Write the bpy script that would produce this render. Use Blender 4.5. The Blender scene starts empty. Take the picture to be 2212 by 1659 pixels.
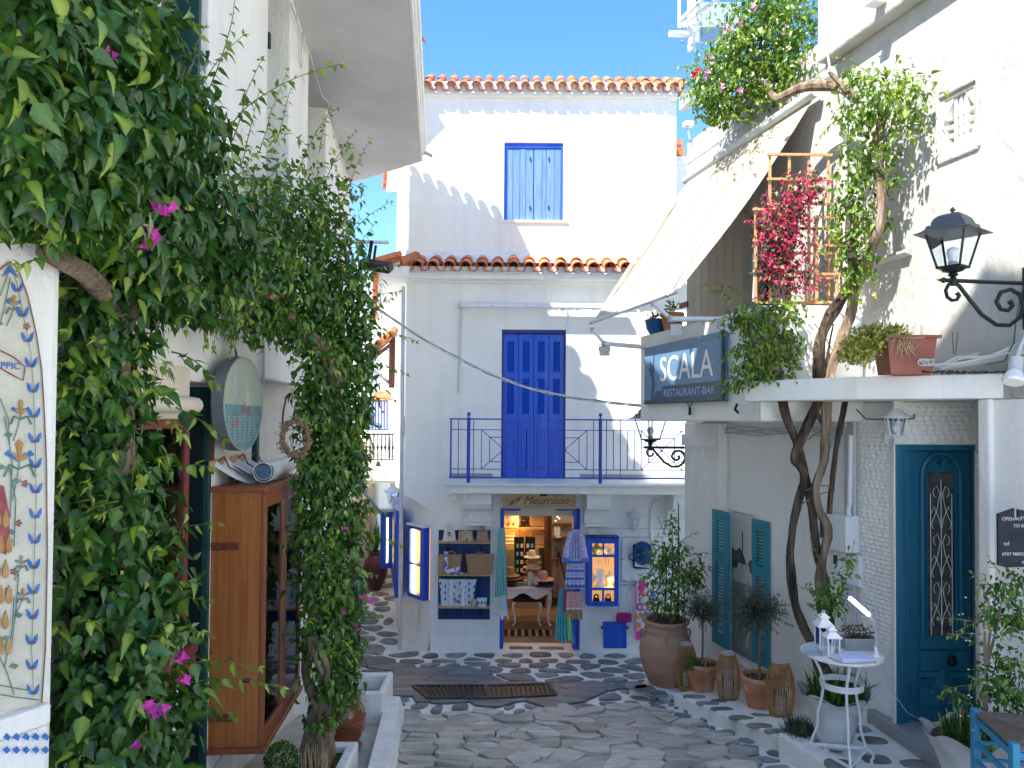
import bpy, math, random
import numpy as np
from mathutils import Matrix, Vector, noise
R = math.radians
ru = random.uniform
random.seed(7)
rng = np.random.default_rng(7)
SC = bpy.context.scene
COL = SC.collection
EYE = 3.4                      # camera height above the shop floor; the street falls away from the camera
FPX, CX, CY, SHIFT = 1600.0, 1106.0, 829.5, 40.0
# camera, sky, sun, exposure
cd = bpy.data.cameras.new("camera")
cam = bpy.data.objects.new("camera", cd)
COL.objects.link(cam)
CAMROT = Matrix.Rotation(R(91.3), 4, 'X') @ Matrix.Rotation(R(0.4), 4, 'Z')
cam.matrix_world = Matrix.Translation((0, 0, EYE)) @ CAMROT
cd.sensor_width = 36.0
cd.lens = 36.0 * FPX / 2212.0
cd.shift_y = SHIFT / 2212.0
cd.clip_start = 0.05
cd.clip_end = 500
SC.camera = cam
SUN_D = Vector((0.575, 0.50, -1.0)).normalized()          # direction the sunlight travels
elev = math.asin(-SUN_D.z)
azim = math.atan2(-SUN_D.x, -SUN_D.y)
world = bpy.data.worlds.new("World")
SC.world = world
world.use_nodes = True
wn = world.node_tree
sky = wn.nodes.new("ShaderNodeTexSky")
sky.sky_type = 'NISHITA'
sky.sun_disc = False
sky.sun_elevation = elev
sky.sun_rotation = azim
sky.air_density = 1.0
sky.dust_density = 0.2
sky.ozone_density = 2.2
bgn = wn.nodes["Background"]
hsv = wn.nodes.new("ShaderNodeHueSaturation")
hsv.inputs['Saturation'].default_value = 1.25
wn.links.new(sky.outputs[0], hsv.inputs['Color'])
wn.links.new(hsv.outputs[0], bgn.inputs[0])
bgn.inputs[1].default_value = 0.108
sl = bpy.data.lights.new("sun", 'SUN')
sl.energy = 3.6
sl.angle = R(0.5)
sl.color = (1.0, 0.945, 0.86)
sun = bpy.data.objects.new("sun", sl)
sun.rotation_euler = SUN_D.to_track_quat('-Z', 'Y').to_euler()
sun.location = (-8, -8, 20)
COL.objects.link(sun)
vs = SC.view_settings
vs.view_transform = 'Standard'
vs.look = 'None'
vs.gamma = 1.0
vs.use_curve_mapping = False
vs.exposure = 1.8
SC.cycles.max_bounces = 9
SC.cycles.diffuse_bounces = 6
SC.cycles.transparent_max_bounces = 12
SC.cycles.use_denoising = True
# reading the view: a pixel (2212 wide) is a ray from the camera
def ray(px, py):
    d = Vector(((px - CX) / FPX, (CY - py + SHIFT) / FPX, -1.0))
    d = CAMROT.to_3x3() @ d
    return d / d.y
def at(px, py, Y):
    d = ray(px, py)
    return Vector((d.x * Y, Y, EYE + d.z * Y))
def zg(y):
    if y <= 7.2: return EYE - 1.6 - 0.18 * max(y, -30)
    if y <= 10.6: return EYE - 2.896 - (y - 7.2) * (3.4 - 2.896) / 3.4
    return 0.0
def G(px, py, h=0.0):
    d = ray(px, py)
    lo, hi = 0.5, 60.0
    f = lambda y: EYE + d.z * y - (zg(y) + h)
    for _ in range(60):
        m = (lo + hi) / 2
        if f(m) > 0: lo = m
        else: hi = m
    return Vector((d.x * lo, lo, zg(lo) + h))
def topix(p):
    q = CAMROT.to_3x3().transposed() @ (Vector(p) - Vector((0, 0, EYE)))
    return (CX + FPX * q.x / -q.z, CY + SHIFT - FPX * q.y / -q.z)
class Frame:
    """wall frame: x to the right along the wall, y into the wall, z up"""
    def __init__(s, o, u):
        u = Vector((u[0], u[1], 0)).normalized()
        n = Vector((-u.y, u.x, 0))
        s.M = Matrix(((u.x, n.x, 0, o[0]), (u.y, n.y, 0, o[1]), (0, 0, 1, o[2] if len(o) > 2 else 0), (0, 0, 0, 1)))
        s.I = s.M.inverted()
    def w(s, x, y, z): return s.M @ Vector((x, y, z))
    def p(s, px, py, y=0.0):
        e = s.I @ Vector((0, 0, EYE)); d = s.I.to_3x3() @ ray(px, py)
        t = (y - e.y) / d.y
        q = e + d * t
        return q.x, q.z
    def rect(s, x0, y0, x1, y1, y=0.0):
        """left, bottom, right, top on the wall for a picture box"""
        ym, xm = (y0 + y1) / 2, (x0 + x1) / 2
        return s.p(x0, ym, y)[0], s.p(xm, y1, y)[1], s.p(x1, ym, y)[0], s.p(xm, y0, y)[1]
ID = Frame((0, 0, 0), (1, 0))
CF = Frame((0, 11.0, 0), (1, 0))                    # shop house front
CU = Frame((0, 11.3, 0), (1, 0))                    # its set-back top storey
LW = Frame((-1.86, 4.6, 0), (-0.0655, 1))           # left house, street wall
RWF = Frame((4.565, 0, 0), (0.25, -1))              # right house, street wall
# mesh builder
class MB:
    def __init__(s, F=None):
        s.v, s.f, s.M = [], [], (F.M if F else None)
    def add(s, vs, fs):
        b = len(s.v)
        s.v += [(s.M @ Vector(p)) if s.M is not None else Vector(p) for p in vs]
        s.f += [tuple(b + i for i in f) for f in fs]
        return s
    def box(s, a, b):
        (x0, y0, z0), (x1, y1, z1) = a, b
        x0, x1 = min(x0, x1), max(x0, x1); y0, y1 = min(y0, y1), max(y0, y1); z0, z1 = min(z0, z1), max(z0, z1)
        return s.add([(x0,y0,z0),(x1,y0,z0),(x1,y1,z0),(x0,y1,z0),(x0,y0,z1),(x1,y0,z1),(x1,y1,z1),(x0,y1,z1)],
                     [(0,3,2,1),(4,5,6,7),(0,1,5,4),(1,2,6,5),(2,3,7,6),(3,0,4,7)])
    def obox(s, c, ax, ay, az):
        c, ax, ay, az = map(Vector, (c, ax, ay, az))
        vs = [c + i*ax + j*ay + k*az for k in (-1,1) for (i,j) in ((-1,-1),(1,-1),(1,1),(-1,1))]
        return s.add(vs, [(0,3,2,1),(4,5,6,7),(0,1,5,4),(1,2,6,5),(2,3,7,6),(3,0,4,7)])
    def bar(s, a, b, w, h=None, up=(0,0,1)):
        a, b = Vector(a), Vector(b); h = h or w
        d = (b - a); L = d.length; d.normalize()
        up = Vector(up)
        if abs(d.dot(up)) > .98: up = Vector((0,1,0)) if abs(d.y) < .9 else Vector((1,0,0))
        sx = d.cross(up).normalized(); su = sx.cross(d)
        return s.obox((a+b)/2, d*L/2, sx*w/2, su*h/2)
    def prism(s, poly, vec):
        """polygon (list of 3d) swept along vec"""
        n = len(poly); vec = Vector(vec)
        P = [Vector(p) for p in poly]
        vs = P + [p + vec for p in P]
        nrm = Vector((0,0,0))
        for i in range(n): nrm += P[i].cross(P[(i+1) % n])
        flip = nrm.dot(vec) > 0
        fs = [tuple(range(n-1,-1,-1)) if flip else tuple(range(n)), tuple(range(n,2*n)) if flip else tuple(range(2*n-1,n-1,-1))]
        for i in range(n):
            j = (i+1) % n
            fs.append((i,j,n+j,n+i) if flip else (j,i,n+i,n+j))
        return s.add(vs, fs)
    def tube(s, path, r, n=8, cap=True):
        P = [Vector(p) for p in path]
        rs = r if isinstance(r, (list, tuple)) else [r]*len(P)
        prev = None; vs = []; fs = []
        for i, p in enumerate(P):
            t = (P[min(i+1, len(P)-1)] - P[max(i-1, 0)])
            if t.length < 1e-9: t = Vector((0,0,1))
            t.normalize()
            if prev is None:
                a = Vector((0,0,1)) if abs(t.z) < .9 else Vector((1,0,0))
                a = (a - t*a.dot(t)).normalized()
            else:
                a = prev - t*prev.dot(t)
                a = a.normalized() if a.length > 1e-6 else t.orthogonal().normalized()
            prev = a; b = t.cross(a)
            vs += [p + (a*math.cos(2*math.pi*k/n) + b*math.sin(2*math.pi*k/n))*rs[i] for k in range(n)]
        for i in range(len(P)-1):
            for k in range(n):
                fs.append((i*n+k, i*n+(k+1)%n, (i+1)*n+(k+1)%n, (i+1)*n+k))
        if cap:
            fs.append(tuple(range(n-1,-1,-1))); fs.append(tuple((len(P)-1)*n+k for k in range(n)))
        return s.add(vs, fs)
    def lathe(s, prof, c=(0,0,0), n=24, sx=1, sy=1, wob=0.0, caps=True):
        vs, fs = [], []
        for (r, z) in prof:
            for k in range(n):
                a = 2*math.pi*k/n; q = 1 + wob*math.sin(3*a + z*7)
                vs.append((c[0]+r*q*sx*math.cos(a), c[1]+r*q*sy*math.sin(a), c[2]+z))
        m = len(prof)
        for i in range(m-1):
            for k in range(n):
                fs.append((i*n+k, i*n+(k+1)%n, (i+1)*n+(k+1)%n, (i+1)*n+k))
        if caps: fs.append(tuple(range(n-1,-1,-1))); fs.append(tuple((m-1)*n+k for k in range(n)))
        return s.add(vs, fs)
    def grid(s, fn, nu, nv, cu=False, cv=False):
        vs = [fn(i/(nu if cu else nu-1), j/(nv if cv else nv-1)) for i in range(nu) for j in range(nv)]
        fs = []
        for i in range(nu if cu else nu-1):
            for j in range(nv if cv else nv-1):
                a, b = (i+1) % nu, (j+1) % nv
                fs.append((i*nv+j, a*nv+j, a*nv+b, i*nv+b))
        return s.add(vs, fs)
    def sheet(s, fn, nu, nv, th):
        """double-sided cloth of thickness th around fn(u,v)"""
        P = [[Vector(fn(i/(nu-1), j/(nv-1))) for j in range(nv)] for i in range(nu)]
        N = [[None]*nv for _ in range(nu)]
        for i in range(nu):
            for j in range(nv):
                a = P[min(i+1,nu-1)][j]-P[max(i-1,0)][j]; b = P[i][min(j+1,nv-1)]-P[i][max(j-1,0)]
                q = a.cross(b); N[i][j] = q.normalized() if q.length > 1e-12 else Vector((0,-1,0))
        vs = [P[i][j]+N[i][j]*th/2 for i in range(nu) for j in range(nv)] + [P[i][j]-N[i][j]*th/2 for i in range(nu) for j in range(nv)]
        o = nu*nv; fs = []
        for i in range(nu-1):
            for j in range(nv-1):
                a,b,c,d = i*nv+j,(i+1)*nv+j,(i+1)*nv+j+1,i*nv+j+1
                fs += [(a,b,c,d),(o+d,o+c,o+b,o+a)]
        for i in range(nu-1):
            a,b = i*nv,(i+1)*nv; fs.append((b,a,o+a,o+b))
            a,b = i*nv+nv-1,(i+1)*nv+nv-1; fs.append((a,b,o+b,o+a))
        for j in range(nv-1):
            a,b = j,j+1; fs.append((a,b,o+b,o+a))
            a,b = (nu-1)*nv+j,(nu-1)*nv+j+1; fs.append((b,a,o+a,o+b))
        return s.add(vs, fs)
    def slab_holes(s, x0, x1, z0, z1, th, holes, zcuts=(), sub=None):
        """solid wall x0..x1, z0..z1, y 0..th with rectangular holes (x0,z0,x1,z1)"""
        xs = sorted({x0, x1, *[h[0] for h in holes], *[h[2] for h in holes]})
        zs = sorted({z0, z1, *[h[1] for h in holes], *[h[3] for h in holes]})
        xs = [x for x in xs if x0-1e-6 <= x <= x1+1e-6]; zs = [z for z in zs if z0-1e-6 <= z <= z1+1e-6]
        solid = lambda i, k: 0 <= i < len(xs)-1 and 0 <= k < len(zs)-1 and not any(
            h[0]-1e-6 <= (xs[i]+xs[i+1])/2 <= h[2]+1e-6 and h[1]-1e-6 <= (zs[k]+zs[k+1])/2 <= h[3]+1e-6 for h in holes)
        nx, nz = len(xs), len(zs)
        idx = lambda i, k, b: (i*nz + k)*2 + b
        vs = [(x, (0, th)[b], z) for x in xs for z in zs for b in (0, 1)]
        fs = []
        for i in range(nx-1):
            for k in range(nz-1):
                if not solid(i, k): continue
                fs.append((idx(i,k,0), idx(i+1,k,0), idx(i+1,k+1,0), idx(i,k+1,0)))
                fs.append((idx(i,k,1), idx(i,k+1,1), idx(i+1,k+1,1), idx(i+1,k,1)))
                if not solid(i-1, k): fs.append((idx(i,k,0), idx(i,k+1,0), idx(i,k+1,1), idx(i,k,1)))
                if not solid(i+1, k): fs.append((idx(i+1,k,0), idx(i+1,k,1), idx(i+1,k+1,1), idx(i+1,k+1,0)))
                if not solid(i, k-1): fs.append((idx(i,k,0), idx(i,k,1), idx(i+1,k,1), idx(i+1,k,0)))
                if not solid(i, k+1): fs.append((idx(i,k+1,0), idx(i+1,k+1,0), idx(i+1,k+1,1), idx(i,k+1,1)))
        return s.add(vs, fs)
WM = {}
def wm(o):
    return WM.get(o.name, Matrix.Identity(4)) if o else Matrix.Identity(4)
def props(o, label=None, cat=None, group=None, kind=None):
    for k, v in (('label', label), ('category', cat), ('group', group), ('kind', kind)):
        if v: o[k] = v
def thing(name, label, cat, loc=(0,0,0), group=None, kind=None):
    o = bpy.data.objects.new(name, None)
    COL.objects.link(o); o.location = loc; o.empty_display_size = .1
    WM[o.name] = Matrix.Translation(loc)
    props(o, label, cat, group, kind)
    return o
def mesh_of(name, mb, mat, smooth=False, inv=None):
    if isinstance(mat, str): mat = MATS[mat]
    me = bpy.data.meshes.new(name)
    vs = [tuple(inv @ v) for v in mb.v] if inv is not None else [tuple(v) for v in mb.v]
    me.from_pydata(vs, [], mb.f)
    me.materials.append(mat)
    if smooth:
        me.polygons.foreach_set('use_smooth', [True]*len(me.polygons))
        if smooth != 2: me.set_sharp_from_angle(angle=R(smooth if smooth > 2 else 40))
    me.update()
    return me
def obj(name, mb, mat, parent=None, smooth=False, bev=0, label=None, cat=None, group=None, kind=None, origin=None):
    """link one mesh object; origin: base point for a top-level mesh"""
    M = wm(parent) if parent else (Matrix.Translation(origin) if origin is not None else Matrix.Identity(4))
    o = bpy.data.objects.new(name, mesh_of(name, mb, mat, smooth, M.inverted()))
    COL.objects.link(o)
    if parent: o.parent = parent
    elif origin is not None: o.location = origin
    WM[o.name] = M
    if bev:
        m = o.modifiers.new('edge', 'BEVEL'); m.width = bev; m.segments = 2; m.limit_method = 'ANGLE'; m.angle_limit = R(40)
        m.harden_normals = False
    props(o, label, cat, group, kind)
    return o
def inst(name, me, parent, M):
    """object sharing mesh me, placed by world matrix M under parent"""
    o = bpy.data.objects.new(name, me)
    COL.objects.link(o)
    if parent: o.parent = parent
    o.matrix_local = wm(parent).inverted() @ M
    WM[o.name] = M
    return o
KIDS = {}
def copy_tree(src, parent=None, loc=None, rz=0, s=None, label=None, group=None):
    c = src.copy(); COL.objects.link(c)
    if parent: c.parent = parent
    if loc is not None: c.location = loc
    if rz: c.rotation_euler.z = rz
    if s: c.scale = (s, s, s) if not hasattr(s, '__len__') else s
    if label: c['label'] = label
    if group: c['group'] = group
    for ch in [o for o in list(src.children)]:
        copy_tree(ch, c)
    return c
# materials
MATS = {}
def mat(name, c, c2=None, ns=6.0, rough=.6, bump=0.0, bs=40.0, metal=0, spec=.4, emis=None, es=0, trans=0, stretch=(1,1,1),
        c3=None, big=0.0, rnd=0.0, streak=0.0, coat=0, contrast=(.35,.65), alpha=1, bdist=.01):
    m = bpy.data.materials.new(name); m.use_nodes = True
    nt = m.node_tree; N = nt.nodes; L = nt.links
    b = N['Principled BSDF']
    b.inputs['Base Color'].default_value = (*c, 1)
    b.inputs['Roughness'].default_value = rough
    b.inputs['Metallic'].default_value = metal
    b.inputs['Specular IOR Level'].default_value = spec
    if coat: b.inputs['Coat Weight'].default_value = coat
    if trans: b.inputs['Transmission Weight'].default_value = trans
    if emis: b.inputs['Emission Color'].default_value = (*emis, 1); b.inputs['Emission Strength'].default_value = es
    tc = N.new('ShaderNodeTexCoord')
    mp = N.new('ShaderNodeMapping'); mp.inputs['Scale'].default_value = stretch
    L.new(tc.outputs['Object'], mp.inputs['Vector'])
    if c2:
        nz = N.new('ShaderNodeTexNoise'); nz.inputs['Scale'].default_value = ns; nz.inputs['Detail'].default_value = 6
        L.new(mp.outputs[0], nz.inputs['Vector'])
        rp = N.new('ShaderNodeValToRGB')
        rp.color_ramp.elements[0].position = contrast[0]; rp.color_ramp.elements[0].color = (*c, 1)
        rp.color_ramp.elements[1].position = contrast[1]; rp.color_ramp.elements[1].color = (*c2, 1)
        if c3:
            e = rp.color_ramp.elements.new((contrast[1]+1)/2); e.color = (*c3, 1)
        L.new(nz.outputs[0], rp.inputs[0])
        col = rp.outputs[0]
        if rnd:
            oi = N.new('ShaderNodeObjectInfo')
            hs = N.new('ShaderNodeHueSaturation')
            mr = N.new('ShaderNodeMapRange'); mr.inputs['To Min'].default_value = 1-rnd; mr.inputs['To Max'].default_value = 1+rnd
            L.new(oi.outputs['Random'], mr.inputs['Value']); L.new(mr.outputs[0], hs.inputs['Value'])
            L.new(col, hs.inputs['Color']); col = hs.outputs[0]
        if streak:
            for (sc3, lo_, wgt) in (((7,7,.35), .50, streak), ((1.3,1.3,1.1), .56, streak*.8), ((34,34,26), .66, streak*.9)):
                mp3 = N.new('ShaderNodeMapping'); mp3.inputs['Scale'].default_value = sc3; L.new(tc.outputs['Object'], mp3.inputs['Vector'])
                n3 = N.new('ShaderNodeTexNoise'); n3.inputs['Scale'].default_value = 1; n3.inputs['Detail'].default_value = 8; n3.inputs['Roughness'].default_value = .62
                L.new(mp3.outputs[0], n3.inputs['Vector'])
                r3 = N.new('ShaderNodeMapRange'); r3.inputs['From Min'].default_value = lo_; r3.inputs['From Max'].default_value = lo_+.2; r3.inputs['To Max'].default_value = wgt
                L.new(n3.outputs[0], r3.inputs['Value'])
                mx3 = N.new('ShaderNodeMix'); mx3.data_type = 'RGBA'; mx3.inputs['B'].default_value = (.50,.49,.45,1)
                L.new(r3.outputs[0], mx3.inputs['Factor']); L.new(col, mx3.inputs['A']); col = mx3.outputs['Result']
        L.new(col, b.inputs['Base Color'])
    if bump or big:
        last = None
        for (sc, st, ds) in ((bs, bump, bdist), (2.2, big, .06)):
            if not st: continue
            n2 = N.new('ShaderNodeTexNoise'); n2.inputs['Scale'].default_value = sc; n2.inputs['Detail'].default_value = 5
            L.new(mp.outputs[0] if sc == bs else tc.outputs['Object'], n2.inputs['Vector'])
            bp = N.new('ShaderNodeBump'); bp.inputs['Strength'].default_value = st; bp.inputs['Distance'].default_value = ds
            L.new(n2.outputs[0], bp.inputs['Height'])
            if last: L.new(last.outputs[0], bp.inputs['Normal'])
            last = bp
        L.new(last.outputs[0], b.inputs['Normal'])
    MATS[name] = m
    return m
def leafmat(name, dark, mid, light, attr=True, rough=.27, tl=.22, spec=.5):
    m = bpy.data.materials.new(name); m.use_nodes = True
    nt = m.node_tree; N = nt.nodes; L = nt.links
    b = N['Principled BSDF']; out = N['Material Output']
    rp = N.new('ShaderNodeValToRGB')
    rp.color_ramp.elements[0].color = (*dark, 1); rp.color_ramp.elements[1].color = (*light, 1)
    e = rp.color_ramp.elements.new(.55); e.color = (*mid, 1)
    if attr:
        a = N.new('ShaderNodeAttribute'); a.attribute_name = 'tone'; L.new(a.outputs['Fac'], rp.inputs[0])
    else:
        a = N.new('ShaderNodeObjectInfo')
        pw = N.new('ShaderNodeMath'); pw.operation = 'POWER'; pw.inputs[1].default_value = 1.5
        L.new(a.outputs['Random'], pw.inputs[0]); L.new(pw.outputs[0], rp.inputs[0])
    rb = N.new('ShaderNodeAttribute'); rb.attribute_name = 'rib'
    hv = N.new('ShaderNodeHueSaturation'); mv = N.new('ShaderNodeMapRange'); mv.inputs['To Min'].default_value = .78; mv.inputs['To Max'].default_value = 1.5
    L.new(rb.outputs['Fac'], mv.inputs['Value']); L.new(mv.outputs[0], hv.inputs['Value']); L.new(rp.outputs[0], hv.inputs['Color'])
    L.new(hv.outputs[0], b.inputs['Base Color'])
    bt = N.new('ShaderNodeTexCoord'); bn = N.new('ShaderNodeTexNoise'); bn.inputs['Scale'].default_value = 70 if attr else 5
    L.new(bt.outputs['Object'], bn.inputs['Vector']); bb_ = N.new('ShaderNodeBump'); bb_.inputs['Strength'].default_value = .5; bb_.inputs['Distance'].default_value = .006
    L.new(bn.outputs[0], bb_.inputs['Height']); L.new(bb_.outputs[0], b.inputs['Normal'])
    b.inputs['Roughness'].default_value = rough
    b.inputs['Specular IOR Level'].default_value = spec
    t = N.new('ShaderNodeBsdfTranslucent')
    hs = N.new('ShaderNodeHueSaturation'); hs.inputs['Value'].default_value = 1.7; hs.inputs['Saturation'].default_value = 1.1
    L.new(rp.outputs[0], hs.inputs['Color']); L.new(hs.outputs[0], t.inputs['Color'])
    mx = N.new('ShaderNodeMixShader'); mx.inputs[0].default_value = tl
    L.new(b.outputs[0], mx.inputs[1]); L.new(t.outputs[0], mx.inputs[2]); L.new(mx.outputs[0], out.inputs['Surface'])
    MATS[name] = m
    return m
def glassmat(name, tint=(.9,.95,1), refl=.25, rough=.03):
    """thin pane: mostly see-through with a mirror part growing towards grazing angles"""
    m = bpy.data.materials.new(name); m.use_nodes = True
    nt = m.node_tree; N = nt.nodes; L = nt.links; out = N['Material Output']
    N.remove(N['Principled BSDF'])
    t = N.new('ShaderNodeBsdfTransparent'); t.inputs[0].default_value = (*tint, 1)
    g = N.new('ShaderNodeBsdfGlossy'); g.inputs['Roughness'].default_value = rough
    lw = N.new('ShaderNodeLayerWeight'); lw.inputs[0].default_value = refl
    mx = N.new('ShaderNodeMixShader')
    L.new(lw.outputs['Fresnel'], mx.inputs[0]); L.new(t.outputs[0], mx.inputs[1]); L.new(g.outputs[0], mx.inputs[2])
    L.new(mx.outputs[0], out.inputs['Surface'])
    MATS[name] = m
    return m
m = mat
m('plaster', (.87,.855,.815), (.81,.79,.745), ns=1.3, rough=.85, bump=.45, bs=38, big=.8, spec=.2, bdist=.007, streak=.14)
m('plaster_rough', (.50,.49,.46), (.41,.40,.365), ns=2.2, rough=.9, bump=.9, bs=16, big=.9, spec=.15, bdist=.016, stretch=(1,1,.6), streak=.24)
m('plaster_left', (.86,.845,.805), (.78,.765,.72), ns=3, rough=.9, bump=.8, bs=40, big=.8, spec=.15, stretch=(1,1,.5), streak=.22)
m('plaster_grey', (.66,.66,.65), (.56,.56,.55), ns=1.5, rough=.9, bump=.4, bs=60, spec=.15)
m('plaster_cream', (.75,.67,.55), (.66,.58,.46), ns=3, rough=.85, bump=.3, bs=40)
m('whitewash', (.85,.84,.80), (.68,.66,.61), ns=9, rough=.85, bump=.8, bs=22, big=.4, spec=.2, contrast=(.45,.78))
m('whitewash_kerb', (.84,.83,.79), (.66,.64,.59), ns=6, rough=.85, bump=.6, bs=30, spec=.2, contrast=(.48,.8))
m('bedding', (.10,.095,.085), (.20,.19,.17), ns=12, rough=.95, bump=.6, bs=60)
m('flagstone', (.35,.325,.285), (.56,.52,.455), ns=3.2, rough=.75, bump=1.0, bs=11, big=.6, rnd=.24, stretch=(1,2.2,1), spec=.35, c3=(.58,.51,.41), contrast=(.3,.62), bdist=.032)
m('slate', (.115,.125,.14), (.205,.21,.22), ns=2.6, rough=.6, bump=.7, bs=7, rnd=.18, stretch=(1,2.4,1), spec=.4, bdist=.015)
m('joint_stone', (.15,.15,.145), (.29,.285,.27), ns=7, rough=.75, bump=.6, bs=30, rnd=.30, spec=.3)
m('marble_grey', (.27,.28,.28), (.36,.37,.37), ns=5, rough=.5, bump=.15, bs=20)
m('marble_white', (.78,.78,.77), (.66,.66,.65), ns=4, rough=.45)
m('concrete', (.38,.35,.30), (.48,.45,.39), ns=6, rough=.9, bump=.3, bs=50)
m('iron_grate', (.05,.045,.045), (.10,.08,.07), ns=20, rough=.65, metal=.4)
m('roof_tile', (.52,.14,.05), (.64,.23,.09), ns=9, rough=.75, bump=.4, bs=40, rnd=.16, c3=(.60,.34,.20))
m('roof_tile_dark', (.50,.14,.055), (.66,.24,.10), ns=9, rough=.75, bump=.4, bs=40, rnd=.22, c3=(.5,.3,.2))
m('blue', (.003,.070,.52), (.008,.10,.64), ns=4, rough=.46, spec=.45, bump=.15, bs=30, stretch=(4,4,.5), streak=.10, contrast=(.3,.7))
m('blue_faded', (.10,.21,.62), (.16,.28,.68), ns=5, rough=.6, bump=.3, bs=25, stretch=(8,8,.6), rnd=.05)
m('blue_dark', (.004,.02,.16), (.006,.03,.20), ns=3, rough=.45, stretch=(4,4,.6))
m('blue_navy', (.006,.03,.12), (.008,.045,.16), ns=5, rough=.5, stretch=(6,6,.6))
m('blue_rail', (.006,.06,.42), rough=.4)
m('teal', (.022,.21,.28), (.03,.26,.33), ns=4, rough=.45, stretch=(6,6,.6), bump=.1, bs=40)
m('teal_door', (.005,.11,.19), (.007,.13,.22), ns=3, rough=.38, stretch=(5,5,.5), bump=.08, bs=40, spec=.5)
m('teal_chair', (.025,.22,.38), (.035,.27,.44), ns=8, rough=.4, bump=.15, bs=40)
m('green_door', (.006,.045,.045), (.01,.06,.055), ns=5, rough=.5, stretch=(5,5,.5))
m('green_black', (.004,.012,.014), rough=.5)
m('shutter_grey', (.16,.17,.18), (.22,.23,.24), ns=8, rough=.6)
m('cabinet_wood', (.33,.095,.018), (.44,.16,.04), ns=5, rough=.42, bump=.15, bs=30, stretch=(5,5,.35), spec=.5, c3=(.22,.06,.012))
m('cabinet_dark', (.24,.07,.028), (.31,.10,.04), ns=5, rough=.42, stretch=(5,5,.5), spec=.5)
m('brown_wood', (.10,.035,.02), (.15,.05,.03), ns=5, rough=.6, stretch=(1,1,5))
m('red_frame', (.16,.03,.025), (.2,.045,.03), ns=6, rough=.5)
m('rust', (.14,.045,.025), (.22,.07,.035), ns=30, rough=.75, metal=.3)
m('pine', (.46,.27,.12), (.58,.37,.18), ns=4, rough=.6, stretch=(1,8,8))
m('trellis_wood', (.45,.25,.11), (.60,.36,.17), ns=6, rough=.65, stretch=(6,6,.8))
m('sign_wood', (.42,.27,.15), (.52,.36,.21), ns=3, rough=.7, stretch=(1,6,6))
m('floorboard', (.17,.135,.10), (.26,.21,.16), ns=6, rough=.6, stretch=(1,9,1), rnd=.12)
m('bark', (.13,.085,.055), (.33,.25,.18), ns=5, rough=.95, bump=1.0, bs=16, stretch=(3,3,.5), bdist=.03, c3=(.42,.34,.26))
m('bark_dark', (.035,.025,.018), (.13,.09,.065), ns=6, rough=.95, bump=1.0, bs=22, stretch=(3,3,.45), bdist=.05, c3=(.30,.24,.18), contrast=(.38,.6))
m('stem_green', (.10,.13,.04), (.15,.17,.06), ns=10, rough=.7)
m('twig', (.20,.13,.08), rough=.9)
m('straw', (.42,.30,.15), (.55,.42,.24), ns=10, rough=.8)
m('rush', (.13,.10,.08), (.25,.19,.15), ns=30, rough=.9, bump=.8, bs=60, stretch=(1,6,1))
m('soil', (.05,.035,.025), (.10,.075,.05), ns=30, rough=1, bump=1, bs=60)
m('terracotta', (.48,.19,.09), (.58,.28,.155), ns=6, rough=.88, bump=.3, bs=50, c3=(.70,.52,.42), contrast=(.38,.60), streak=.12)
m('terracotta_pale', (.38,.20,.125), (.47,.28,.19), ns=3, rough=.9, bump=.2, bs=60, stretch=(1,1,3), c3=(.52,.36,.27))
m('glazed_brown', (.17,.038,.015), (.22,.055,.02), ns=4, rough=.28, coat=.5, bump=.15, bs=8)
m('glazed_dark', (.055,.006,.012), (.07,.01,.016), ns=4, rough=.35, coat=.4)
m('plastic_terracotta', (.30,.10,.065), (.34,.12,.08), ns=10, rough=.55)
m('bamboo', (.36,.165,.045), (.50,.27,.095), ns=12, rough=.6, stretch=(1,1,.2))
m('rope', (.30,.17,.08), (.4,.25,.12), ns=60, rough=.9)
m('candle', (.8,.72,.6), rough=.5)
m('white_metal', (.75,.76,.77), (.66,.67,.68), ns=12, rough=.45)
m('white_paint', (.80,.80,.80), rough=.5)
m('grey_paint', (.40,.42,.44), rough=.5)
m('pipe_grey', (.50,.51,.52), (.60,.61,.61), ns=8, rough=.6)
m('black_iron', (.012,.018,.022), (.022,.03,.034), ns=20, rough=.42, metal=.5)
m('zinc_grey', (.07,.08,.09), (.12,.13,.145), ns=6, rough=.5, metal=.3)
m('rubber', (.015,.015,.015), rough=.7)
m('cable', (.55,.55,.54), rough=.6)
m('cable_dark', (.06,.06,.06), rough=.6)
m('chrome', (.6,.6,.6), metal=1, rough=.25)
m('canvas', (.50,.43,.31), (.44,.375,.265), ns=2, rough=.85, bump=.1, bs=120)
m('canvas_seam', (.52,.56,.57), rough=.8)
m('bulb', (.9,.9,.88), rough=.25)
m('sign_blue', (.10,.20,.35), (.115,.225,.38), ns=2, rough=.35)
m('sign_navy', (.022,.045,.105), rough=.35)
m('sign_green', (.01,.05,.05), rough=.5)
m('letter_white', (.85,.85,.83), rough=.5)
m('letter_pale', (.30,.42,.62), rough=.5)
m('letter_brown', (.10,.045,.025), rough=.7)
m('chalkboard', (.018,.022,.03), (.03,.034,.042), ns=8, rough=.8)
m('vine_print', (.16,.20,.15), rough=.7)
m('chalk', (.6,.6,.6), rough=.9)
m('photo_sky', (.66,.67,.62), (.76,.77,.72), ns=1.5, rough=.4)
m('photo_dark', (.05,.052,.05), (.12,.125,.12), ns=14, rough=.4)
m('photo_mid', (.22,.23,.22), (.36,.37,.36), ns=14, rough=.4)
m('photo_light', (.62,.63,.61), rough=.4)
m('panel_boards', (.46,.42,.35), (.52,.48,.41), ns=3, rough=.75, stretch=(1,1,.3))
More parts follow.
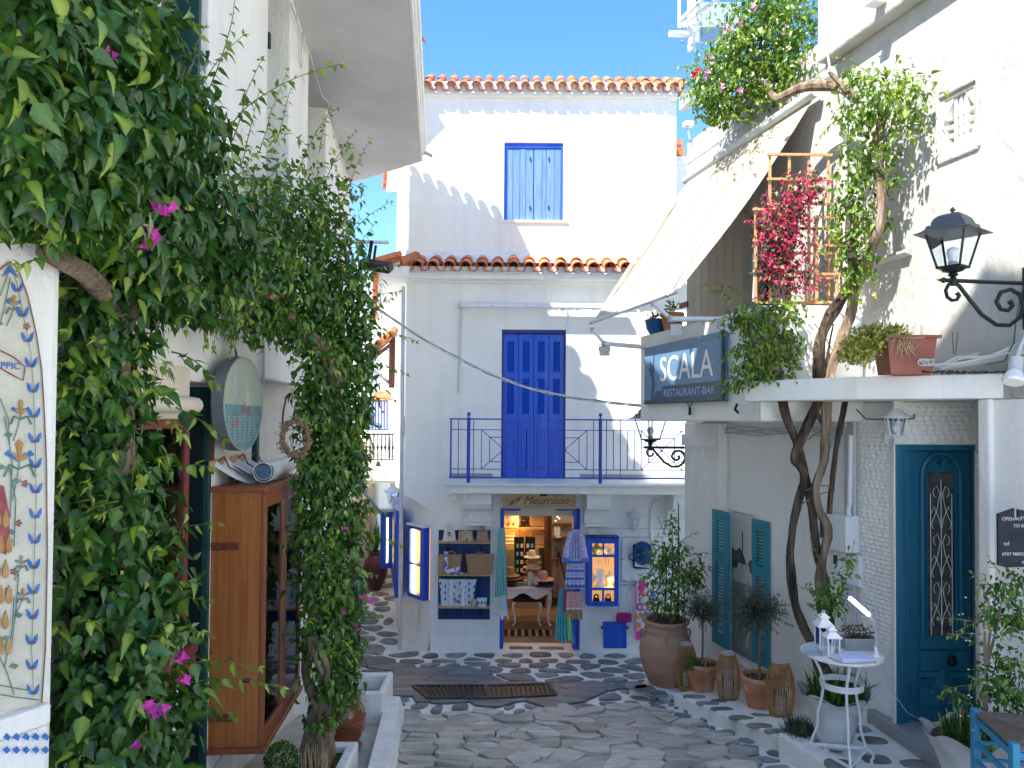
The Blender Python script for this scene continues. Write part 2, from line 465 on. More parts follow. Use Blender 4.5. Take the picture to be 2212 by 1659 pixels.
m('dark_room', (.02,.02,.022), rough=.8)
m('room_wall', (.34,.28,.21), (.40,.33,.25), ns=3, rough=.9)
m('shelf_back', (.62,.42,.18), rough=.8)
m('glow_warm', (.9,.6,.2), emis=(1.0,.50,.10), es=3.2)
m('glow_strip', (1,.8,.4), emis=(1.0,.66,.20), es=7)
m('glow_white', (1,1,1), emis=(1.0,.9,.74), es=4)
m('glow_panel', (.60,.36,.17), (.66,.42,.22), ns=6, rough=.8, emis=(1.0,.46,.15), es=.22)
m('cream_bust', (.75,.66,.5), rough=.6)
m('black_cloth', (.015,.014,.015), rough=.9)
m('gold', (.7,.45,.15), metal=.9, rough=.35)
m('straw_bag', (.36,.22,.115), (.45,.29,.16), ns=80, rough=.85, bump=1, bs=120)
m('tan_leather', (.40,.19,.09), (.45,.23,.12), ns=10, rough=.5)
m('cream_leather', (.70,.62,.52), (.76,.69,.60), ns=20, rough=.55, bump=.4, bs=40, stretch=(8,1,1))
m('beige_cloth', (.58,.44,.30), (.20,.15,.11), ns=14, rough=.8, stretch=(6,1,1), contrast=(.5,.58))
m('paper', (.82,.83,.88), rough=.7)
m('paper_blue', (.45,.50,.82), rough=.7)
m('jade', (.02,.22,.18), rough=.8)
m('white_cloth', (.78,.77,.75), rough=.85)
m('sea_cloth', (.10,.42,.40), (.16,.50,.48), ns=6, rough=.85)
m('aqua_cloth', (.05,.50,.46), (.25,.62,.66), ns=5, rough=.85)
m('pink_cloth', (.60,.27,.28), (.72,.42,.40), ns=40, rough=.85)
m('purple_cloth', (.26,.08,.22), (.35,.14,.28), ns=30, rough=.85)
m('blush_cloth', (.45,.27,.26), (.5,.33,.3), ns=8, rough=.85)
m('lime', (.35,.75,.2), rough=.7)
m('magenta', (.30,.006,.13), (.36,.01,.17), ns=15, rough=.5, bump=.3, bs=60)
m('hat_blue', (.008,.065,.20), (.01,.08,.24), ns=20, rough=.7)
m('hat_dark', (.01,.02,.06), rough=.7)
m('towel_white', (.78,.74,.72), rough=.95)
m('towel_pink', (.75,.08,.32), rough=.95)
m('towel_red', (.72,.07,.08), rough=.95)
m('towel_blue', (.04,.10,.50), rough=.95)
m('towel_orange', (.80,.32,.06), rough=.95)
m('towel_green', (.03,.35,.16), rough=.95)
m('towel_lilac', (.45,.30,.62), rough=.95)
m('red_plastic', (.75,.05,.07), rough=.5)
m('pot_blue', (.01,.11,.33), rough=.35)
m('flower_magenta', (.50,.02,.30), (.62,.06,.38), ns=20, rough=.7)
m('flower_pink', (.78,.20,.45), (.85,.32,.55), ns=20, rough=.7)
m('flower_red', (.75,.02,.03), rough=.7)
m('flower_white', (.8,.8,.7), rough=.7)
m('paint_blue', (.03,.12,.42), (.06,.19,.52), ns=30, rough=.85)
m('paint_brown', (.20,.10,.06), (.27,.14,.08), ns=30, rough=.85)
m('paint_red', (.25,.06,.06), (.32,.10,.09), ns=30, rough=.85)
m('paint_orange', (.36,.19,.06), (.46,.28,.12), ns=30, rough=.85)
m('paint_green', (.09,.18,.14), (.16,.26,.20), ns=30, rough=.85)
m('mural_ground', (.62,.59,.49), (.50,.48,.40), ns=7, rough=.9, bump=.5, bs=60)
m('oval_edge', (.10,.11,.12), (.15,.16,.17), ns=4, rough=.6)
m('plastic_sheet', (.62,.64,.68), (.70,.72,.76), ns=6, rough=.35, spec=.5, bump=.4, bs=12)
m('roll_blue', (.06,.12,.20), rough=.4)
m('dried_flower', (.30,.19,.10), (.42,.30,.18), ns=60, rough=.9)
m('distant_white', (.80,.80,.80), rough=.9)
m('pale_sheet', (.45,.52,.66), rough=.7)
m('distant_blue', (.30,.33,.62), rough=.8)
m('galvanised', (.30,.32,.33), (.42,.44,.45), ns=4, rough=.45, metal=.4)
m('urn_grey', (.62,.62,.62), (.50,.50,.50), ns=5, rough=.85, bump=.5, bs=10)
m('meter_glass', (.035,.045,.04), rough=.15)
m('succulent', (.09,.14,.05), (.16,.10,.07), ns=30, rough=.5)
m('bag_print', (.55,.66,.70), (.60,.70,.74), ns=20, rough=.85)
m('slipper', (.55,.56,.54), rough=.8)
m('olive_pot', (.12,.15,.06), rough=.8)
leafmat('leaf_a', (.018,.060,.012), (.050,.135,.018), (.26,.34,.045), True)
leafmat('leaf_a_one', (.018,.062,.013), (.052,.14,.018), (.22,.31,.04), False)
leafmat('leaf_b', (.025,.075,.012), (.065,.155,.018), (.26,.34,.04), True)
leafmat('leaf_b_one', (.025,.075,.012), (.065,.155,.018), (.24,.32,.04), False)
leafmat('leaf_sun', (.045,.10,.014), (.11,.20,.022), (.24,.31,.05), True, tl=.3)  # lighter greens: sun on the leaves is put into this colour
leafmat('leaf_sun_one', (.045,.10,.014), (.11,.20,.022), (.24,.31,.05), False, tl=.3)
leafmat('leaf_olive', (.025,.045,.030), (.06,.085,.055), (.15,.18,.11), True, tl=.1)
leafmat('leaf_olive_one', (.025,.045,.030), (.06,.085,.055), (.15,.18,.11), False, tl=.1)
leafmat('leaf_yellow', (.10,.12,.02), (.22,.23,.04), (.40,.38,.08), True, tl=.25)
leafmat('leaf_maroon', (.05,.045,.022), (.08,.055,.04), (.25,.25,.10), True, tl=.2)
leafmat('leaf_maroon_one', (.035,.03,.02), (.08,.055,.04), (.25,.25,.10), False, tl=.2)
leafmat('bract_red', (.34,.012,.08), (.55,.03,.15), (.70,.16,.18), True, tl=.35, rough=.6, spec=.2)
leafmat('bract_pink', (.50,.03,.30), (.68,.12,.42), (.80,.32,.55), True, tl=.35, rough=.6, spec=.2)
glassmat('glass'); glassmat('glass_clear', refl=.1)
M_ = MATS
# == GROUND
def clip(poly, p, n):
    """keep the side where (q-p).n <= 0"""
    out = []
    for i in range(len(poly)):
        a, b = poly[i], poly[(i+1) % len(poly)]
        da = (a[0]-p[0])*n[0] + (a[1]-p[1])*n[1]; db = (b[0]-p[0])*n[0] + (b[1]-p[1])*n[1]
        if da <= 0: out.append(a)
        if (da < 0 < db) or (db < 0 < da):
            t = da/(da-db); out.append((a[0]+(b[0]-a[0])*t, a[1]+(b[1]-a[1])*t))
    return out
def inpoly(x, y, P):
    c = False
    for i in range(len(P)):
        (x1, y1), (x2, y2) = P[i], P[i-1]
        if (y1 > y) != (y2 > y) and x < (x2-x1)*(y-y1)/(y2-y1)+x1: c = not c
    return c
def gpoly(pts): return [(G(*p).x, G(*p).y) for p in pts]
def area(P): return abs(sum(P[i][0]*P[i-1][1]-P[i-1][0]*P[i][1] for i in range(len(P))))/2
def chaikin(P, k=1, q=.25):
    for _ in range(k):
        o = []
        for i in range(len(P)):
            a, b = P[i], P[(i+1) % len(P)]
            o += [(a[0]*(1-q)+b[0]*q, a[1]*(1-q)+b[1]*q), (a[0]*q+b[0]*(1-q), a[1]*q+b[1]*(1-q))]
        P = o
    return P
street_poly = gpoly([(843,1546),(1000,1533),(1300,1532),(1400,1514),(1455,1535),(1530,1572),(1610,1610),(1660,1659)]) + [(1.72,4.6),(1.75,-1.5),(-.9,-1.5),(-1.0,5.0)]
lane_poly = gpoly([(700,1375),(830,1410),(900,1428),(1000,1440),(1130,1463),(1270,1500),(1330,1510),(1290,1526),(1000,1528),(900,1519),(838,1497),(800,1455),(700,1425)])
lane2_poly = gpoly([(1160,1467),(1400,1470),(1450,1480),(1352,1503),(1292,1500)])
gm = MB()
def gfn(u, v):
    x = -30 + 60*u; y = -12 + 72*v
    return (x, y, zg(y) - .02)
ys = [-12,-6,-3] + [i*.4 for i in range(0, 36)] + [15,17,20,26,34,44,60]
xs = [-30,-14,-7,-4,-3,-2,-1,0,1,2,3,4,7,14,30]
gm.add([(x, y, zg(y)-.02) for x in xs for y in ys],
       [(i*len(ys)+j, (i+1)*len(ys)+j, (i+1)*len(ys)+j+1, i*len(ys)+j+1) for i in range(len(xs)-1) for j in range(len(ys)-1)])
street = obj('street', gm, 'whitewash', kind='structure', smooth=2)
def region(x, y):
    if inpoly(x, y, street_poly): return 'S'
    if inpoly(x, y, lane_poly) or inpoly(x, y, lane2_poly): return 'L'
    return 'W'
def seeds():
    out = []
    def lay(reg, sx, sy, x0, x1, y0, y1, jit):
        j = 0; y = y0
        while y < y1:
            x = x0 + (j % 2)*sx/2
            while x < x1:
                px, py = x + rng.uniform(-jit, jit)*sx, y + rng.uniform(-jit, jit)*sy
                if region(px, py) == reg and not (reg in 'SW' and rng.random() < .13): out.append((px, py, reg))
                x += sx
            y += sy; j += 1
    lay('S', .32, .150, -1.3, 2.1, 2.8, 7.9, .48)
    lay('L', .62, .36, -3.0, 2.2, 7.4, 12.0, .42)
    lay('W', .27, .15, -3.2, 3.0, 4.6, 8.4, .38)
    lay('W', .38, .33, -3.2, 3.0, 8.5, 17.5, .36)
    return out
SEED = seeds()
SA = np.array([(a, b) for a, b, c in SEED])
bed = MB(); cells = []
GAP = {'S': .008, 'L': .006, 'W': .095}
def cell(i, gapf):
    x, y, r = SEED[i]
    P = [(x-.8, y-.6), (x+.8, y-.6), (x+.8, y+.6), (x-.8, y+.6)]
    d = np.hypot(SA[:,0]-x, SA[:,1]-y)
    for j in np.argsort(d)[1:22]:
        if d[j] > 1.2: break
        n = ((SA[j,0]-x)/d[j], (SA[j,1]-y)/d[j])
        g = gapf(r, SEED[j][2])/2
        P = clip(P, (x + n[0]*(d[j]/2-g), y + n[1]*(d[j]/2-g)), n)
        if len(P) < 3: return None
    return P
def edge_gap(a, b, y=0):
    if a == b: return GAP[a]
    return .045 if 'W' not in (a, b) else .05
def bed_gap(a, b): return 0 if a == b else .035
for i in range(len(SEED)):
    x, y, r = SEED[i]
    if x < -2.6 - .0655*(y-4.6)*0 and y < 9: continue
    if r in 'SL':
        P = cell(i, bed_gap)
        if P and area(P) < .6: bed.add([(a, b, zg(b)-.010) for a, b in P], [tuple(range(len(P)))])
    P = cell(i, edge_gap)
    if not P or area(P) < .0025 or area(P) > .6: continue
    cells.append((x, y, r, P))
obj('bedding', bed, 'bedding', parent=street, kind='stuff')
wall_clear = []      # filled later: nothing
def stone_mb(x, y, r, P, mb=None):
    mb = mb or MB()
    if r == 'W': P = chaikin(P, 1, .27); h = rng.uniform(.000, .007); P = [(x+(a-x)*.95, y+(b-y)*.90) for a, b in P]
    elif r == 'S':
        Q = []
        for k in range(len(P)):
            a, b = P[k], P[(k+1) % len(P)]
            Q.append(a); L_ = math.hypot(a[0]-b[0], a[1]-b[1])
            if L_ > .11:
                t = rng.uniform(.35, .65); o = rng.uniform(-.012, .012)
                Q.append((a[0]+(b[0]-a[0])*t + o, a[1]+(b[1]-a[1])*t + o))
        P = chaikin(Q, 1, .12); h = rng.uniform(.004, .034)
    else: P = chaikin(P, 1, .10); h = rng.uniform(.002, .006)
    tx, ty = (rng.uniform(-.07, .07), rng.uniform(-.12, .12)) if r == 'S' else (0, 0)
    n = len(P); z = lambda a, b, q: zg(b) + q + (a-x)*tx + (b-y)*ty
    top = [(x+(a-x)*.96, y+(b-y)*.95) for a, b in P]
    vs = [(a, b, zg(b)-.02) for a, b in P] + [(a, b, z(a, b, h-.004)) for a, b in P] + [(a, b, z(a, b, h)) for a, b in top]
    fs = []
    for k in range(n):
        j = (k+1) % n
        fs += [(k, j, n+j, n+k), (n+k, n+j, 2*n+j, 2*n+k)]
    fs.append(tuple(range(2*n, 3*n)))
    return mb.add(vs, fs)
def pix_area(c):
    if c[1] < 1: return 0
    a = topix((c[0], c[1], zg(c[1])))
    if not (-60 < a[0] < 2272 and a[1] < 1720): return 0
    return area(c[3]) * (FPX / c[1])**2 * (EYE - zg(c[1])) / c[1]
blocked = lambda x, y: (x < -1.35 and y < 7.3) or (x > 4.565-.25*y) or (y > 10.98 and x > -1.25) or (y > 11 and x > -1.62-.19*(y-11)-.05) or (y < 10.4 and x < -1.9-.0655*(y-4.6))
cells = [c for c in cells if not blocked(c[0], c[1])]
cells.sort(key=lambda c: -pix_area(c))
SM = {'S': 'flagstone', 'L': 'slate', 'W': 'joint_stone'}
rest = {'S': MB(), 'L': MB(), 'W': MB()}
for k, c in enumerate(cells):
    if k < 300:
        obj('paving_stone', stone_mb(*c), M_[SM[c[2]]], parent=street, smooth=30)
    else: stone_mb(*c, mb=rest[c[2]])
for r in 'SLW':
    if rest[r].v: obj('small_paving_stones', rest[r], M_[SM[r]], parent=street, kind='stuff', smooth=30)
def grate(name, quad, label):
    P = [G(*q, h=.004) for q in quad]
    t = thing(name, label, 'drain grate', P[0], group='iron grates in the lane')
    a, b, c, d = P
    lerp = lambda u, v: (a*(1-u)+b*u)*(1-v) + (d*(1-u)+c*u)*v + Vector((0,0,.012))
    f = MB(); w = .03
    for (p, q) in ((lerp(0,0),lerp(1,0)),(lerp(1,0),lerp(1,1)),(lerp(1,1),lerp(0,1)),(lerp(0,1),lerp(0,0))):
        f.bar(p, q, .035, .02)
    obj('frame', f, 'iron_grate', t)
    f = MB().prism([a-Vector((0,0,.004)), b-Vector((0,0,.004)), c-Vector((0,0,.004)), d-Vector((0,0,.004))], (0,0,.006))
    obj('pit', f, 'green_black', t)
    n = 13
    for i in range(n):
        u = (i+.5)/n
        s_ = MB().tube([lerp(max(.02,u-.035), .06), lerp(u, .35), lerp(u+.005, .65), lerp(min(.98,u+.035), .94)], .013, 4)
        obj('bar', s_, 'iron_grate', t)
grate('drain_grate', [(925,1510),(1056,1510),(1048,1483),(892,1483)], 'rusty iron drain grate on the left, its slots running in curves, set in dark slate')
grate('drain_grate', [(1062,1510),(1200,1503),(1186,1479),(1052,1483)], 'rusty iron drain grate on the right with a bluish stain, nearer the big urn')
# raised platforms along the right house and kerb on the left
def slab_on(name, top_pts, zf, drop, matn, kind='structure', bev=.02, parent=None):
    """top polygon in world xy, zf(x,y) top height, walls down by drop"""
    n = len(top_pts); vs = [(x, y, zf(x, y)) for x, y in top_pts] + [(x, y, zf(x, y)-drop) for x, y in top_pts]
    if sum(top_pts[i][0]*top_pts[(i+1)%n][1]-top_pts[(i+1)%n][0]*top_pts[i][1] for i in range(n)) < 0:
        vs = vs[:n][::-1] + vs[n:][::-1]
    fs = [tuple(range(n)), tuple(range(2*n-1, n-1, -1))] + [((i+1)%n, i, n+i, n+(i+1)%n) for i in range(n)]
    return obj(name, MB().add(vs, fs), M_[matn], kind=kind, bev=bev, parent=parent)
def hit(px, py, z):          # pixel on a level plane
    d = ray(px, py); y = (z-EYE)/d.z
    return (d.x*y, y)
wx = lambda y: 4.565-.25*y
P1Z = EYE-2.96
a = hit(1358, 1483, P1Z); b = hit(1392, 1470, P1Z)
p1 = [a, (a[0]+.75, a[1]-.32), (wx(7.9)+.02, 7.9), (wx(9.4)+.02, 9.4), (1.75, 9.35), b]
slab_on('platform', p1, lambda x, y: P1Z, .4, 'whitewash_kerb')
P2 = lambda x, y: zg(y)+.125
def hit2(px, py, h):
    q = G(px, py, h); return (q.x, q.y)
p2 = [hit2(1455,1497,.125), hit2(1560,1540,.125), hit2(1700,1598,.125), (wx(5.85)+.02, 5.85), (wx(8.15)+.02, 8.15), hit2(1500,1490,.125)]
slab_on('platform', p2, P2, .4, 'whitewash_kerb')
P3Z = EYE-2.47
a3 = hit(1680, 1581, P3Z)
p3 = [a3, (a3[0]+.28, a3[1]-.95), (a3[0]+.75, a3[1]-2.6), (wx(3.0)+.02, 3.0), (wx(6.15)+.02, 6.15), (a3[0]+.22, a3[1]+.05)]
slab_on('platform', p3, lambda x, y: P3Z, .5, 'whitewash_kerb')
DSZ = EYE-2.375
s0 = hit(1892, 1546, DSZ); s1 = hit(2062, 1662, DSZ)
dstep = [s0, s1, (s1[0]+.35, s1[1]-1.2), (4.4, 3.4), (4.4, 6.2), (s0[0], 6.2)]
slab_on('doorstep', dstep, lambda x, y: DSZ, .12, 'marble_grey', bev=.008)
nose = MB().bar((s0[0]-.012, s0[1], DSZ-.03), (s1[0]-.012, s1[1], DSZ-.03), .02, .02)
nose.bar((s1[0]-.012, s1[1], DSZ-.03), (s1[0]+.34, s1[1]-1.2, DSZ-.03), .02, .02)
obj('doorstep_moulding', nose, 'marble_grey', kind='structure')
def inlay(pts_c, w, h, zf, n=8):
    for (x, y) in pts_c:
        P = []
        for k in range(n):
            an = 2*math.pi*k/n + rng.uniform(-.15, .15)
            q = max(abs(math.cos(an)), abs(math.sin(an)))**-.55
            P.append((x + w/2*q*math.cos(an)*rng.uniform(.88,1.05), y + h/2*q*math.sin(an)*rng.uniform(.88,1.05)))
        P = chaikin(P, 1, .25); m_ = len(P)
        top = [(x+(a-x)*.93, y+(b-y)*.93) for a, b in P]
        mb = MB().add([(a, b, zf(a,b)-.01) for a, b in P]+[(a, b, zf(a,b)+.003) for a, b in P]+[(a, b, zf(a,b)+.008) for a, b in top],
                      [(k, (k+1)%m_, m_+(k+1)%m_, m_+k) for k in range(m_)]+[(m_+k, m_+(k+1)%m_, 2*m_+(k+1)%m_, 2*m_+k) for k in range(m_)]+[tuple(range(2*m_, 3*m_))])
        obj('paving_stone', mb, 'joint_stone', parent=street, smooth=30)
inlay([hit(*q, P1Z) for q in ((1392,1487),(1432,1478),(1418,1498),(1375,1482))], .26, .2, lambda x, y: P1Z)
inlay([hit2(*q, .125) for q in ((1500,1505),(1530,1520),(1562,1532),(1600,1550),(1640,1568),(1680,1580),(1560,1515),(1610,1528),(1650,1545))], .24, .17, P2)
inlay([hit(*q, P3Z) for q in ((1726,1577),(1788,1606),(1885,1600),(1812,1650),(1893,1641),(1785,1575),(1980,1652),(1850,1575))], .23, .155, lambda x, y: P3Z)
inlay([G(1880+dx, 2000, 0).to_2d() for dx in ()], .2, .2, lambda x, y: 0)
kerb = MB()
for i in range(7):
    y0, y1 = 4.0+i*.5, 4.5+i*.5
    xk = lambda y: -.97-(y-5.2)*.115
    kerb.add([(xk(y0), y0, zg(y0)+.16), (xk(y0)+.13, y0, zg(y0)+.15), (xk(y0)+.19, y0, zg(y0)-.03), (xk(y0)-.0, y0, zg(y0)-.1),
              (xk(y1), y1, zg(y1)+.16), (xk(y1)+.13, y1, zg(y1)+.15), (xk(y1)+.19, y1, zg(y1)-.03), (xk(y1)-.0, y1, zg(y1)-.1)],
             [(0,1,5,4),(1,2,6,5),(2,3,7,6),(3,0,4,7)] + ([(3,2,1,0)] if i == 0 else []) + ([(4,5,6,7)] if i == 6 else []))
obj('kerb', kerb, 'whitewash_kerb', kind='structure', smooth=50)
slab_on('walkway', [(-1.9,3.5),(-.85,3.5),(-.97,5.2),(-1.2,7.1),(-2.0,7.1)], lambda x, y: zg(y)+.06, .2, 'concrete', bev=0)
# == SHOP HOUSE (centre)
E = EYE
house = thing('house', 'white three storey house with red tiled eaves and a shop under its blue balcony', 'house', (0, 11, 0))
x_l = CF.p(877, 800)[0]; x_r = 2.75
zf0 = CF.p(1200, 606)[1]          # underside of the lower eave
zb = CF.p(1200, 1034)[1]          # balcony floor
sx0, sz0, sx1, sz1 = CF.rect(1080, 1098, 1252, 1410)
dx0, dz0, dx1, dz1 = CF.rect(1083, 712, 1222, 1034)
x930 = CF.p(930, 1300)[0]
zcut = CF.p(930, 1104)[1]
zt = CF.p(875, 1068)[1]
w = MB(CF).slab_holes(x_l, x_r, zcut, zf0+.02, .28, [(dx0, dz0, dx1, dz1), (sx0, zcut-.01, sx1, sz1), (x_l-.01, zcut-.01, x930, zt)])
w.prism([(x_l,0,zt),(x930,0,zcut),(x930,0,zt)], (0,.60,0))
obj('front_wall', w, 'plaster', house, bev=.006)
obj('ground_floor_wall', MB(CF).box((x930,0,-.15),(sx0,.28,zcut)), 'plaster', house)
obj('ground_floor_wall', MB(CF).box((sx1,0,-.15),(x_r,.28,zcut)), 'plaster', house)
cA = (x930, 11.0); cB = (-1.70, 11.62)
ang = MB()
ang.add([(cA[0],cA[1],-.15),(cB[0],cB[1],-.15),(cB[0],cB[1],zt+.1),(cA[0],cA[1],zcut),
         (cA[0]+.2,cA[1]+.2,-.15),(cB[0]+.2,cB[1]+.2,-.15),(cB[0]+.2,cB[1]+.2,zt+.1),(cA[0]+.2,cA[1]+.2,zcut)],
        [(0,3,2,1),(4,5,6,7),(0,4,7,3),(1,2,6,5),(3,7,6,2)])
obj('corner_wall', ang, 'plaster', house)
sw = Frame((x_l+.0, 11.0, 0), (.19, -1))            # faces left/alley: x runs toward camera
SD = Frame((x_l, 11.0, 0), (.19, -1))
side = MB(SD).slab_holes(-8.0, 0.0, zt, zf0+.02, .28, [(-1.55, E-.75, -.85, E+.62)])
obj('side_wall', side, 'plaster', house)
obj('side_window', MB(SD).box((-1.55,.10,E-.75),(-.85,.14,E+.62)), 'shutter_grey', house)
GS = Frame((cB[0], cB[1], 0), (.19, -1))
side2 = MB(GS).slab_holes(-7.5, -.02, -.15, zt-.002, .25, [])
obj('side_wall', side2, 'plaster', house)
sk = MB()
pts = [(-2.9, 18.0), (cB[0], cB[1]), (cA[0], cA[1]), (CF.w(sx0,0,0).x, 11.0)]
def skirt(mb, pts, h=.20, d=.045):
    for (a, b) in zip(pts, pts[1:]):
        a, b = Vector((*a,0)), Vector((*b,0)); u = (b-a).normalized(); n = Vector((u.y,-u.x,0))
        prof = [(0,h),(-.02,h*.5),(-d*.7,h*.18),(-d,-.08)]
        vs = [(p - n*o*0 + n*(-o) + Vector((0,0,z))) for p in (a, b) for (o, z) in prof]
        mb.add(vs, [(i, i+1, 5+i, 4+i) for i in range(3)])
skirt(sk, pts); skirt(sk, [(CF.w(sx1,0,0).x, 11.0), (2.7, 11.0)])
obj('skirting', sk, 'plaster', house, smooth=60)
ux0 = CU.p(884, 450)[0]; ux1 = CU.p(1461, 330)[0]
ztop = CU.p(1190, 212)[1]
wx0, wz0, wx1, wz1 = CU.rect(1089, 308, 1217, 476)
zlo = CU.p(1200, 552)[1]
w = MB(CU).slab_holes(ux0, ux1, zlo-.5, ztop+.25, .28, [(wx0, wz0, wx1, wz1)])
obj('top_storey_wall', w, 'plaster', house, bev=.006)
us = Frame((ux0, 11.3, 0), (.19, -1))
obj('top_side_wall', MB(us).slab_holes(-6, 0, zlo-.5, ztop+.25, .28, []), 'plaster', house)
ur = MB().box((ux1-.28, 11.3+.28, zlo-.5), (ux1, 16, ztop+.25)); obj('top_side_wall', ur, 'plaster', house)
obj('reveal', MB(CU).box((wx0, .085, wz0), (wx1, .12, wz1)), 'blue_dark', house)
fr = MB(CU); t_ = .035
fr.box((wx0,.03,wz0),(wx0+t_,.085,wz1)).box((wx1-t_,.03,wz0),(wx1,.085,wz1)).box((wx0+t_,.03,wz1-.07),(wx1-t_,.085,wz1))
obj('window_frame', fr, 'blue', house)
mid = (wx0+wx1)/2; zt2 = wz1-.07
for s_, (a, b) in enumerate(((wx0+t_, mid-.004), (mid+.004, wx1-t_))):
    sh = obj('shutter', MB(CU).box((a,.062,wz0+.01),(b,.08,zt2)), 'blue_faded', house)
    ws = [0, .24, .50, .72, 1.0] if s_ == 0 else [0, .3, .46, .75, 1.0]
    for k in range(4):
        q0, q1 = a+(b-a)*ws[k], a+(b-a)*ws[k+1]
        obj('board', MB(CU).box((q0+.003,.042+rng.uniform(0,.006),wz0+.012),(q1-.003,.062,zt2-.01)), 'blue_faded', sh, bev=.003)
    for zz in (wz0+.18, zt2-.2):
        obj('hinge', MB(CU).box((b-.06 if s_==0 else a+.22,.030,zz),((b-.045 if s_==0 else a+.235),.042,zz+.06)), 'black_iron', sh)
obj('window_sill', MB(CU).box((wx0-.07,-.03,wz0-.04),(wx1+.07,.08,wz0-.002)), 'plaster', house, bev=.006)
c1z = CU.p(1190, 214)[1]
obj('cornice', MB(CU).prism([(ux0-.05,0,c1z),(ux0-.05,-.06,c1z+.01),(ux0-.05,-.07,c1z+.06),(ux0-.05,-.07,c1z+.1),(ux0-.05,-.075,c1z+.22),(ux0-.05,.02,c1z+.22)], (ux1-ux0+.1,0,0)), 'plaster', house)
# ---- roofs of barrel tiles
def arc_tile(L_, r0, r1, th=.013, n=6, up=True):
    """half-round tile: axis along +y (up the slope), centre at origin, cap up"""
    mb = MB(); vs = []
    for (y, r) in ((0, r0), (L_, r1)):
        for rr in (r, r-th):
            for k in range(n+1):
                a = math.pi*k/n
                vs.append((rr*math.cos(a), y, (rr*math.sin(a)) * (1 if up else -1)))
    m_ = n+1; fs = []
    for k in range(n):
        fs.append((k, k+1, 2*m_+k+1, 2*m_+k)); fs.append((m_+k+1, m_+k, 3*m_+k, 3*m_+k+1))
        fs.append((k+1, k, m_+k, m_+k+1)); fs.append((2*m_+k, 2*m_+k+1, 3*m_+k+1, 3*m_+k))
    fs += [(0, 2*m_, 3*m_, m_), (n, m_+n, 3*m_+n, 2*m_+n)]
    if not up: fs = [f[::-1] for f in fs]
    mb.add(vs, fs); return mb
def tile_roof(parent, F, x0, x1, zl, yl, pitch, rows, rise, Lt, matn, name='roof', step=None, jit=.012):
    """eave along frame x; first row starts at y=yl, z=zl and climbs by `rise` per metre of y"""
    rf = thing('tmp', None, None); bpy.data.objects.remove(rf)
    n = int(round((x1-x0)/pitch)); pitch = (x1-x0)/n
    base = MB(F); Ls = rows*(Lt*.8)
    base.prism([(x0,yl+.03,zl-.035),(x0,yl+.03,zl-.01),(x0,yl+Ls,zl-.01+rise*Ls),(x0,yl+Ls,zl-.05+rise*Ls)], (x1-x0,0,0))
    roof = obj(name, base, 'plaster_grey', parent)
    obj('mortar', MB(F).box((x0-.05,yl+.09,zl-.02),(x1+.05,yl+.12,zl+.045+pitch*.14)), 'whitewash_kerb', roof)
    sl = math.atan(rise)
    up = mesh_of('roof_tile', arc_tile(Lt, pitch*.40, pitch*.33), M_[matn], smooth=35)
    dn = mesh_of('roof_tile', arc_tile(Lt, pitch*.33, pitch*.40, up=False), M_[matn], smooth=35)
    for r_ in range(rows):
        y = yl + r_*Lt*.8; z = zl + rise*(y-yl)
        for i in range(n+1):
            for (me, dx, dz) in ((up, 0, .045), (dn, pitch/2, .055)):
                if i == n and dx: continue
                M = F.M @ Matrix.Translation((x0+i*pitch+dx+rng.uniform(-jit,jit)*.4, y+rng.uniform(-jit,jit)-(0.03 if dx==0 else 0), z+dz+rng.uniform(-.004,.004)+r_*.012)) @ Matrix.Rotation(sl+rng.uniform(-.02,.02), 4, 'X') @ Matrix.Rotation(rng.uniform(-.03,.03), 4, 'Z')
                inst('roof_tile', me, roof, M)
    return roof
tz = CU.p(1190, 196, -.13)[1]
tile_roof(house, CU, ux0-.3, ux1+.12, tz, -.14, .19, 2, .60, .42, 'roof_tile')
rt = MB(CU); z0_ = tz+.60*.67-.02
rt.prism([(ux0-.3,.53,z0_-.02),(ux0-.3,3.2,z0_+.36*2.83-.1),(ux0-.3,3.2,z0_-.6),(ux0-.3,.53,z0_-.2)], (ux1-ux0+.42,0,0))
obj('roof_slope', rt, 'roof_tile', house)
lz = CF.p(1190, 586, -.25)[1]
lx0 = CF.p(866, 575, -.25)[0]
LR = tile_roof(house, CF, lx0, 2.35, lz, -.27, .232, 2, .36, .40, 'roof_tile_dark')
fz0, fz1 = CF.p(1190, 603, -.2)[1], CF.p(1190, 590, -.2)[1]
obj('eave_board', MB(CF).box((lx0-.0,-.20,fz0),(2.35,.3,fz1+.03)), 'plaster', house, bev=.005)
obj('cornice', MB(CF).prism([(x_l-.03,0,zf0-.06),(x_l-.03,-.05,zf0-.05),(x_l-.03,-.06,zf0),(x_l-.03,-.19,zf0+.02),(x_l-.03,0,zf0+.04)], (2.35-x_l,0,0)), 'plaster', house)
obj('flashing', MB(CF).prism([(ux0-.05,.22,lz+.28),(ux0-.05,.16,lz+.21),(ux0-.05,.32,lz+.42)], (2.35-ux0,0,0)), 'whitewash_kerb', house)
SDe = Frame((x_l-.34, 11.0-.44, 0), (.19, -1))
obj('side_soffit', MB(SD).prism([(0.4,-.36,fz0),(0.4,0,fz0-.02),(0.4,.02,fz1+.05),(0.4,-.36,fz1+.03)], (-7,0,0)), 'plaster', house)
tile_roof(house, SD, -6.5, .35, lz, -.44, .26, 1, .36, .40, 'roof_tile_dark')
obj('corner_tile', MB().tube([(lx0-.02,10.72,lz+.09),(lx0+.09,10.82,lz+.15),(lx0+.20,11.0,lz+.26)], [.10,.09,.08], 8), 'roof_tile_dark', house, smooth=50)
tile_roof(house, us, -5, .3, tz, -.30, .2, 1, .36, .42, 'roof_tile')
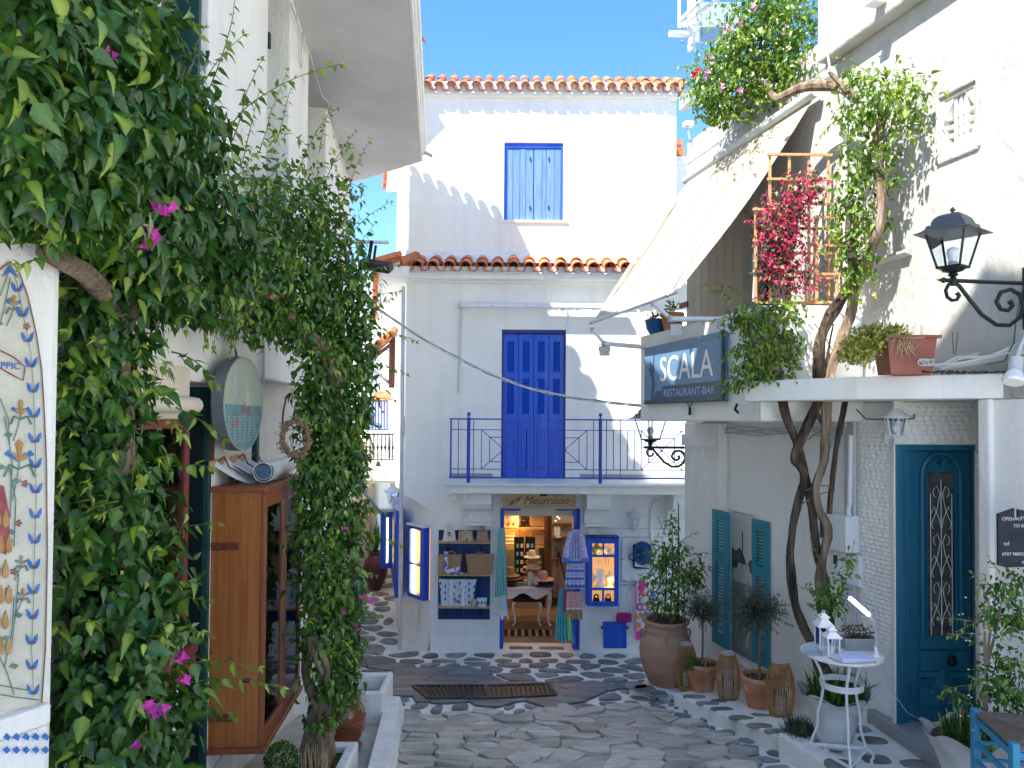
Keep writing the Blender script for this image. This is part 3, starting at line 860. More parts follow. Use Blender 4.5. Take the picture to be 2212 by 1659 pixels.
obj('top_side_soffit', MB(us).box((-5,-.22,c1z+.06),(.2,.02,c1z+.18)), 'plaster', house)
# ---- balcony door: four louvred leaves
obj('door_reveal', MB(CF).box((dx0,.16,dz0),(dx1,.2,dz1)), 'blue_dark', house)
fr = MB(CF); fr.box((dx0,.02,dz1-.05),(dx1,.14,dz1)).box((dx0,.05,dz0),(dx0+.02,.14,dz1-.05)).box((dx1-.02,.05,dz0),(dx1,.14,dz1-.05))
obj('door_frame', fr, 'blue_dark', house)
lw_ = (dx1-dx0-.04)/4
H = dz1-.05-dz0
zz = lambda py: CF.p(1150, py, .07)[1]
slat_me = None
for i in range(4):
    a = dx0+.02+i*lw_+.003; b = a+lw_-.006; a2, b2 = a+lw_*.27, b-lw_*.27
    z0_, z3 = dz0+.012, dz1-.055
    zt_a, zt_b = zz(737), zz(803); zm_a, zm_b = zz(818), zz(894); zp_a, zp_b = zz(916), zz(1012)
    lf = MB(CF).slab_holes(a, b, z0_, z3, .035, [(a2, zt_b, b2, zt_a), (a2, zm_b, b2, zm_a)])
    for q in range(len(lf.v)): lf.v[q] = lf.v[q] + Vector((0,.075,0))
    leaf_ = obj('door_leaf', lf, 'blue', house, bev=.003)
    obj('panel', MB(CF).box((a2-.012,.062,zp_b),(b2+.012,.0745,zp_a)), 'blue', leaf_, bev=.004)
    for (za, zb_) in ((zt_a, zt_b), (zm_a, zm_b)):
        n = int((za-zb_)/.036)
        for k in range(n):
            z = zb_ + (k+.5)*(za-zb_)/n
            if slat_me is None:
                slat_me = mesh_of('slat', MB().obox((0,0,0),((b2-a2)/2,0,0),(0,.011,-.0145),(0,.0025,.003)), 'blue')
            inst('slat', slat_me, leaf_, Matrix.Translation((( a2+b2)/2, 11.0+.084, z)))
ac = thing('awning', 'rolled up awning cassette with a drop arm, fixed flat above the blue balcony door', 'awning', CF.w(*[CF.p(1150,657)[0],0,CF.p(1150,657)[1]]))
a0 = CF.p(997,656,-.14); a1 = CF.p(1310,661,-.14)
obj('cassette', MB(CF).tube([(a0[0],-.11,a0[1]),(a1[0]+.25,-.11,a1[1])], .035, 10), 'white_metal', ac, smooth=60)
obj('front_bar', MB(CF).box((a0[0],-.19,a0[1]-.05),(a1[0]+.25,-.15,a0[1]-.0)), 'white_metal', ac)
obj('arm', MB(CF).tube([(a0[0],-.10,a0[1]),(a0[0]-.02,-.08,a0[1]-.6),(CF.p(991,850,-.05)[0],-.05,CF.p(991,850,-.05)[1])], .017, 6), 'pipe_grey', ac)
obj('bracket', MB(CF).box((a0[0]-.04,-.12,a0[1]-.06),(a0[0]+.02,0,a0[1]+.03)), 'pipe_grey', ac)
# ---- balcony
bx0 = CF.p(960,1045,-.8)[0]; bx1 = 2.62
bz = zb
BD = -.82
bal = obj('balcony', MB(CF).box((bx0+.06,BD+.05,bz-.15),(bx1,-.001,bz-.045)), 'plaster', house, bev=.005)
obj('edge', MB(CF).box((bx0,BD,bz-.045),(bx1,BD+.14,bz-.004)), 'marble_white', bal, bev=.01)
n = 11
for i in range(n):
    q0 = bx0+(bx1-bx0)*i/n; q1 = bx0+(bx1-bx0)*(i+1)/n
    for (r0, r1) in ((BD+.142, -.42), (-.416, -.002)):
        obj('floor_tile', MB(CF).box((q0+.002,r0,bz-.045),(q1-.002,r1,bz-.002)), 'marble_white', bal)
    if not (q1 > dx0 and q0 < dx1):
        obj('skirting_tile', MB(CF).box((q0+.002,-.014,bz),(q1-.002,-.001,bz+.07)), 'marble_grey', bal)
def corbel(px0, px1):
    x0_, _ = CF.p(px0, 1090, -.4); x1_, _ = CF.p(px1, 1090, -.4)
    pr = [(0,0),(-.52,0),(-.55,-.05),(-.55,-.17),(-.50,-.24),(-.40,-.27),(-.24,-.28),(-.16,-.34),(-.13,-.42),(-.16,-.47),(-.22,-.485),(-.22,-.52),(0,-.52)]
    obj('corbel', MB(CF).prism([(x0_, y, bz-.151+z) for y, z in pr], (x1_-x0_,0,0)), 'plaster', house, smooth=35)
corbel(1000,1062); corbel(1266,1316); corbel(1450,1500)
rail = obj('railing', MB(CF).bar((bx0+.06,BD+.07,CF.p(1150,906,-.75)[1]), (bx1,BD+.07,CF.p(1150,906,-.75)[1]), .03, .02)
            .bar((bx0+.06,BD+.07,bz+.07),(bx1,BD+.07,bz+.07),.02,.02), 'blue_rail', house)
RY = BD+.07
rz = lambda py: CF.p(1150, py, RY)[1]
rxp = lambda px: CF.p(px, 970, RY)[0]
ztp, z2, z3_, z4 = rz(906), rz(929), rz(1014), rz(1034)
def rb(a, b, w_=.011): obj('bar', MB(CF).bar((rxp(a[0]) if a[0] > 50 else a[0], RY, a[1]), (rxp(b[0]) if b[0] > 50 else b[0], RY, b[1]), w_), 'blue_rail', rail)
rb((974,ztp),(974,z4),.022); rb((974,z2),(1560,z2)); rb((974,z3_),(1560,z3_))
for p in (990,1023): rb((p,ztp),(p,z4))
def motif(x0p, x1p):
    """square of diagonals: outer uprights, inner bracket, cross"""
    xm = (x0p+x1p)/2; zc = (z2+z3_)/2
    rb((x0p,z2),(x0p,z3_)); rb((x1p,z2),(x1p,z3_))
    rb((x0p,z2),(x1p,z3_)); rb((x0p,z3_),(x1p,z2))
    k = .19
    xa, xb = x0p+(x1p-x0p)*k*.95, x1p-(x1p-x0p)*k*.95; za, zb2 = z2+(z3_-z2)*k, z3_-(z3_-z2)*k
    rb((xa,za),(xa,zb2)); rb((xb,za),(xb,zb2)); rb((xa,za),(xb,za)); rb((xa,zb2),(xb,zb2))
    obj('boss', MB(CF).lathe([(0,-.02),(.018,-.012),(.022,0),(.018,.012),(0,.02)], (rxp(xm),RY,zc), 8), 'blue_rail', rail, smooth=60)
motif(1040,1137); motif(1172,1268)
rb((1137,z3_),(1137,z2)); rb((1154,ztp),(1154,z4))
for p in (1282,1310,1340): rb((p,ztp),(p,z4))
for p in (1325,1355,1370): rb((p,z2),(p,z3_))
motif(1385,1473)
rb((1385,z2),(1385,z3_)); rb((1492,ztp),(1492,z4))
for p in (1012,1297):
    x_ = rxp(p)
    obj('post', MB(CF).tube([(x_,RY,bz-.03),(x_,RY,ztp+.02)], .024, 10).lathe([(0,0),(.012,.0),(.010,.02),(.024,.035),(.026,.05),(.018,.07),(0,.078)], (x_,RY,ztp+.02), 10), 'blue_rail', rail, smooth=50)
# ---- shop opening, frame, step
obj('shop_step', MB(CF).prism([(sx0-.06,-.11,-.16),(sx0-.06,-.09,.0),(sx0-.06,-.0,.02),(sx0-.06,.3,.02),(sx0-.06,.3,-.16)], (sx1-sx0+.12,0,0)), 'whitewash_kerb', house, bev=.01)
for (a,b) in ((1100,1150),(1165,1218)):
    p_ = CF.rect(a,1405,b,1409,.05)
    obj('step_stone', MB(CF).box((p_[0],-.02,.015),(p_[2],.10,.027)), 'joint_stone', house, bev=.01)
df = MB(CF)
df.box((sx0,-.015,.02),(sx0+.055,.22,sz1)).box((sx1-.10,.03,.02),(sx1-.03,.22,sz1)).box((sx0+.055,-.005,sz1-.04),(sx0+.30,.2,sz1)).box((sx1-.36,0,sz1-.03),(sx1-.1,.2,sz1))
obj('shop_door_frame', df, 'blue', house, bev=.004)
obj('shop_lintel', MB(CF).box((sx0+.055,.05,sz1-.12),(sx1-.10,.2,sz1+.0)), 'plaster_cream', house)
dl = obj('shop_door_leaf', MB(CF).box((sx1-.03,-.06,.03),(sx1+.0,.0,sz1-.0)).box((sx1-.10,-.10,.05),(sx1-.055,.03,sz1-.01)), 'blue', house, bev=.003)
for (a, b_) in ((sx0-.10, sx0-.0), (sx1+.0, sx1+.10)):
    obj('surround', MB(CF).box((a,-.012,.0),(b_,-.0005,sz1+.06)), 'plaster', house, bev=.004)
hx0,hz0,hx1,hz1 = CF.rect(1303,1343,1353,1408)
ht = obj('hatch', MB(CF).box((hx0,-.03,hz0),(hx1,-.001,hz1)), 'blue', house, bev=.003)
for z_ in (hz0+.09, hz1-.1):
    for x_ in (hx0-.03, hx1-.005): obj('hinge', MB(CF).box((x_,-.02,z_),(x_+.035,-.001,z_+.035)), 'blue_dark', ht)
ux,uz,uX,uZ = CF.rect(1343,1160,1430,1256)
ud = obj('meter_door', MB(CF).box((ux,-.012,uz),(uX,-.001,uZ)), 'plaster', house, bev=.003)
fr = MB(CF)
for (p, q) in (((ux,uz),(uX,uz)),((ux,uZ),(uX,uZ)),((ux,uz),(ux,uZ)),((uX,uz),(uX,uZ)),((ux-.02,uz-.05),(uX,uz-.05))):
    fr.bar((p[0],-.012,p[1]),(q[0],-.012,q[1]),.010,.012)
obj('frame', fr, 'grey_paint', ud)
obj('latch', MB(CF).box((ux-.03,-.03,(uz+uZ)/2-.01),(ux+.03,-.012,(uz+uZ)/2+.01)), 'grey_paint', ud)
cab = MB(CF)
cp = lambda px, py, y=-.02: (CF.p(px,py,y)[0], y, CF.p(px,py,y)[1])
cab.tube([cp(1283,1140),cp(1330,1141),cp(1400,1142),cp(1460,1142)], .006, 5)
obj('cable', cab, 'cable', house, smooth=60)
obj('conduit', MB(CF).tube([cp(1425,1080),cp(1414,1085),cp(1407,1100),cp(1406,1140),cp(1408,1170),cp(1414,1185)], .022, 8), 'plaster', house, smooth=60)
obj('conduit', MB(CF).tube([cp(883,602,-.03),cp(1000,605,-.03),cp(1200,608,-.03),cp(1380,611,-.03)], .011, 6), 'cable', house, smooth=60)
obj('drain_pipe', MB(SD).tube([(-.03,-.05,-.1),(-.03,-.05,1.0),(-.05,-.05,zf0-.1)], .030, 10), 'pipe_grey', house, smooth=60)
obj('junction_box', MB(CF).box((cp(1276,0)[0],-.07,cp(0,1145)[2]),(cp(1290,0)[0],0,cp(0,1131)[2])), 'white_paint', house, bev=.004)
obj('wire', MB(CF).tube([cp(1223,660),cp(1227,690),cp(1222,705)], .006, 5), 'cable', house)
jb = MB(SD).box((-.42,-.06,E-.25),(-.22,0,E+.03)); obj('meter_box', jb, 'plaster_cream', house, bev=.004)
def text_mesh(name, body, size, matn, M, parent, sx=1.0, depth=.002, shear=0.0, align='CENTER', off=0.0, label=None):
    cu = bpy.data.curves.new(name, 'FONT'); cu.body = body; cu.size = size; cu.align_x = align; cu.extrude = depth; cu.shear = shear; cu.offset = off
    cu.resolution_u = 3
    o = bpy.data.objects.new(name, cu); COL.objects.link(o)
    dg = bpy.context.evaluated_depsgraph_get()
    me = bpy.data.meshes.new_from_object(o.evaluated_get(dg))
    bpy.data.objects.remove(o)
    me.materials.clear(); me.materials.append(M_[matn])
    S_ = Matrix.Diagonal((sx, 1, 1, 1))
    return inst(name, me, parent, M @ S_)
# == LEFT HOUSE
lh = thing('house', 'white house along the left of the lane with a wide overhanging balcony slab', 'house', (-2.0, 4.6, zg(4.6)))
LU = Frame((-1.112-.1187*5.55, 5.55, 0), (-.1187, 1))            # its upper storey stands a little proud
zled = E + .80
nx0, nz0, nx1, nz1 = LW.rect(545, 822, 636, 1150)
gx0 = LW.p(397, 1000)[0]; gx1 = LW.p(456, 1000)[0]; gz1 = LW.p(430, 826)[1]
vx0 = LW.p(322, 1000)[0]
w = MB(LW).slab_holes(-8, LW.p(757, 800)[0], -.2, zled, .4, [(nx0, 1.9, nx1, nz1), (gx0, .6, gx1, gz1)])
obj('lower_wall', w, 'plaster_left', lh, bev=.02)
uz1 = E + 3.45
ops = []
for (a, b) in ((345, 450), (575, 625), (665, 705)):
    ops.append((LU.p(a if a != 575 else 576, 300)[0], E+1.2, LU.p(b, 300)[0], uz1+.01))
w = MB(LU).slab_holes(-8, LU.p(757, 400)[0], zled, uz1, .35, ops)
obj('upper_wall', w, 'plaster_left', lh, bev=.012)
obj('end_wall', MB().box((-6, 10.2, -.1), (LU.w(LU.p(757,400)[0],0,0).x-.3, 10.5, uz1)), 'plaster_left', lh)
obj('upper_room', MB(LU).box((-8,.30,zled),(LU.p(757,400)[0]-.3,.34,uz1)), 'plaster_left', lh)
x_, z_ = LU.p(345, 90)
o_ = ops[0]
shu = obj('shutter', MB(LU).box((o_[0]+.02,.12,E+1.25),(o_[0]+.06,.18,uz1)).box((o_[2]-.12,.02,E+1.25),(o_[2]-.08,.2,uz1)), 'green_door', lh)
for k in range(34):
    z = E+1.3+k*.055
    obj('slat', MB(LU).obox(((o_[0]+o_[2]-.12)/2+.02,.15,z),((o_[2]-o_[0]-.18)/2,0,0),(0,.022,-.012),(0,.003,.005)), 'shutter_grey', shu)
for o_ in ops[1:]:
    obj('balcony_door', MB(LU).box((o_[0]-.0,.22,o_[1]),(o_[2],.26,o_[3])), 'green_door', lh)
obj('hinge', MB(LU).box((ops[1][0]+.005,-.01,LU.p(580,85)[1]-.05),(ops[1][0]+.05,.03,LU.p(580,85)[1]+.05)), 'black_iron', lh)
S1 = hit(909, 350, uz1); S0 = hit(883, 0, uz1); S2 = LU.w(LU.p(757,400)[0]+.02, 0, 0)
du = Vector((S1[0]-S0[0], S1[1]-S0[1])).normalized()
S00 = (S1[0]-du.x*7.2, S1[1]-du.y*7.2)
top = [(S00[0], S00[1]), S1, (S2.x, S2.y), (S2.x-1.5, S2.y+.1), (-3.6, S00[1])]
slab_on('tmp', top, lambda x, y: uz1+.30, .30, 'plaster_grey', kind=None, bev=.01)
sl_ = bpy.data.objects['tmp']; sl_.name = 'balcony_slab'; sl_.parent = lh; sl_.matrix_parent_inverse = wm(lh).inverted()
ed = MB()
nrm = Vector((-du.y, du.x)) * -1
def edge_strip(a, b, nn, steps):
    for (o0, o1, z0_, z1_) in steps:
        A0 = (a[0]+nn.x*o0, a[1]+nn.y*o0); B0 = (b[0]+nn.x*o0, b[1]+nn.y*o0); A1 = (a[0]+nn.x*o1, a[1]+nn.y*o1); B1 = (b[0]+nn.x*o1, b[1]+nn.y*o1)
        ed.add([(A0[0],A0[1],z0_),(A1[0],A1[1],z0_),(B1[0],B1[1],z0_),(B0[0],B0[1],z0_),(A0[0],A0[1],z1_),(A1[0],A1[1],z1_),(B1[0],B1[1],z1_),(B0[0],B0[1],z1_)],
               [(0,3,2,1),(4,5,6,7),(0,1,5,4),(1,2,6,5),(2,3,7,6),(3,0,4,7)])
nn = Vector((abs(nrm.x), nrm.y if nrm.x > 0 else -nrm.y))
edge_strip(S00, S1, nn, [(0,.03,uz1-.0,uz1+.09),(0,.05,uz1+.092,uz1+.16),(0,.075,uz1+.162,uz1+.34)])
obj('slab_moulding', ed, 'plaster', lh, bev=.006)
obj('gutter_spout', MB().bar((S1[0]+.02,S1[1]-.1,uz1+.12),(S1[0]+.16,S1[1]-.05,uz1+.06),.05,.03), 'grey_paint', lh)
Cc = at(910, 97, 10.2)
zr = Cc.z
def block(name, x1, y0, y1, z1, matn='plaster_left'):
    obj(name, MB().box((-6.5, y0, uz1+.3), (x1, y1, z1)), M_[matn], lh)
block('top_storey', -1.75, 4.2, 10.0, zr-.05)
EF = Frame((Cc.x, 4.2, 0), (0, 1))
tile_roof(lh, EF, 3.0, Cc.y-.5-4.2, zr-.48, 0.0, .21, 2, .3, .42, 'roof_tile')
obj('roof_shade_box', MB().box((-6.4,5.0,uz1+.3),(Cc.x,7.2,E+5.6)), 'plaster_left', lh)  # added box out of view, keeps the sun off the restaurant sign
obj('roof_shade_box', MB().box((-6.3,4.18,uz1+.31),(Cc.x-.01,4.99,E+5.95)), 'plaster_left', lh)  # second unseen box, added to block the sun
obj('eave', MB().add([(Cc.x+.03,7.2,zr-.55),(Cc.x+.03,Cc.y-.5,zr-.55),(-3.6,Cc.y-.5,zr+.2),(-3.6,6.7,zr+.2),(Cc.x+.03,7.2,zr-.49),(Cc.x+.03,Cc.y-.5,zr-.49),(-3.6,Cc.y-.5,zr+.26),(-3.6,6.7,zr+.26)],
    [(0,3,2,1),(4,5,6,7),(0,1,5,4),(1,2,6,5),(2,3,7,6),(3,0,4,7)]), 'plaster', lh)
obj('eave', MB().add([(Cc.x+.02,Cc.y-.52,zr-.1),(Cc.x+.02,Cc.y,zr-.1),(-3.6,Cc.y+.75,zr-.1),(-3.6,Cc.y-.52,zr-.1),(Cc.x+.02,Cc.y-.52,zr-.04),(Cc.x+.02,Cc.y,zr-.04),(-3.6,Cc.y+.75,zr-.04),(-3.6,Cc.y-.52,zr-.04)],
    [(0,3,2,1),(4,5,6,7),(0,1,5,4),(1,2,6,5),(2,3,7,6),(3,0,4,7)]), 'plaster', lh)
EG = Frame((Cc.x, Cc.y, 0), (-1, .34))
tile_roof(lh, EG, 0.0, 2.4, zr-.03, 0.0, .165, 2, .3, .42, 'roof_tile')
block('mid_shade_block', -1.25, 1.9, 4.15, E+7.0)  # unseen mass, sized to shade the canopy front and parapet
block('near_shade_block', -1.25, -1.5, 1.2, E+9.0)  # unseen mass added to throw shade on the lower right wall
ga = MB().prism([(-1.25,1.2,uz1+.3),(-1.25,1.9,uz1+.3),(-1.25,1.9,E+8.05),(-1.25,1.2,E+8.9)], (-5,0,0)); obj('shade_wedge', ga, 'plaster_left', lh)  # unseen wedge, shaped to slant the shadow edge on the right wall
cb = [LU.w(LU.p(px, py)[0], -.03, LU.p(px, py)[1]-.02) for px, py in ((620,2),(640,60),(662,110),(672,150),(690,205),(700,212),(712,250),(725,300),(738,345),(748,372))]
obj('cable', MB().tube(cb, .008, 5), 'cable', lh, smooth=60)
lp = [(628,10),(633,60),(636,130),(640,145),(640,110),(645,70),(652,85)]
obj('cable', MB().tube([LU.w(LU.p(px,py)[0], -.04, LU.p(px,py)[1]) for px, py in lp], .006, 5), 'cable', lh, smooth=60)
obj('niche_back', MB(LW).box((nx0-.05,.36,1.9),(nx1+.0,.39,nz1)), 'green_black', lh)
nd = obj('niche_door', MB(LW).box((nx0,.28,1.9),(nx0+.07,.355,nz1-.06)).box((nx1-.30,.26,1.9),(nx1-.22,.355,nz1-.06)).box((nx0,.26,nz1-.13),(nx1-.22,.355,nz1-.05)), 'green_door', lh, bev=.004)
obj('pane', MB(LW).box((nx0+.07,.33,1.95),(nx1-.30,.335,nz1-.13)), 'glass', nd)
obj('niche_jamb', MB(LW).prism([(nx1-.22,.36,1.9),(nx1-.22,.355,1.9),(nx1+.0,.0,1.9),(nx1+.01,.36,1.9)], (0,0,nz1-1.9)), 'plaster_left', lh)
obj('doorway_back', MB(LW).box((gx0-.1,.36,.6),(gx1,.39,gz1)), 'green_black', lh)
dl_ = obj('open_door_leaf', MB(LW).box((gx1-.045,-.004,.62),(gx1-.002,.35,gz1-.02)), 'green_door', lh, bev=.004)
dp = MB(LW).box((gx1-.052,.03,.75),(gx1-.045,.33,gz1-.2)); obj('panel', dp, 'green_black', dl_)
obj('hinge', MB(LW).box((gx1-.03,-.02,E-.35),(gx1+.0,-.005,E-.12)), 'rust', dl_)
vz1 = LW.p(393, 795)[1]; vzs = LW.p(395, 875)[1]; vzf = LW.p(390, 905)[1]; vzb = LW.p(390, 1400)[1]
wn_ = obj('shop_window', MB(LW).box((vx0-.5,-.03,vzb),(gx0-.01,-.001,vz1)), 'plaster_cream', lh, bev=.004)
obj('cornice', MB(LW).tube([(vx0-.5,-.05,vzs),(gx0+.02,-.05,vzs)], .045, 12), 'plaster_cream', wn_, smooth=60)
obj('frame', MB(LW).box((gx0-.10,-.05,vzb+.05),(gx0-.05,-.031,vzf)).box((vx0-.5,-.05,vzf-.05),(gx0-.10,-.031,vzf)), 'red_frame', wn_, bev=.004)
obj('pane', MB(LW).box((vx0-.5,-.036,vzb+.05),(gx0-.10,-.031,vzf-.05)), 'glass', wn_)
obj('backing', MB(LW).box((vx0-.5,-.0305,vzb+.05),(gx0-.10,-.030,vzf-.05)), 'photo_mid', wn_)
obj('sill', MB(LW).tube([(vx0-.5,-.06,vzb),(gx0+.01,-.06,vzb)], .035, 10).box((vx0-.5,-.09,vzb-.11),(gx0-.02,-.001,vzb-.02)), 'red_frame', wn_, smooth=50)
obj('tile_strip', MB(LW).box((gx1+.02,-.012,LW.p(470,1659)[1]-.1),(LW.p(500,1640)[0],-.001,LW.p(480,1628)[1])), 'photo_light', lh)
obj('conduit', MB(LW).tube([LW.w(0,0,0)*0+Vector((LW.p(563,y)[0],-.02,LW.p(563,y)[1])) for y in (735,780,830)], .012, 6), 'cable', lh)
obj('conduit', MB(LW).tube([Vector((LW.p(x,y)[0],-.03,LW.p(x,y)[1])) for x,y in ((640,835),(628,848),(610,862),(604,890),(601,940))], .008, 6), 'cable_dark', lh)
from_text = None
ma = at(0, 1000, 2.3); md = Vector((.46, .888, 0))
MF = Frame((ma.x, ma.y, 0), (md.x, md.y))
mu = thing('mural', 'pointed arch mural with blue leaf chains and orange lilies at the far left', 'mural', (ma.x, ma.y, E-1.2))
wl = MB(MF).box((-.5,.01,.9),(MF.p(112,1000)[0]+.03,.25,E+.75)); obj('wall_panel', wl, 'plaster_left', mu, bev=.03)
mp = lambda px, py, y=-.004: Vector((MF.p(px, py, 0)[0], y, MF.p(px, py, 0)[1]))
arch = [(-60,1555),(-60,600),(0,578),(22,562),(38,575),(62,640),(80,720),(92,800),(98,900),(102,1000),(104,1200),(100,1400),(92,1520)]
obj('ground_coat', MB(MF).prism([mp(*p, y=.004) for p in arch], (0,.02,0)), 'mural_ground', mu)
def stroke(pts, w_, matn, name='painted_line', y=-.001):
    P = [mp(*p, y=y) for p in pts]
    obj(name, MB(MF).tube(P, w_, 4), M_[matn], mu)
stroke([(0,582),(22,566),(38,579),(60,640),(78,720),(90,800),(96,900),(100,1000),(102,1200),(98,1400),(90,1520)], .0022, 'paint_brown')
stroke([(22,572),(36,610),(52,690),(66,760),(72,840),(76,960),(78,1080),(74,1200),(72,1300),(68,1400),(72,1490)], .0010, 'paint_green')
obj('painted_tip', MB(MF).prism([mp(*p, y=-.001) for p in ((4,598),(22,570),(40,600),(22,588))], (0,.003,0)), 'paint_blue', mu)
for k in range(17):
    t = k/16
    py = 620 + 870*t
    px = np.interp(py, [572,610,690,760,840,960,1080,1200,1300,1400,1490], [22,36,52,66,72,76,78,74,72,68,72])
    for sd in (-1, 1):
        P = [(px+sd*2,py+10),(px+sd*6,py-4),(px+sd*13,py-12),(px+sd*12,py+0),(px+sd*7,py+10)]
        obj('painted_leaf', MB(MF).prism([mp(*q, y=-.0015) for q in P], (0,.003,0)), 'paint_blue', mu)
    stroke([(px,py+3),(px,py+11)], .0034, 'paint_brown', 'painted_bud')
def lily(px, py, s_):
    for (a, m_) in (((-1,-.1),'paint_blue'),((0,-1.1),'paint_orange'),((1,-.1),'paint_blue'),((-.5,.1),'paint_orange'),((.5,.1),'paint_orange')):
        P = [(px,py+s_),(px+a[0]*s_-s_*.35,py+a[1]*s_+s_*.35),(px+a[0]*s_,py+a[1]*s_),(px+a[0]*s_+s_*.35,py+a[1]*s_+s_*.4)]
        obj('painted_petal', MB(MF).prism([mp(*q, y=-.0015-.0003*random.random()) for q in P], (0,.003,0)), M_[m_], mu)
    stroke([(px,py+s_),(px-6,py+s_*2.6),(px-16,py+s_*4.5)], .0016, 'paint_green')
    for sd in (-1, 1): stroke([(px-2,py+s_*1.6),(px+sd*s_*.9,py+s_*1.2),(px+sd*s_*1.4,py+s_*2.3)], .0032, 'paint_green')
lily(45, 880, 16); lily(42, 975, 24); lily(30, 650, 12); lily(46, 1210, 10); lily(50, 1280, 10)
text_mesh('painted_letters', 'PPIC', .030, 'paint_blue', MF.M @ Matrix.Translation((mp(22,790).x,-.0025,mp(22,797).z)) @ Matrix.Rotation(R(90), 4, 'X'), mu, depth=.0008)
for (q0, q1, q2) in (((0,640),(14,600),(22,572)),((0,700),(10,660),(22,600)),((0,860),(18,905),(20,960)),((20,1010),(34,1080),(30,1180)),((10,900),(26,1000),(22,1120)),((40,1240),(34,1320),(24,1400)),((30,1290),(26,1360),(10,1440)),((-10,1400),(14,1450),(30,1500)),((0,1480),(30,1486),(68,1492)),((0,1500),(34,1506),(84,1512))):
    stroke([q0,q1,q2], .0016, 'paint_green')
for (px, py, sd) in ((8,940,1),(14,1010,-1),(26,1040,1),(14,1150,1),(30,1170,-1),(30,1330,1),(16,1400,-1),(20,1440,1),(8,700,-1),(12,650,1),(4,1380,1)):
    obj('painted_leaf', MB(MF).prism([mp(*q, y=-.0014) for q in ((px,py),(px+sd*9,py-7),(px+sd*20,py-3),(px+sd*13,py+5))], (0,.003,0)), 'paint_green', mu)
for (px, py) in ((30,1235),(18,1275),(58,705),(10,1190),(40,1130),(54,1045)):
    for a_ in range(5):
        an = a_*1.26; obj('painted_petal', MB(MF).prism([mp(px+q*math.cos(an+o), py+q*math.sin(an+o), y=-.0016) for q, o in ((1,0),(6,-.4),(9,0),(6,.4))], (0,.003,0)), 'paint_red', mu)
obj('painted_dress', MB(MF).prism([mp(*p, y=-.0015) for p in ((-60,1030),(8,1050),(20,1110),(20,1190),(-60,1190))], (0,.003,0)), 'paint_red', mu)
for r_ in range(6):
    for k in range(3):
        px, py = -22+k*17+(r_%2)*7, 1120+r_*55
        obj('painted_scale', MB(MF).prism([mp(px+q[0], py+q[1], y=-.0022) for q in ((-7,0),(0,-22),(7,0),(6,14),(0,20),(-6,14))], (0,.003,0)), 'paint_orange', mu)
stroke([(-40,757),(0,757),(30,772),(54,792),(50,822),(30,812),(0,795),(-40,785)], .0022, 'paint_red', 'painted_scroll')
obj('border', MB(MF).box((-.5,-.03,mp(45,1578).z),(MF.p(100,1500)[0],.012,mp(45,1533).z)), 'plaster_left', mu, bev=.008)
for k in range(5):
    px = 2+k*21
    obj('painted_leaf', MB(MF).prism([mp(px+q[0],1592+q[1],y=-.032) for q in ((-8,-3),(0,-13),(8,-6),(4,4))], (0,.003,0)), 'paint_blue', mu)
    obj('painted_leaf', MB(MF).prism([mp(px+q[0],1612+q[1],y=-.032) for q in ((-8,3),(0,12),(8,4),(2,-4))], (0,.003,0)), 'paint_blue', mu)
obj('border', MB(MF).box((-.5,-.02,.9),(MF.p(98,1500)[0],.012,mp(45,1578).z-.002)), 'plaster_left', mu, bev=.01)
# == RIGHT HOUSE
rh = thing('house', 'white rough plastered house on the right with a roof balcony above the restaurant sign', 'house', (3.0, 6.2, zg(6.2)))
RW = RWF
xfar = RW.p(1481, 1100)[0]
xk = RW.p(1800, 136)[0]
zledge = RW.p(1801, 136)[1]
zcan = E+.18
xd0, xd1 = RW.p(1934, 1200)[0], RW.p(2128, 1200)[0]
gv = RW.rect(2040, 205, 2102, 321)
wx0_, wz0_, wx1_, wz1_ = RW.rect(1572, 1108, 1630, 1422)
w = MB(RW).slab_holes(xfar, 1.0, -.3, zcan-.02, .3, [(xd0, -.31, xd1, zcan), (wx0_, wz0_, wx1_, wz1_)])
obj('ground_floor_wall', w, 'plaster', rh, bev=.01)
bdx0, bdz0, bdx1, bdz1 = RW.rect(1604, 452, 1668, 660)
g2 = RW.rect(1868, 300, 1905, 375)
w = MB(RW).slab_holes(xfar+.01, 1.0, zcan-.02, zledge, .3, [(gv[0],gv[1],gv[2],gv[3]), (bdx0, E+.3, bdx1, bdz1)])
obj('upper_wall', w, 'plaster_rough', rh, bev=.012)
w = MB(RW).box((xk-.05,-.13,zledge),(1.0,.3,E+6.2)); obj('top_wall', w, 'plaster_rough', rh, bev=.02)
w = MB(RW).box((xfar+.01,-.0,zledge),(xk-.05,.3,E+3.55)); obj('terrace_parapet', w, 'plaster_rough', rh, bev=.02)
farw = RW.w(xfar,0,0)
obj('end_wall', MB().box((farw.x+.31, farw.y-.05, -.2),(6.5, farw.y+.2, E+3.4)), 'plaster', rh)
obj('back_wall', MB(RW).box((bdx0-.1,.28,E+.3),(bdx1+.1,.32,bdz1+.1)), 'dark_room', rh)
dfz = MB(RW).box((bdx0,.10,E+.3),(bdx0+.05,.2,bdz1)).box((bdx1-.05,.10,E+.3),(bdx1,.2,bdz1)).box((bdx0,.10,bdz1-.06),(bdx1,.2,bdz1))
obj('balcony_door_frame', dfz, 'panel_boards', rh)
fx = RW.p(1905, 8, -.13)
obj('wall_light', MB(RW).box((fx[0]-.05,-.26,fx[1]-.02),(fx[0]+.06,-.13,fx[1]+.02)), 'white_paint', rh, bev=.01)
cbl = [Vector((RW.p(px,py,-.13)[0],-.15,RW.p(px,py,-.13)[1])) for px,py in ((1772,-30),(1775,25),(1786,60),(1790,100),(1797,150))]
obj('cable', MB(RW).tube(cbl, .01, 6), 'cable', rh, smooth=60)
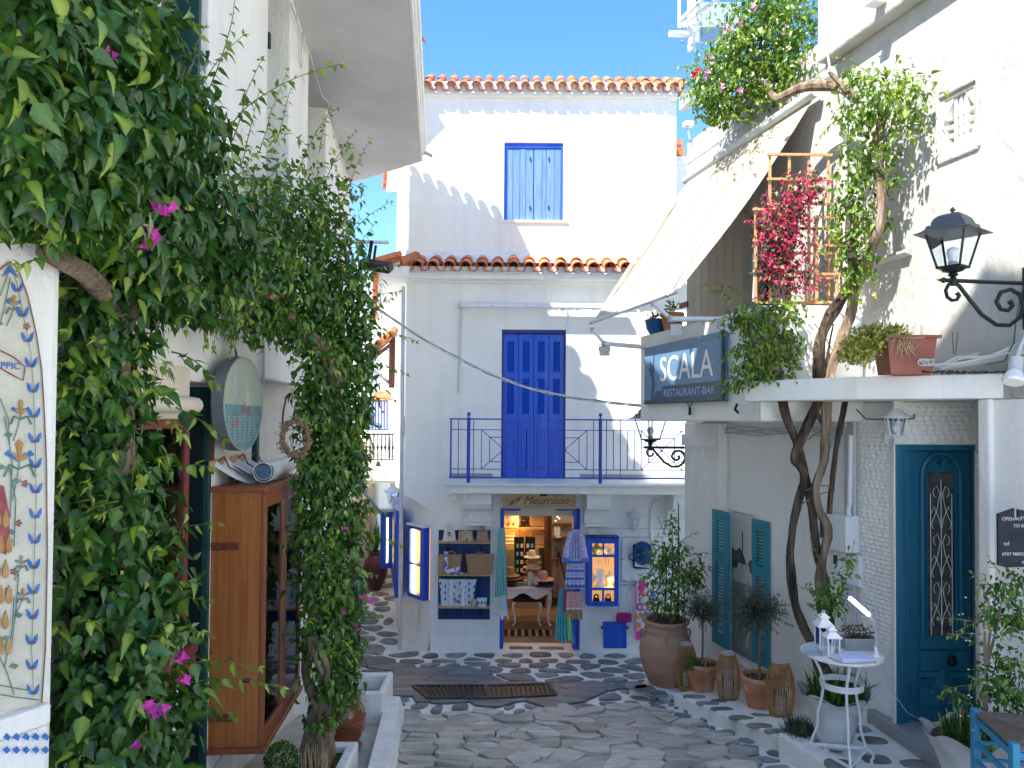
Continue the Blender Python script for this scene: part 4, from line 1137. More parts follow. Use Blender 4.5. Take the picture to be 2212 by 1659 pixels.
kz = RW.p(1800,152,-.2)
obj('security_light', MB(RW).lathe([(0,0),(.03,0),(.05,-.06),(.052,-.09),(.03,-.10)], (kz[0],-.22,kz[1]+.02), 12), 'white_paint', rh, smooth=50)
lz0 = RW.p(1900, 566); lz1 = RW.p(1971, 542)
obj('drip_ledge', MB(RW).prism([(lz0[0],0,lz0[1]-.02),(lz0[0],-.07,lz0[1]),(lz0[0],-.07,lz0[1]+.02),(lz0[0],0,lz0[1]+.03)], (lz1[0]-lz0[0],0,0)), 'plaster_rough', rh)
vt = MB(RW); cx_, cz_ = (gv[0]+gv[2])/2, (gv[1]+gv[3])/2; hw, hh = (gv[2]-gv[0])/2, (gv[3]-gv[1])/2
for sx_ in (-1, 1):
    for sz_ in (-1, 1):
        P = [(cx_+sx_*hw,.01,cz_+sz_*hh),(cx_+sx_*hw*.38,.01,cz_+sz_*hh),(cx_+sx_*hw,.01,cz_+sz_*hh*.38)]
        if sx_*sz_ > 0: P = P[::-1]
        vt.prism(P, (0,.12,0))
for k in (-1, 1):
    vt.box((cx_+k*hw*.36-.012,.02,cz_-hh),(cx_+k*hw*.36+.012,.11,cz_+hh)); vt.box((cx_-hw,.021,cz_+k*hh*.33-.012),(cx_+hw,.109,cz_+k*hh*.33+.012))
vt.box((cx_-.012,.022,cz_-hh),(cx_+.012,.108,cz_+hh)).box((cx_-hw,.023,cz_-.012),(cx_+hw,.107,cz_+.012))
obj('lattice_vent', vt, 'plaster', rh, bev=.004)
obj('vent_back', MB(RW).box((gv[0]-.05,.28,gv[1]-.05),(gv[2]+.05,.30,gv[3]+.05)), 'plaster_grey', rh)
fr = MB(RW)
for (p, q) in (((gv[0]-.05,gv[1]-.05),(gv[2]+.05,gv[1]-.05)),((gv[0]-.05,gv[3]+.05),(gv[2]+.05,gv[3]+.05)),((gv[0]-.05,gv[1]-.05),(gv[0]-.05,gv[3]+.05)),((gv[2]+.05,gv[1]-.05),(gv[2]+.05,gv[3]+.05))):
    fr.bar((p[0],-.005,p[1]),(q[0],-.005,q[1]),.03,.03)
obj('vent_frame', fr, 'plaster_rough', rh, bev=.01)
p0 = RW.p(1484, 640, -.03)[0]; p1_ = RW.p(1603, 600, -.03)[0]
nb = 7
for i in range(nb):
    q0 = p0+(p1_-p0)*i/nb; q1 = p0+(p1_-p0)*(i+1)/nb
    obj('panel_board', MB(RW).box((q0+.004,-.03,E+.3),(q1-.004,-.002,E+2.3)), 'panel_boards', rh, bev=.004)
vt_ = RW.p(1557, 507, -.04)
obj('round_vent', MB(RW).add([], []).tube([(vt_[0],-.05,vt_[1]),(vt_[0],-.03,vt_[1])], .075, 16), 'grey_paint', rh)
PC = Frame((3.70, 0, 0), (.25, -1))
px_a, px_b = PC.p(1383, 800)[0], PC.p(1601, 880)[0]
zpt = PC.p(1383, 727)[1]
pzb = PC.p(1400, 909)[1]
obj('balcony_parapet', MB(PC).box((px_a,0,pzb),(PC.p(1640,700)[0],.14,zpt)), 'plaster', rh, bev=.02)
fa = PC.w(px_a,.14,0)
obj('balcony_parapet_end', MB().add([(fa.x-.1,fa.y+.02,pzb),(RW.w(px_a,0,0).x,fa.y+.25,pzb),(RW.w(px_a,0,0).x,fa.y+.12,pzb),(fa.x,fa.y-.1,pzb),
      (fa.x-.1,fa.y+.02,zpt),(RW.w(px_a,0,0).x,fa.y+.25,zpt),(RW.w(px_a,0,0).x,fa.y+.12,zpt),(fa.x,fa.y-.1,zpt)], [(3,2,1,0),(4,5,6,7),(0,1,5,4),(1,2,6,5),(2,3,7,6),(3,0,4,7)]), 'plaster', rh)
nb_ = PC.w(PC.p(1640,700)[0],0,0)
obj('balcony_front', MB().box((nb_.x-.0, nb_.y-.03, E+.0),(RW.w(-nb_.y,0,0).x+.12, nb_.y+.12, zpt)), 'plaster', rh, bev=.015)
fl = MB().add([(PC.w(px_a,.1,0).x,PC.w(px_a,.1,0).y,pzb+.02),(nb_.x+.1,nb_.y,pzb+.02),(RW.w(-nb_.y,0.1,0).x,nb_.y,pzb+.02),(RW.w(px_a,.1,0).x,fa.y+.1,pzb+.02),
               (PC.w(px_a,.1,0).x,PC.w(px_a,.1,0).y,pzb+.16),(nb_.x+.1,nb_.y,pzb+.16),(RW.w(-nb_.y,0.1,0).x,nb_.y,pzb+.16),(RW.w(px_a,.1,0).x,fa.y+.1,pzb+.16)],
              [(0,1,2,3)[::-1],(4,5,6,7),(0,1,5,4),(1,2,6,5),(2,3,7,6),(3,0,4,7)])
obj('balcony_floor', fl, 'plaster', rh)
pl = RW.p(1481, 1100, -.10)[0]; pr_ = RW.p(1556, 1100, -.10)[0]
obj('pillar', MB(RW).box((pl-.0,-.12,-.2),(pr_,-.001,pzb-.02)), 'plaster', rh, bev=.015)
obj('pillar_cap', MB(RW).box((pl+.02,-.16,RW.p(1520,965,-.15)[1]),(pr_-.05,-.121,RW.p(1520,940,-.15)[1])), 'plaster', rh, bev=.008)
obj('lamp_holder', MB(RW).tube([Vector((RW.p(1517,967,-.18)[0],-.18,RW.p(1517,967,-.18)[1])),Vector((RW.p(1517,985,-.18)[0],-.18,RW.p(1517,985,-.18)[1]))], .018, 8), 'white_paint', rh)
for k in range(5):
    pts_ = [Vector((RW.p(px, 925+k*3.4+4*math.sin(px*.05+k*1.9), -.03)[0], -.03-.012*(k%2), RW.p(px, 925+k*3.4+3*math.sin(px*.05+k*1.9), -.03)[1])) for px in range(1500, 1850, 16)]
    obj('cable', MB(RW).tube(pts_, .007, 5), 'cable', rh, smooth=60)
obj('electric_conduit', MB(RW).tube([Vector((RW.p(px,941,-.05)[0],-.05,RW.p(px,941,-.05)[1])) for px in (1485,1520,1562)], .02, 8), 'white_paint', rh, smooth=60)
CP = Frame((4.02, 0, 0), (.25, -1))
k0 = at(1607, 850, 6.26); k1 = at(1850, 828, 5.5)
k2 = RW.w(RW.p(2168, 828)[0],0,0)
zc0, zc1 = E+.165, E+.335
cnp = [(k0.x,k0.y),(k1.x,k1.y),(k2.x,k2.y),(4.2,k2.y+.1),(4.2,6.30),(k0.x+.1,6.30)]
slab_on('tmpc', cnp, lambda x, y: zc1, zc1-zc0, 'plaster', kind=None, bev=.012)
cc_ = bpy.data.objects['tmpc']; cc_.name = 'door_canopy'; cc_.parent = rh; cc_.matrix_parent_inverse = wm(rh).inverted()
DY = 5.88
DF = Frame((0, DY, 0), (1, 0))
ddx0, ddz0, ddx1, ddz1 = DF.rect(1936, 961, 2112, 1552)
obj('door_wall', MB(DF).slab_holes(ddx0-.012, 4.2, DSZ-.1, zc0+.05, .04, [(ddx0, DSZ-.11, ddx1, ddz1)]), 'plaster', rh, bev=.01)
def textured(F, x0, x1, z0, z1, y, name='textured_plaster', bow=0.0, fade=True):
    nu, nv = max(8, int((x1-x0)/.008)), int((z1-z0)/.009)
    mb = MB(F)
    def fn(u, v):
        x = x0+(x1-x0)*u; z = z0+(z1-z0)*v
        row = math.floor(z/.036); ph = (row % 2)*.5 + .25*math.sin(row*1.7)
        cu = abs(math.sin(math.pi*(x/.062+ph))); cv = abs(math.sin(math.pi*z/.036))
        h = .019*min(1, cu*1.3)*min(1, cv*1.2)
        ef = min(1, 6*min(u, 1-u), 8*min(v, 1-v) if fade else 1)
        return (x, y-h*ef-bow*math.sin(math.pi*u)-.004, z)
    mb.grid(fn, nu, nv)
    b = len(mb.v)
    obj(name, mb, 'plaster', rh, smooth=2)
xt0 = RW.p(1852, 1100)[0]
textured(RW, xt0, xd0-.005, RW.p(1890,1405)[1], zcan-.06, 0)
textured(DF, ddx0-.01, ddx1+.02, ddz1+.012, zc0-.01, 0)
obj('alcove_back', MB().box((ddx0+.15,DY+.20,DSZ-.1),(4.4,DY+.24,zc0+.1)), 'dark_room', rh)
AR = Frame((DF.w(ddx1,0,0).x+.02, DY, 0), (RW.w(xd1,0,0).x-DF.w(ddx1,0,0).x-.02, RW.w(xd1,0,0).y-DY))
al = math.hypot(RW.w(xd1,0,0).x-DF.w(ddx1,0,0).x-.02, RW.w(xd1,0,0).y-DY)
obj('alcove_wall', MB(AR).box((.0,.0,DSZ-.1),(al,.15,zc0+.02)), 'plaster', rh)
textured(AR, .02, al-.02, DSZ+.1, zc0-.05, 0)
obj('alcove_pilaster', MB(RW).box((xd1-.01,-.05,DSZ-.3),(xd1+.09,.0,zc0-.001)), 'plaster_left', rh, bev=.015)
fr = MB(DF); fw = .055
fr.box((ddx0,-.01,DSZ),(ddx0+fw,.045,ddz1)).box((ddx1-.02,.03,DSZ),(ddx1,.045,ddz1)).box((ddx0+fw,-.01,ddz1-.045),(ddx1-.02,.045,ddz1))
fr.box((ddx0+fw,.02,DSZ),(ddx0+fw+.045,.045,ddz1-.045)).box((ddx0+fw+.05,.035,DSZ),(ddx0+fw+.075,.05,ddz1-.045))
obj('front_door_frame', fr, 'teal_door', rh, bev=.004)
lx, lX = ddx0+fw+.082, ddx1-.021
dzp = lambda py: DF.p(2040, py, .05)[1]
dxp = lambda px: DF.p(px, 1300, .05)[0]
ga_, gb_ = dxp(2002), dxp(2066)
gt, gbm = dzp(1020), dzp(1372)
dbody = MB(DF).slab_holes(lx, lX, DSZ+.012, ddz1-.05, .045, [(ga_, gbm-.02, gb_, gt)])
for q in range(len(dbody.v)): dbody.v[q] += Vector((0,.055,0))
door = obj('front_door', dbody, 'teal_door', rh, bev=.004)
obj('pane', MB(DF).box((ga_,.085,gbm-.02),(gb_,.090,gt)), 'photo_dark', door)
def ring(mb, x0, z0, x1, z1, w_, y0, y1):
    mb.box((x0,y0,z0),(x0+w_,y1,z1)).box((x1-w_,y0,z0),(x1,y1,z1)).box((x0+w_,y0,z0),(x1-w_,y1,z0+w_)).box((x0+w_,y0,z1-w_),(x1-w_,y1,z1))
mo = MB(DF)
cxm, hwm = (ga_+gb_)/2, (gb_-ga_)/2
arcpts = [(cxm-hwm-.035, .045, gbm-.03)] + [(cxm-(hwm+.035)*math.cos(math.pi*k/10), .045, gt-.03+(hwm+.05)*math.sin(math.pi*k/10)*1.1) for k in range(11)] + [(cxm+hwm+.035, .045, gbm-.03)]
mo.tube(arcpts, .022, 8)
mo.tube([(x + (cxm-x)*.22, .047, z-(.01 if z > gt-.02 else 0)) for x, y, z in arcpts], .011, 6)
obj('glass_moulding', mo, 'teal_door', door, smooth=50)
for a in (-.6, -.2, .2, .6):
    obj('carved_spray', MB(DF).tube([(cxm,.04,gt+.06),(cxm+a*.08,.03,gt+.10),(cxm+a*.16,.045,gt+.08-abs(a)*.06)], [.012,.014,.004], 6), 'teal_door', door, smooth=60)
mo = MB(DF)
mo.box((dxp(1984),.035,dzp(1402)),(dxp(2090),.055,dzp(1374)))
mo.prism([(dxp(1982),.055,dzp(1464)),(dxp(1982),.03,dzp(1461)),(dxp(1982),.02,dzp(1450)),(dxp(1982),.055,dzp(1446))], (dxp(2092)-dxp(1982),0,0)) if False else None
mo.box((dxp(1982),.03,dzp(1463)),(dxp(2092),.055,dzp(1450))).box((dxp(1986),.04,dzp(1449)),(dxp(2088),.055,dzp(1405)))
obj('moulding', mo, 'teal_door', door, bev=.006)
pn = MB(DF); X0, X1, Z0, Z1 = dxp(1990), dxp(2078), dzp(1580)-.0, dzp(1466)
Z0 = DSZ+.30;
ring(pn, X0, Z0, X1, Z1, .022, .035, .055); ring(pn, X0+.03, Z0+.03, X1-.03, Z1-.03, .016, .043, .055)
a0_, b0_, c0_, d0_ = X0+.055, X1-.055, Z0+.055, Z1-.055; xm_ = (a0_+b0_)/2
pn.add([(a0_,.053,c0_),(b0_,.053,c0_),(b0_,.053,d0_),(a0_,.053,d0_),(xm_,.015,c0_+.07),(xm_,.015,d0_-.07)], [(0,1,4),(1,2,5,4),(2,3,5),(3,0,4,5)])
obj('raised_panel', pn, 'teal_door', door)
obj('kick_board', MB(DF).box((dxp(1984),.035,DSZ+.12),(dxp(2088),.055,DSZ+.24)).box((dxp(1982),.028,DSZ+.24),(dxp(2090),.055,DSZ+.27)), 'teal_door', door, bev=.005)
kn = (dxp(2052), dzp(1424))
obj('knocker', MB(DF).lathe([(0,0),(.001,0)], (kn[0],.03,kn[1]), 8).tube([(kn[0]+.03*math.cos(a),.022,kn[1]-.005+.034*math.sin(a)) for a in np.linspace(0,2*math.pi,15)], .009, 6, cap=False).tube([(kn[0],.0,kn[1]+.02),(kn[0],.04,kn[1]+.02)], .022, 10), 'black_iron', door, smooth=50)
for z_ in (dzp(1140), dzp(1325), dzp(1490)):
    obj('hinge', MB(DF).tube([(lx-.006,.03,z_-.05),(lx-.006,.03,z_+.05)], .008, 6), 'teal_door', door)
gr = MB(DF); gz = lambda t: gbm+(gt-.02-gbm)*t
for x_ in (cxm-hwm*.72, cxm, cxm+hwm*.72): gr.tube([(x_,.048,gz(0)),(x_,.048,gz(.97 if x_ == cxm else .88))], .0035, 5)
for base in (.06, .36, .66):
    for sd in (-1, 1):
        gr.tube([(cxm+sd*hwm*q[0],.046,gz(base+q[1])) for q in ((.55,0),(.68,.03),(.3,.12),(.08,.22),(.3,.27),(.5,.25),(.55,.22),(.4,.2))], .003, 5)
        gr.tube([(cxm+sd*hwm*q[0],.046,gz(base+q[1])) for q in ((.66,.1),(.5,.14),(.12,.06),(.02,.0))], .003, 5)
obj('door_grille', gr, 'white_metal', door, smooth=60)
pw = obj('photo_board', MB(RW).box((wx0_,.04,wz0_),(wx1_,.08,wz1_)), 'photo_sky', rh)
def onb(u, v, y=.097): return Vector((wx0_+(wx1_-wx0_)*u, y-.06, wz0_+(wz1_-wz0_)*v))
def patch(name, pts, matn, y): obj(name, MB(RW).prism([onb(*p, y=y) for p in pts], (0,.003,0)), M_[matn], pw)
patch('printed_hill', [(0.05,.60),(.05,.74),(.2,.72),(.35,.75),(.5,.70),(.62,.64),(.7,.68),(.85,.70),(1,.66),(1,.56),(.05,.56)], 'photo_dark', .096)
patch('printed_sea', [(.05,.40),(.05,.585),(1,.57),(1,.40)], 'photo_mid', .0955)
patch('printed_boat', [(.08,.53),(.12,.60),(.85,.60),(.95,.55),(.85,.51),(.15,.51)], 'photo_light', .094)
patch('printed_boat', [(.25,.60),(.3,.645),(.7,.645),(.72,.60)], 'photo_light', .0935)
patch('printed_mast', [(.44,.6),(.44,.87),(.47,.87),(.47,.6)], 'photo_dark', .0935)
patch('printed_chair', [(.55,.30),(.55,.50),(.95,.50),(.95,.30)], 'photo_light', .094)
patch('printed_quay', [(.05,.0),(.05,.42),(1,.36),(1,0)], 'photo_mid', .0952)
for k in range(5): patch('printed_railing', [(.08+k*.09,.18),(.08+k*.09,.47),(.10+k*.09,.47),(.10+k*.09,.18)], 'photo_dark', .094)
patch('printed_chair', [(.6,.08),(.7,.30),(.74,.30),(.66,.08)], 'photo_light', .093)
obj('niche_sill', MB(RW).prism([(wx0_-.02,-.03,wz0_-.05),(wx0_-.02,.0,wz0_),(wx0_-.02,.10,wz0_+.02),(wx0_-.02,.10,wz0_-.05)], (wx1_-wx0_+.04,0,0)), 'plaster', rh)
def louvre(F, x0, x1, z0, z1, y0, matn='teal', th=.03):
    a2, b2 = x0+(x1-x0)*.26, x1-(x1-x0)*.26
    H_ = z1-z0; gaps = [(z0+H_*.08, z0+H_*.62), (z0+H_*.68, z0+H_*.93)]
    mb = MB(F).slab_holes(x0, x1, z0, z1, th, [(a2, g[0], b2, g[1]) for g in gaps])
    off = F.M.to_3x3() @ Vector((0, y0, 0))
    for q in range(len(mb.v)): mb.v[q] += off
    s_ = obj('shutter', mb, M_[matn], rh, bev=.003)
    for g in gaps:
        n = int((g[1]-g[0])/.034)
        for k in range(n):
            z = g[0]+(k+.5)*(g[1]-g[0])/n
            obj('slat', MB(F).obox(((a2+b2)/2, y0+th*.5, z),((b2-a2)/2,0,0),(0,.014,-.010),(0,.002,.004)), M_[matn], s_)
l0 = RW.rect(1541, 1102, 1566, 1392, -.14); l1 = RW.rect(1627, 1124, 1655, 1437, -.04)
louvre(RW, l0[0], l0[2]+.10, l0[1], l0[3], -.16)
louvre(RW, wx1_+.005, wx1_+.30, l1[1], l1[3], -.04)
mx0, mz0, mx1, mz1 = RW.rect(1776, 1110, 1836, 1188, -.1)
mt = thing('electric_meter', 'white electricity meter box with dark window between the twisted trunks and the door', 'meter', RW.w((mx0+mx1)/2,0,mz0))
obj('case', MB(RW).box((mx0,-.14,mz0),(mx1,-.001,mz1)), 'white_paint', mt, bev=.012)
obj('window', MB(RW).box((mx0+.03,-.146,mz0+.09),(mx0+.12,-.141,mz1-.03)), 'meter_glass', mt)
obj('window_frame', MB(RW).box((mx0+.02,-.1435,mz0+.08),(mx0+.13,-.1405,mz1-.02)), 'pipe_grey', mt)
obj('lower_box', MB(RW).box((mx0+.06,-.05,mz0-.28),(mx1+.05,-.001,mz0-.02)), 'white_paint', mt, bev=.008)
obj('lower_window', MB(RW).box((mx0+.09,-.055,mz0-.14),(mx0+.14,-.051,mz0-.06)), 'meter_glass', mt)
obj('elbow_pipe', MB(RW).tube([Vector((RW.p(px,py,-.06)[0],-.07,RW.p(px,py,-.06)[1])) for px,py in ((1835,1130),(1838,1118),(1834,1105),(1838,1085),(1840,940))], .02, 8), 'white_paint', mt, smooth=60)
for (a, b_) in ((1826, .012), (1846, .016)):
    obj('downpipe', MB(RW).tube([Vector((RW.p(a,y,-.03)[0],-.03,RW.p(a,y,-.03)[1])) for y in (880, 1100, 1470)], b_, 8), 'pipe_grey', rh, smooth=60)
obj('wall_pipe', MB(RW).tube([Vector((RW.p(1826,y,-.04)[0],-.04,RW.p(1826,y,-.04)[1])) for y in (215, 400, 600, 800)], .018, 8), 'white_paint', rh, smooth=60)
# == FOLIAGE
def leaf_template(wid=.34, fold=.22, bend=.34, pos=.30, rows=(.0,.22,.48,.76,1.0)):
    """pointed oval leaf: x across, y base->tip, z out of the face"""
    vs = [(0,0,0)]; prof = [None]
    for t in rows[1:-1]:
        w = wid*(math.sin(math.pi*t**.75))*(1-.15*t)
        z = -bend*t*t
        vs += [(-w, t-.03, z+fold*w), (0, t, z-.02), (w, t-.03, z+fold*w)]
    vs.append((0, 1.12, -bend*1.3))
    fs = [(0,2,1),(0,3,2)]
    n = len(rows)-2
    for r in range(n-1):
        a = 1+3*r; b = a+3
        fs += [(a,a+1,b+1,b),(a+1,a+2,b+2,b+1)]
    a = 1+3*(n-1); t = len(vs)-1
    fs += [(a,a+1,t),(a+1,a+2,t)]
    return np.array(vs, float), fs
TPL = {'blade': leaf_template(.045,.2,.35), 'boug': leaf_template(), 'narrow': leaf_template(.16, .25, .12), 'bract': leaf_template(.45,.35,.1,rows=(0,.35,.7,1)), 'small': leaf_template(.4,.1,.2,rows=(0,.35,.7,1)), 'jas': leaf_template(.28,.15,.22)}
def unit(a): return a/np.maximum(np.linalg.norm(a, axis=1, keepdims=True), 1e-9)
class Leaves:
    def __init__(s): s.P=[]; s.T=[]; s.N=[]; s.S=[]; s.C=[]
    def add(s, P, T, N, S, C):
        s.P.append(P); s.T.append(T); s.N.append(N); s.S.append(S); s.C.append(C)
    def arr(s):
        P = np.concatenate(s.P); T = unit(np.concatenate(s.T)); N = np.concatenate(s.N)
        N = unit(N - T*np.sum(N*T, axis=1, keepdims=True)); S = np.concatenate(s.S); C = np.clip(np.concatenate(s.C), 0, 1)
        return P, T, N, S, C
def blob(L, c, r, n, size, tone=(.35,.2), down=.65, lump=.40, inner=.25, keep=None, seed=0):
    """fill an uneven ellipsoid with leaves that hang outward and down"""
    D = unit(rng.normal(size=(n, 3)))
    fr_ = 2.1
    lum = np.array([noise.noise(Vector(d*fr_ + np.array(c)*1.7 + seed)) for d in D])
    q = (inner + (1-inner)*rng.random(n)**.55) * (1 + lump*lum*1.6)
    P = np.array(c) + D*np.array(r)*q[:,None]
    if keep is not None:
        k = keep(P); P = P[k]; D = D[k]; q = q[k]; n = len(P)
        if n == 0: return
    T = D*.55 + np.array([0,0,-down]) + rng.normal(size=(n,3))*.45
    N = D*.9 + np.array([0,0,.45]) + rng.normal(size=(n,3))*.35
    S = size*(.42 + .80*rng.random(n))
    cl = np.array([noise.noise(Vector(p*3.3)) for p in P])
    C = tone[0] + tone[1]*rng.normal(size=n) + .35*cl + .10*(q-.8)
    old = rng.random(n) < .02; C[old] = 1.0
    tip = rng.random(n) < .08
    C[tip] += .45; S[tip] *= .6
    L.add(P, T, N, S, C)
def sprig(L, stems, a, d, length, size, droop=.5, tone=.55, step=.035, rad=.0035, curl=.25):
    """thin stem with alternate leaves"""
    p = Vector(a); d = Vector(d).normalized(); path = [p.copy()]
    n = max(3, int(length/step)); Ps=[];Ts=[];Ns=[];Ss=[];Cs=[]
    ph = random.random()*6
    side = d.cross(Vector((0,0,1)));
    side = side.normalized() if side.length > .1 else Vector((1,0,0))
    for i in range(n):
        d = (d + Vector((ru(-curl,curl)*.35, ru(-curl,curl)*.35, -droop*step*1.6 + ru(-.05,.05)))).normalized()
        p = p + d*step; path.append(p.copy())
        t = i/n
        an = ph + i*2.4
        o = (side*math.cos(an) + d.cross(side)*math.sin(an))
        Ps.append(p); Ts.append(o*.8 + d*.5 + Vector((0,0,-.45))); Ns.append(Vector((0,0,.8)) + o*.5 + Vector((random.gauss(0,.3),random.gauss(0,.3),0)))
        Ss.append(size*(1-.55*t)*ru(.75,1.15)); Cs.append(tone + .35*t + random.gauss(0,.12))
    for k in range(4):
        Ps.append(p); Ts.append(d + Vector((random.gauss(0,.7),random.gauss(0,.7),random.gauss(0,.5)))); Ns.append(Vector((random.gauss(0,1),random.gauss(0,1),1))); Ss.append(size*.35); Cs.append(tone+.45)
    L.add(*[np.array([tuple(v) for v in q]) for q in (Ps,Ts,Ns)], np.array(Ss), np.array(Cs))
    stems.tube(path, [rad*(1-.6*i/n) for i in range(len(path))], 4, cap=False)
def leaf_mesh(name, P, T, N, S, C, tpl, mat, inv):
    V0, F0 = TPL[tpl]; n = len(P); k = len(V0)
    X = np.cross(T, N)
    B = rng.uniform(.3, 1.6, n)[:,None]; W = rng.uniform(.62, 1.2, n)[:,None]
    V = (P[:,None,:] + S[:,None,None]*( (V0[None,:,0]*W)[:,:,None]*X[:,None,:] + V0[None,:,1,None]*T[:,None,:] + (V0[None,:,2]*B)[:,:,None]*N[:,None,:] )).reshape(-1, 3)
    iv = np.array(inv); V = V @ iv[:3,:3].T + iv[:3,3]
    loops = np.array([i for f in F0 for i in f]); cnt = np.array([len(f) for f in F0])
    LI = (loops[None,:] + (np.arange(n)*k)[:,None]).reshape(-1)
    LC = np.tile(cnt, n); LS = np.concatenate([[0], np.cumsum(LC)[:-1]])
    me = bpy.data.meshes.new(name)
    me.vertices.add(len(V)); me.vertices.foreach_set('co', V.reshape(-1))
    me.loops.add(len(LI)); me.loops.foreach_set('vertex_index', LI)
    me.polygons.add(len(LC)); me.polygons.foreach_set('loop_start', LS); me.polygons.foreach_set('loop_total', LC)
    me.polygons.foreach_set('use_smooth', np.ones(len(LC), bool))
    rbv = (V0[:,0] == 0).astype(np.float32); ra2 = me.attributes.new('rib', 'FLOAT', 'POINT'); ra2.data.foreach_set('value', np.tile(rbv, n))
    at_ = me.attributes.new('tone', 'FLOAT', 'POINT'); at_.data.foreach_set('value', np.repeat(C, k).astype(np.float32))
    me.materials.append(mat); me.update(calc_edges=True)
    return me
LEAFT = {}
def single(tpl, mat):
    key = (tpl, mat.name)
    if key not in LEAFT:
        V0, F0 = TPL[tpl]; out = []
        for b, wq in ((.4,1.1), (.9,.72), (1.3,.95), (1.9,.82)):
            me = bpy.data.meshes.new('leaf'); V = V0.copy(); V[:,2] *= b; V[:,0] *= wq
            me.from_pydata([tuple(v) for v in V], [], F0); me.polygons.foreach_set('use_smooth', [True]*len(F0)); me.materials.append(mat); r9 = me.attributes.new('rib', 'FLOAT', 'POINT'); r9.data.foreach_set('value', (V0[:,0] == 0).astype(np.float32)); out.append(me)
        LEAFT[key] = out
    return LEAFT[key]
def plant(root, L, tpl, mass, one, n_one=300, name='foliage', leafname='leaf'):
    P, T, N, S, C = L.arr()
    inv = wm(root).inverted()
    take = np.zeros(len(P), bool)
    if one and n_one:
        m3 = np.array(CAMROT.to_3x3().transposed())
        Q = (P - np.array([0,0,EYE])) @ m3.T
        dist = -Q[:,2]; px = CX + FPX*Q[:,0]/dist; py = CY + SHIFT - FPX*Q[:,1]/dist
        sz = S*FPX/dist
        cellk = {}
        cs = max(6, float(np.median(sz))*.8)
        for i in np.argsort(dist):
            if not (0 < px[i] < 2212 and 0 < py[i] < 1659): continue
            k = (int(px[i]//cs), int(py[i]//cs))
            if k not in cellk: cellk[k] = i
        ids = sorted(cellk.values(), key=lambda i: -sz[i])[:n_one]
        take[ids] = True
        ms = single(tpl, one)
        for i in ids:
            t, nn_, p = Vector(T[i]), Vector(N[i]), Vector(P[i])
            x = t.cross(nn_); s = float(S[i])
            M = Matrix(((x.x*s, t.x*s, nn_.x*s, p.x), (x.y*s, t.y*s, nn_.y*s, p.y), (x.z*s, t.z*s, nn_.z*s, p.z), (0,0,0,1)))
            inst(leafname, ms[i % 4], root, M)
    k = ~take
    if k.any():
        me = leaf_mesh(name, P[k], T[k], N[k], S[k], C[k], tpl, mass, inv)
        o = bpy.data.objects.new(name, me); COL.objects.link(o); o.parent = root; o['kind'] = 'stuff'
        WM[o.name] = wm(root)
def trunk(root, path, rad, matn='bark', name='trunk', n=18, gn=.25, sub=10):
    sd_ = random.random()*50
    """gnarled trunk through the given points"""
    P = [Vector(p) for p in path]; pts=[]; rs=[]
    for i in range(len(P)-1):
        a, b = P[max(i-1,0)], P[i]; c, d = P[i+1], P[min(i+2,len(P)-1)]
        for k in range(sub):
            t = k/sub
            q = .5*((2*b)+(-a+c)*t+(2*a-5*b+4*c-d)*t*t+(-a+3*b-3*c+d)*t**3)
            pts.append(q); rs.append(rad[i]*(1-t)+rad[i+1]*t)
    pts.append(P[-1]); rs.append(rad[-1])
    mb = MB().tube(pts, rs, n)
    for i, v in enumerate(mb.v):
        c = pts[min(i//n, len(pts)-1)]; r = rs[min(i//n, len(pts)-1)]
        an = (i % n)/n*2*math.pi
        f = noise.noise(Vector((math.cos(an)*1.5+sd_, math.sin(an)*1.5, v.z*4.5)))*gn*1.9 + abs(math.sin(an*3.5+v.z*5+noise.noise(Vector((v.z*3,sd_,0)))*3))*gn*.55 - gn*.2 + noise.noise(Vector((math.cos(an)*5, math.sin(an)*5+sd_, v.z*16)))*gn*.5
        mb.v[i] = c + (v-c)*(1+f)
    return obj(name, mb, M_[matn], root, smooth=2)
def flowers(root, pts, size, matn, name='flower'):
    """papery three-bract flowers"""
    V0, F0 = TPL['bract']
    for p in pts:
        mb = MB(); d0 = Vector((random.gauss(0,.5), -1, random.gauss(0,.6))).normalized()
        a = d0.orthogonal().normalized(); b = d0.cross(a); s = size*ru(.8,1.2); r0 = random.random()*6
        for k in range(3):
            an = r0 + 2.09*k
            o = a*math.cos(an)+b*math.sin(an); t = (o+d0*.5).normalized(); nn_ = (d0-o*.5).normalized(); x = t.cross(nn_)
            mb.add([Vector(p)+s*(float(v[0])*x+float(v[1])*t+float(v[2])*nn_) for v in V0], F0)
        o = obj(name, mb, M_[matn], root, smooth=2)
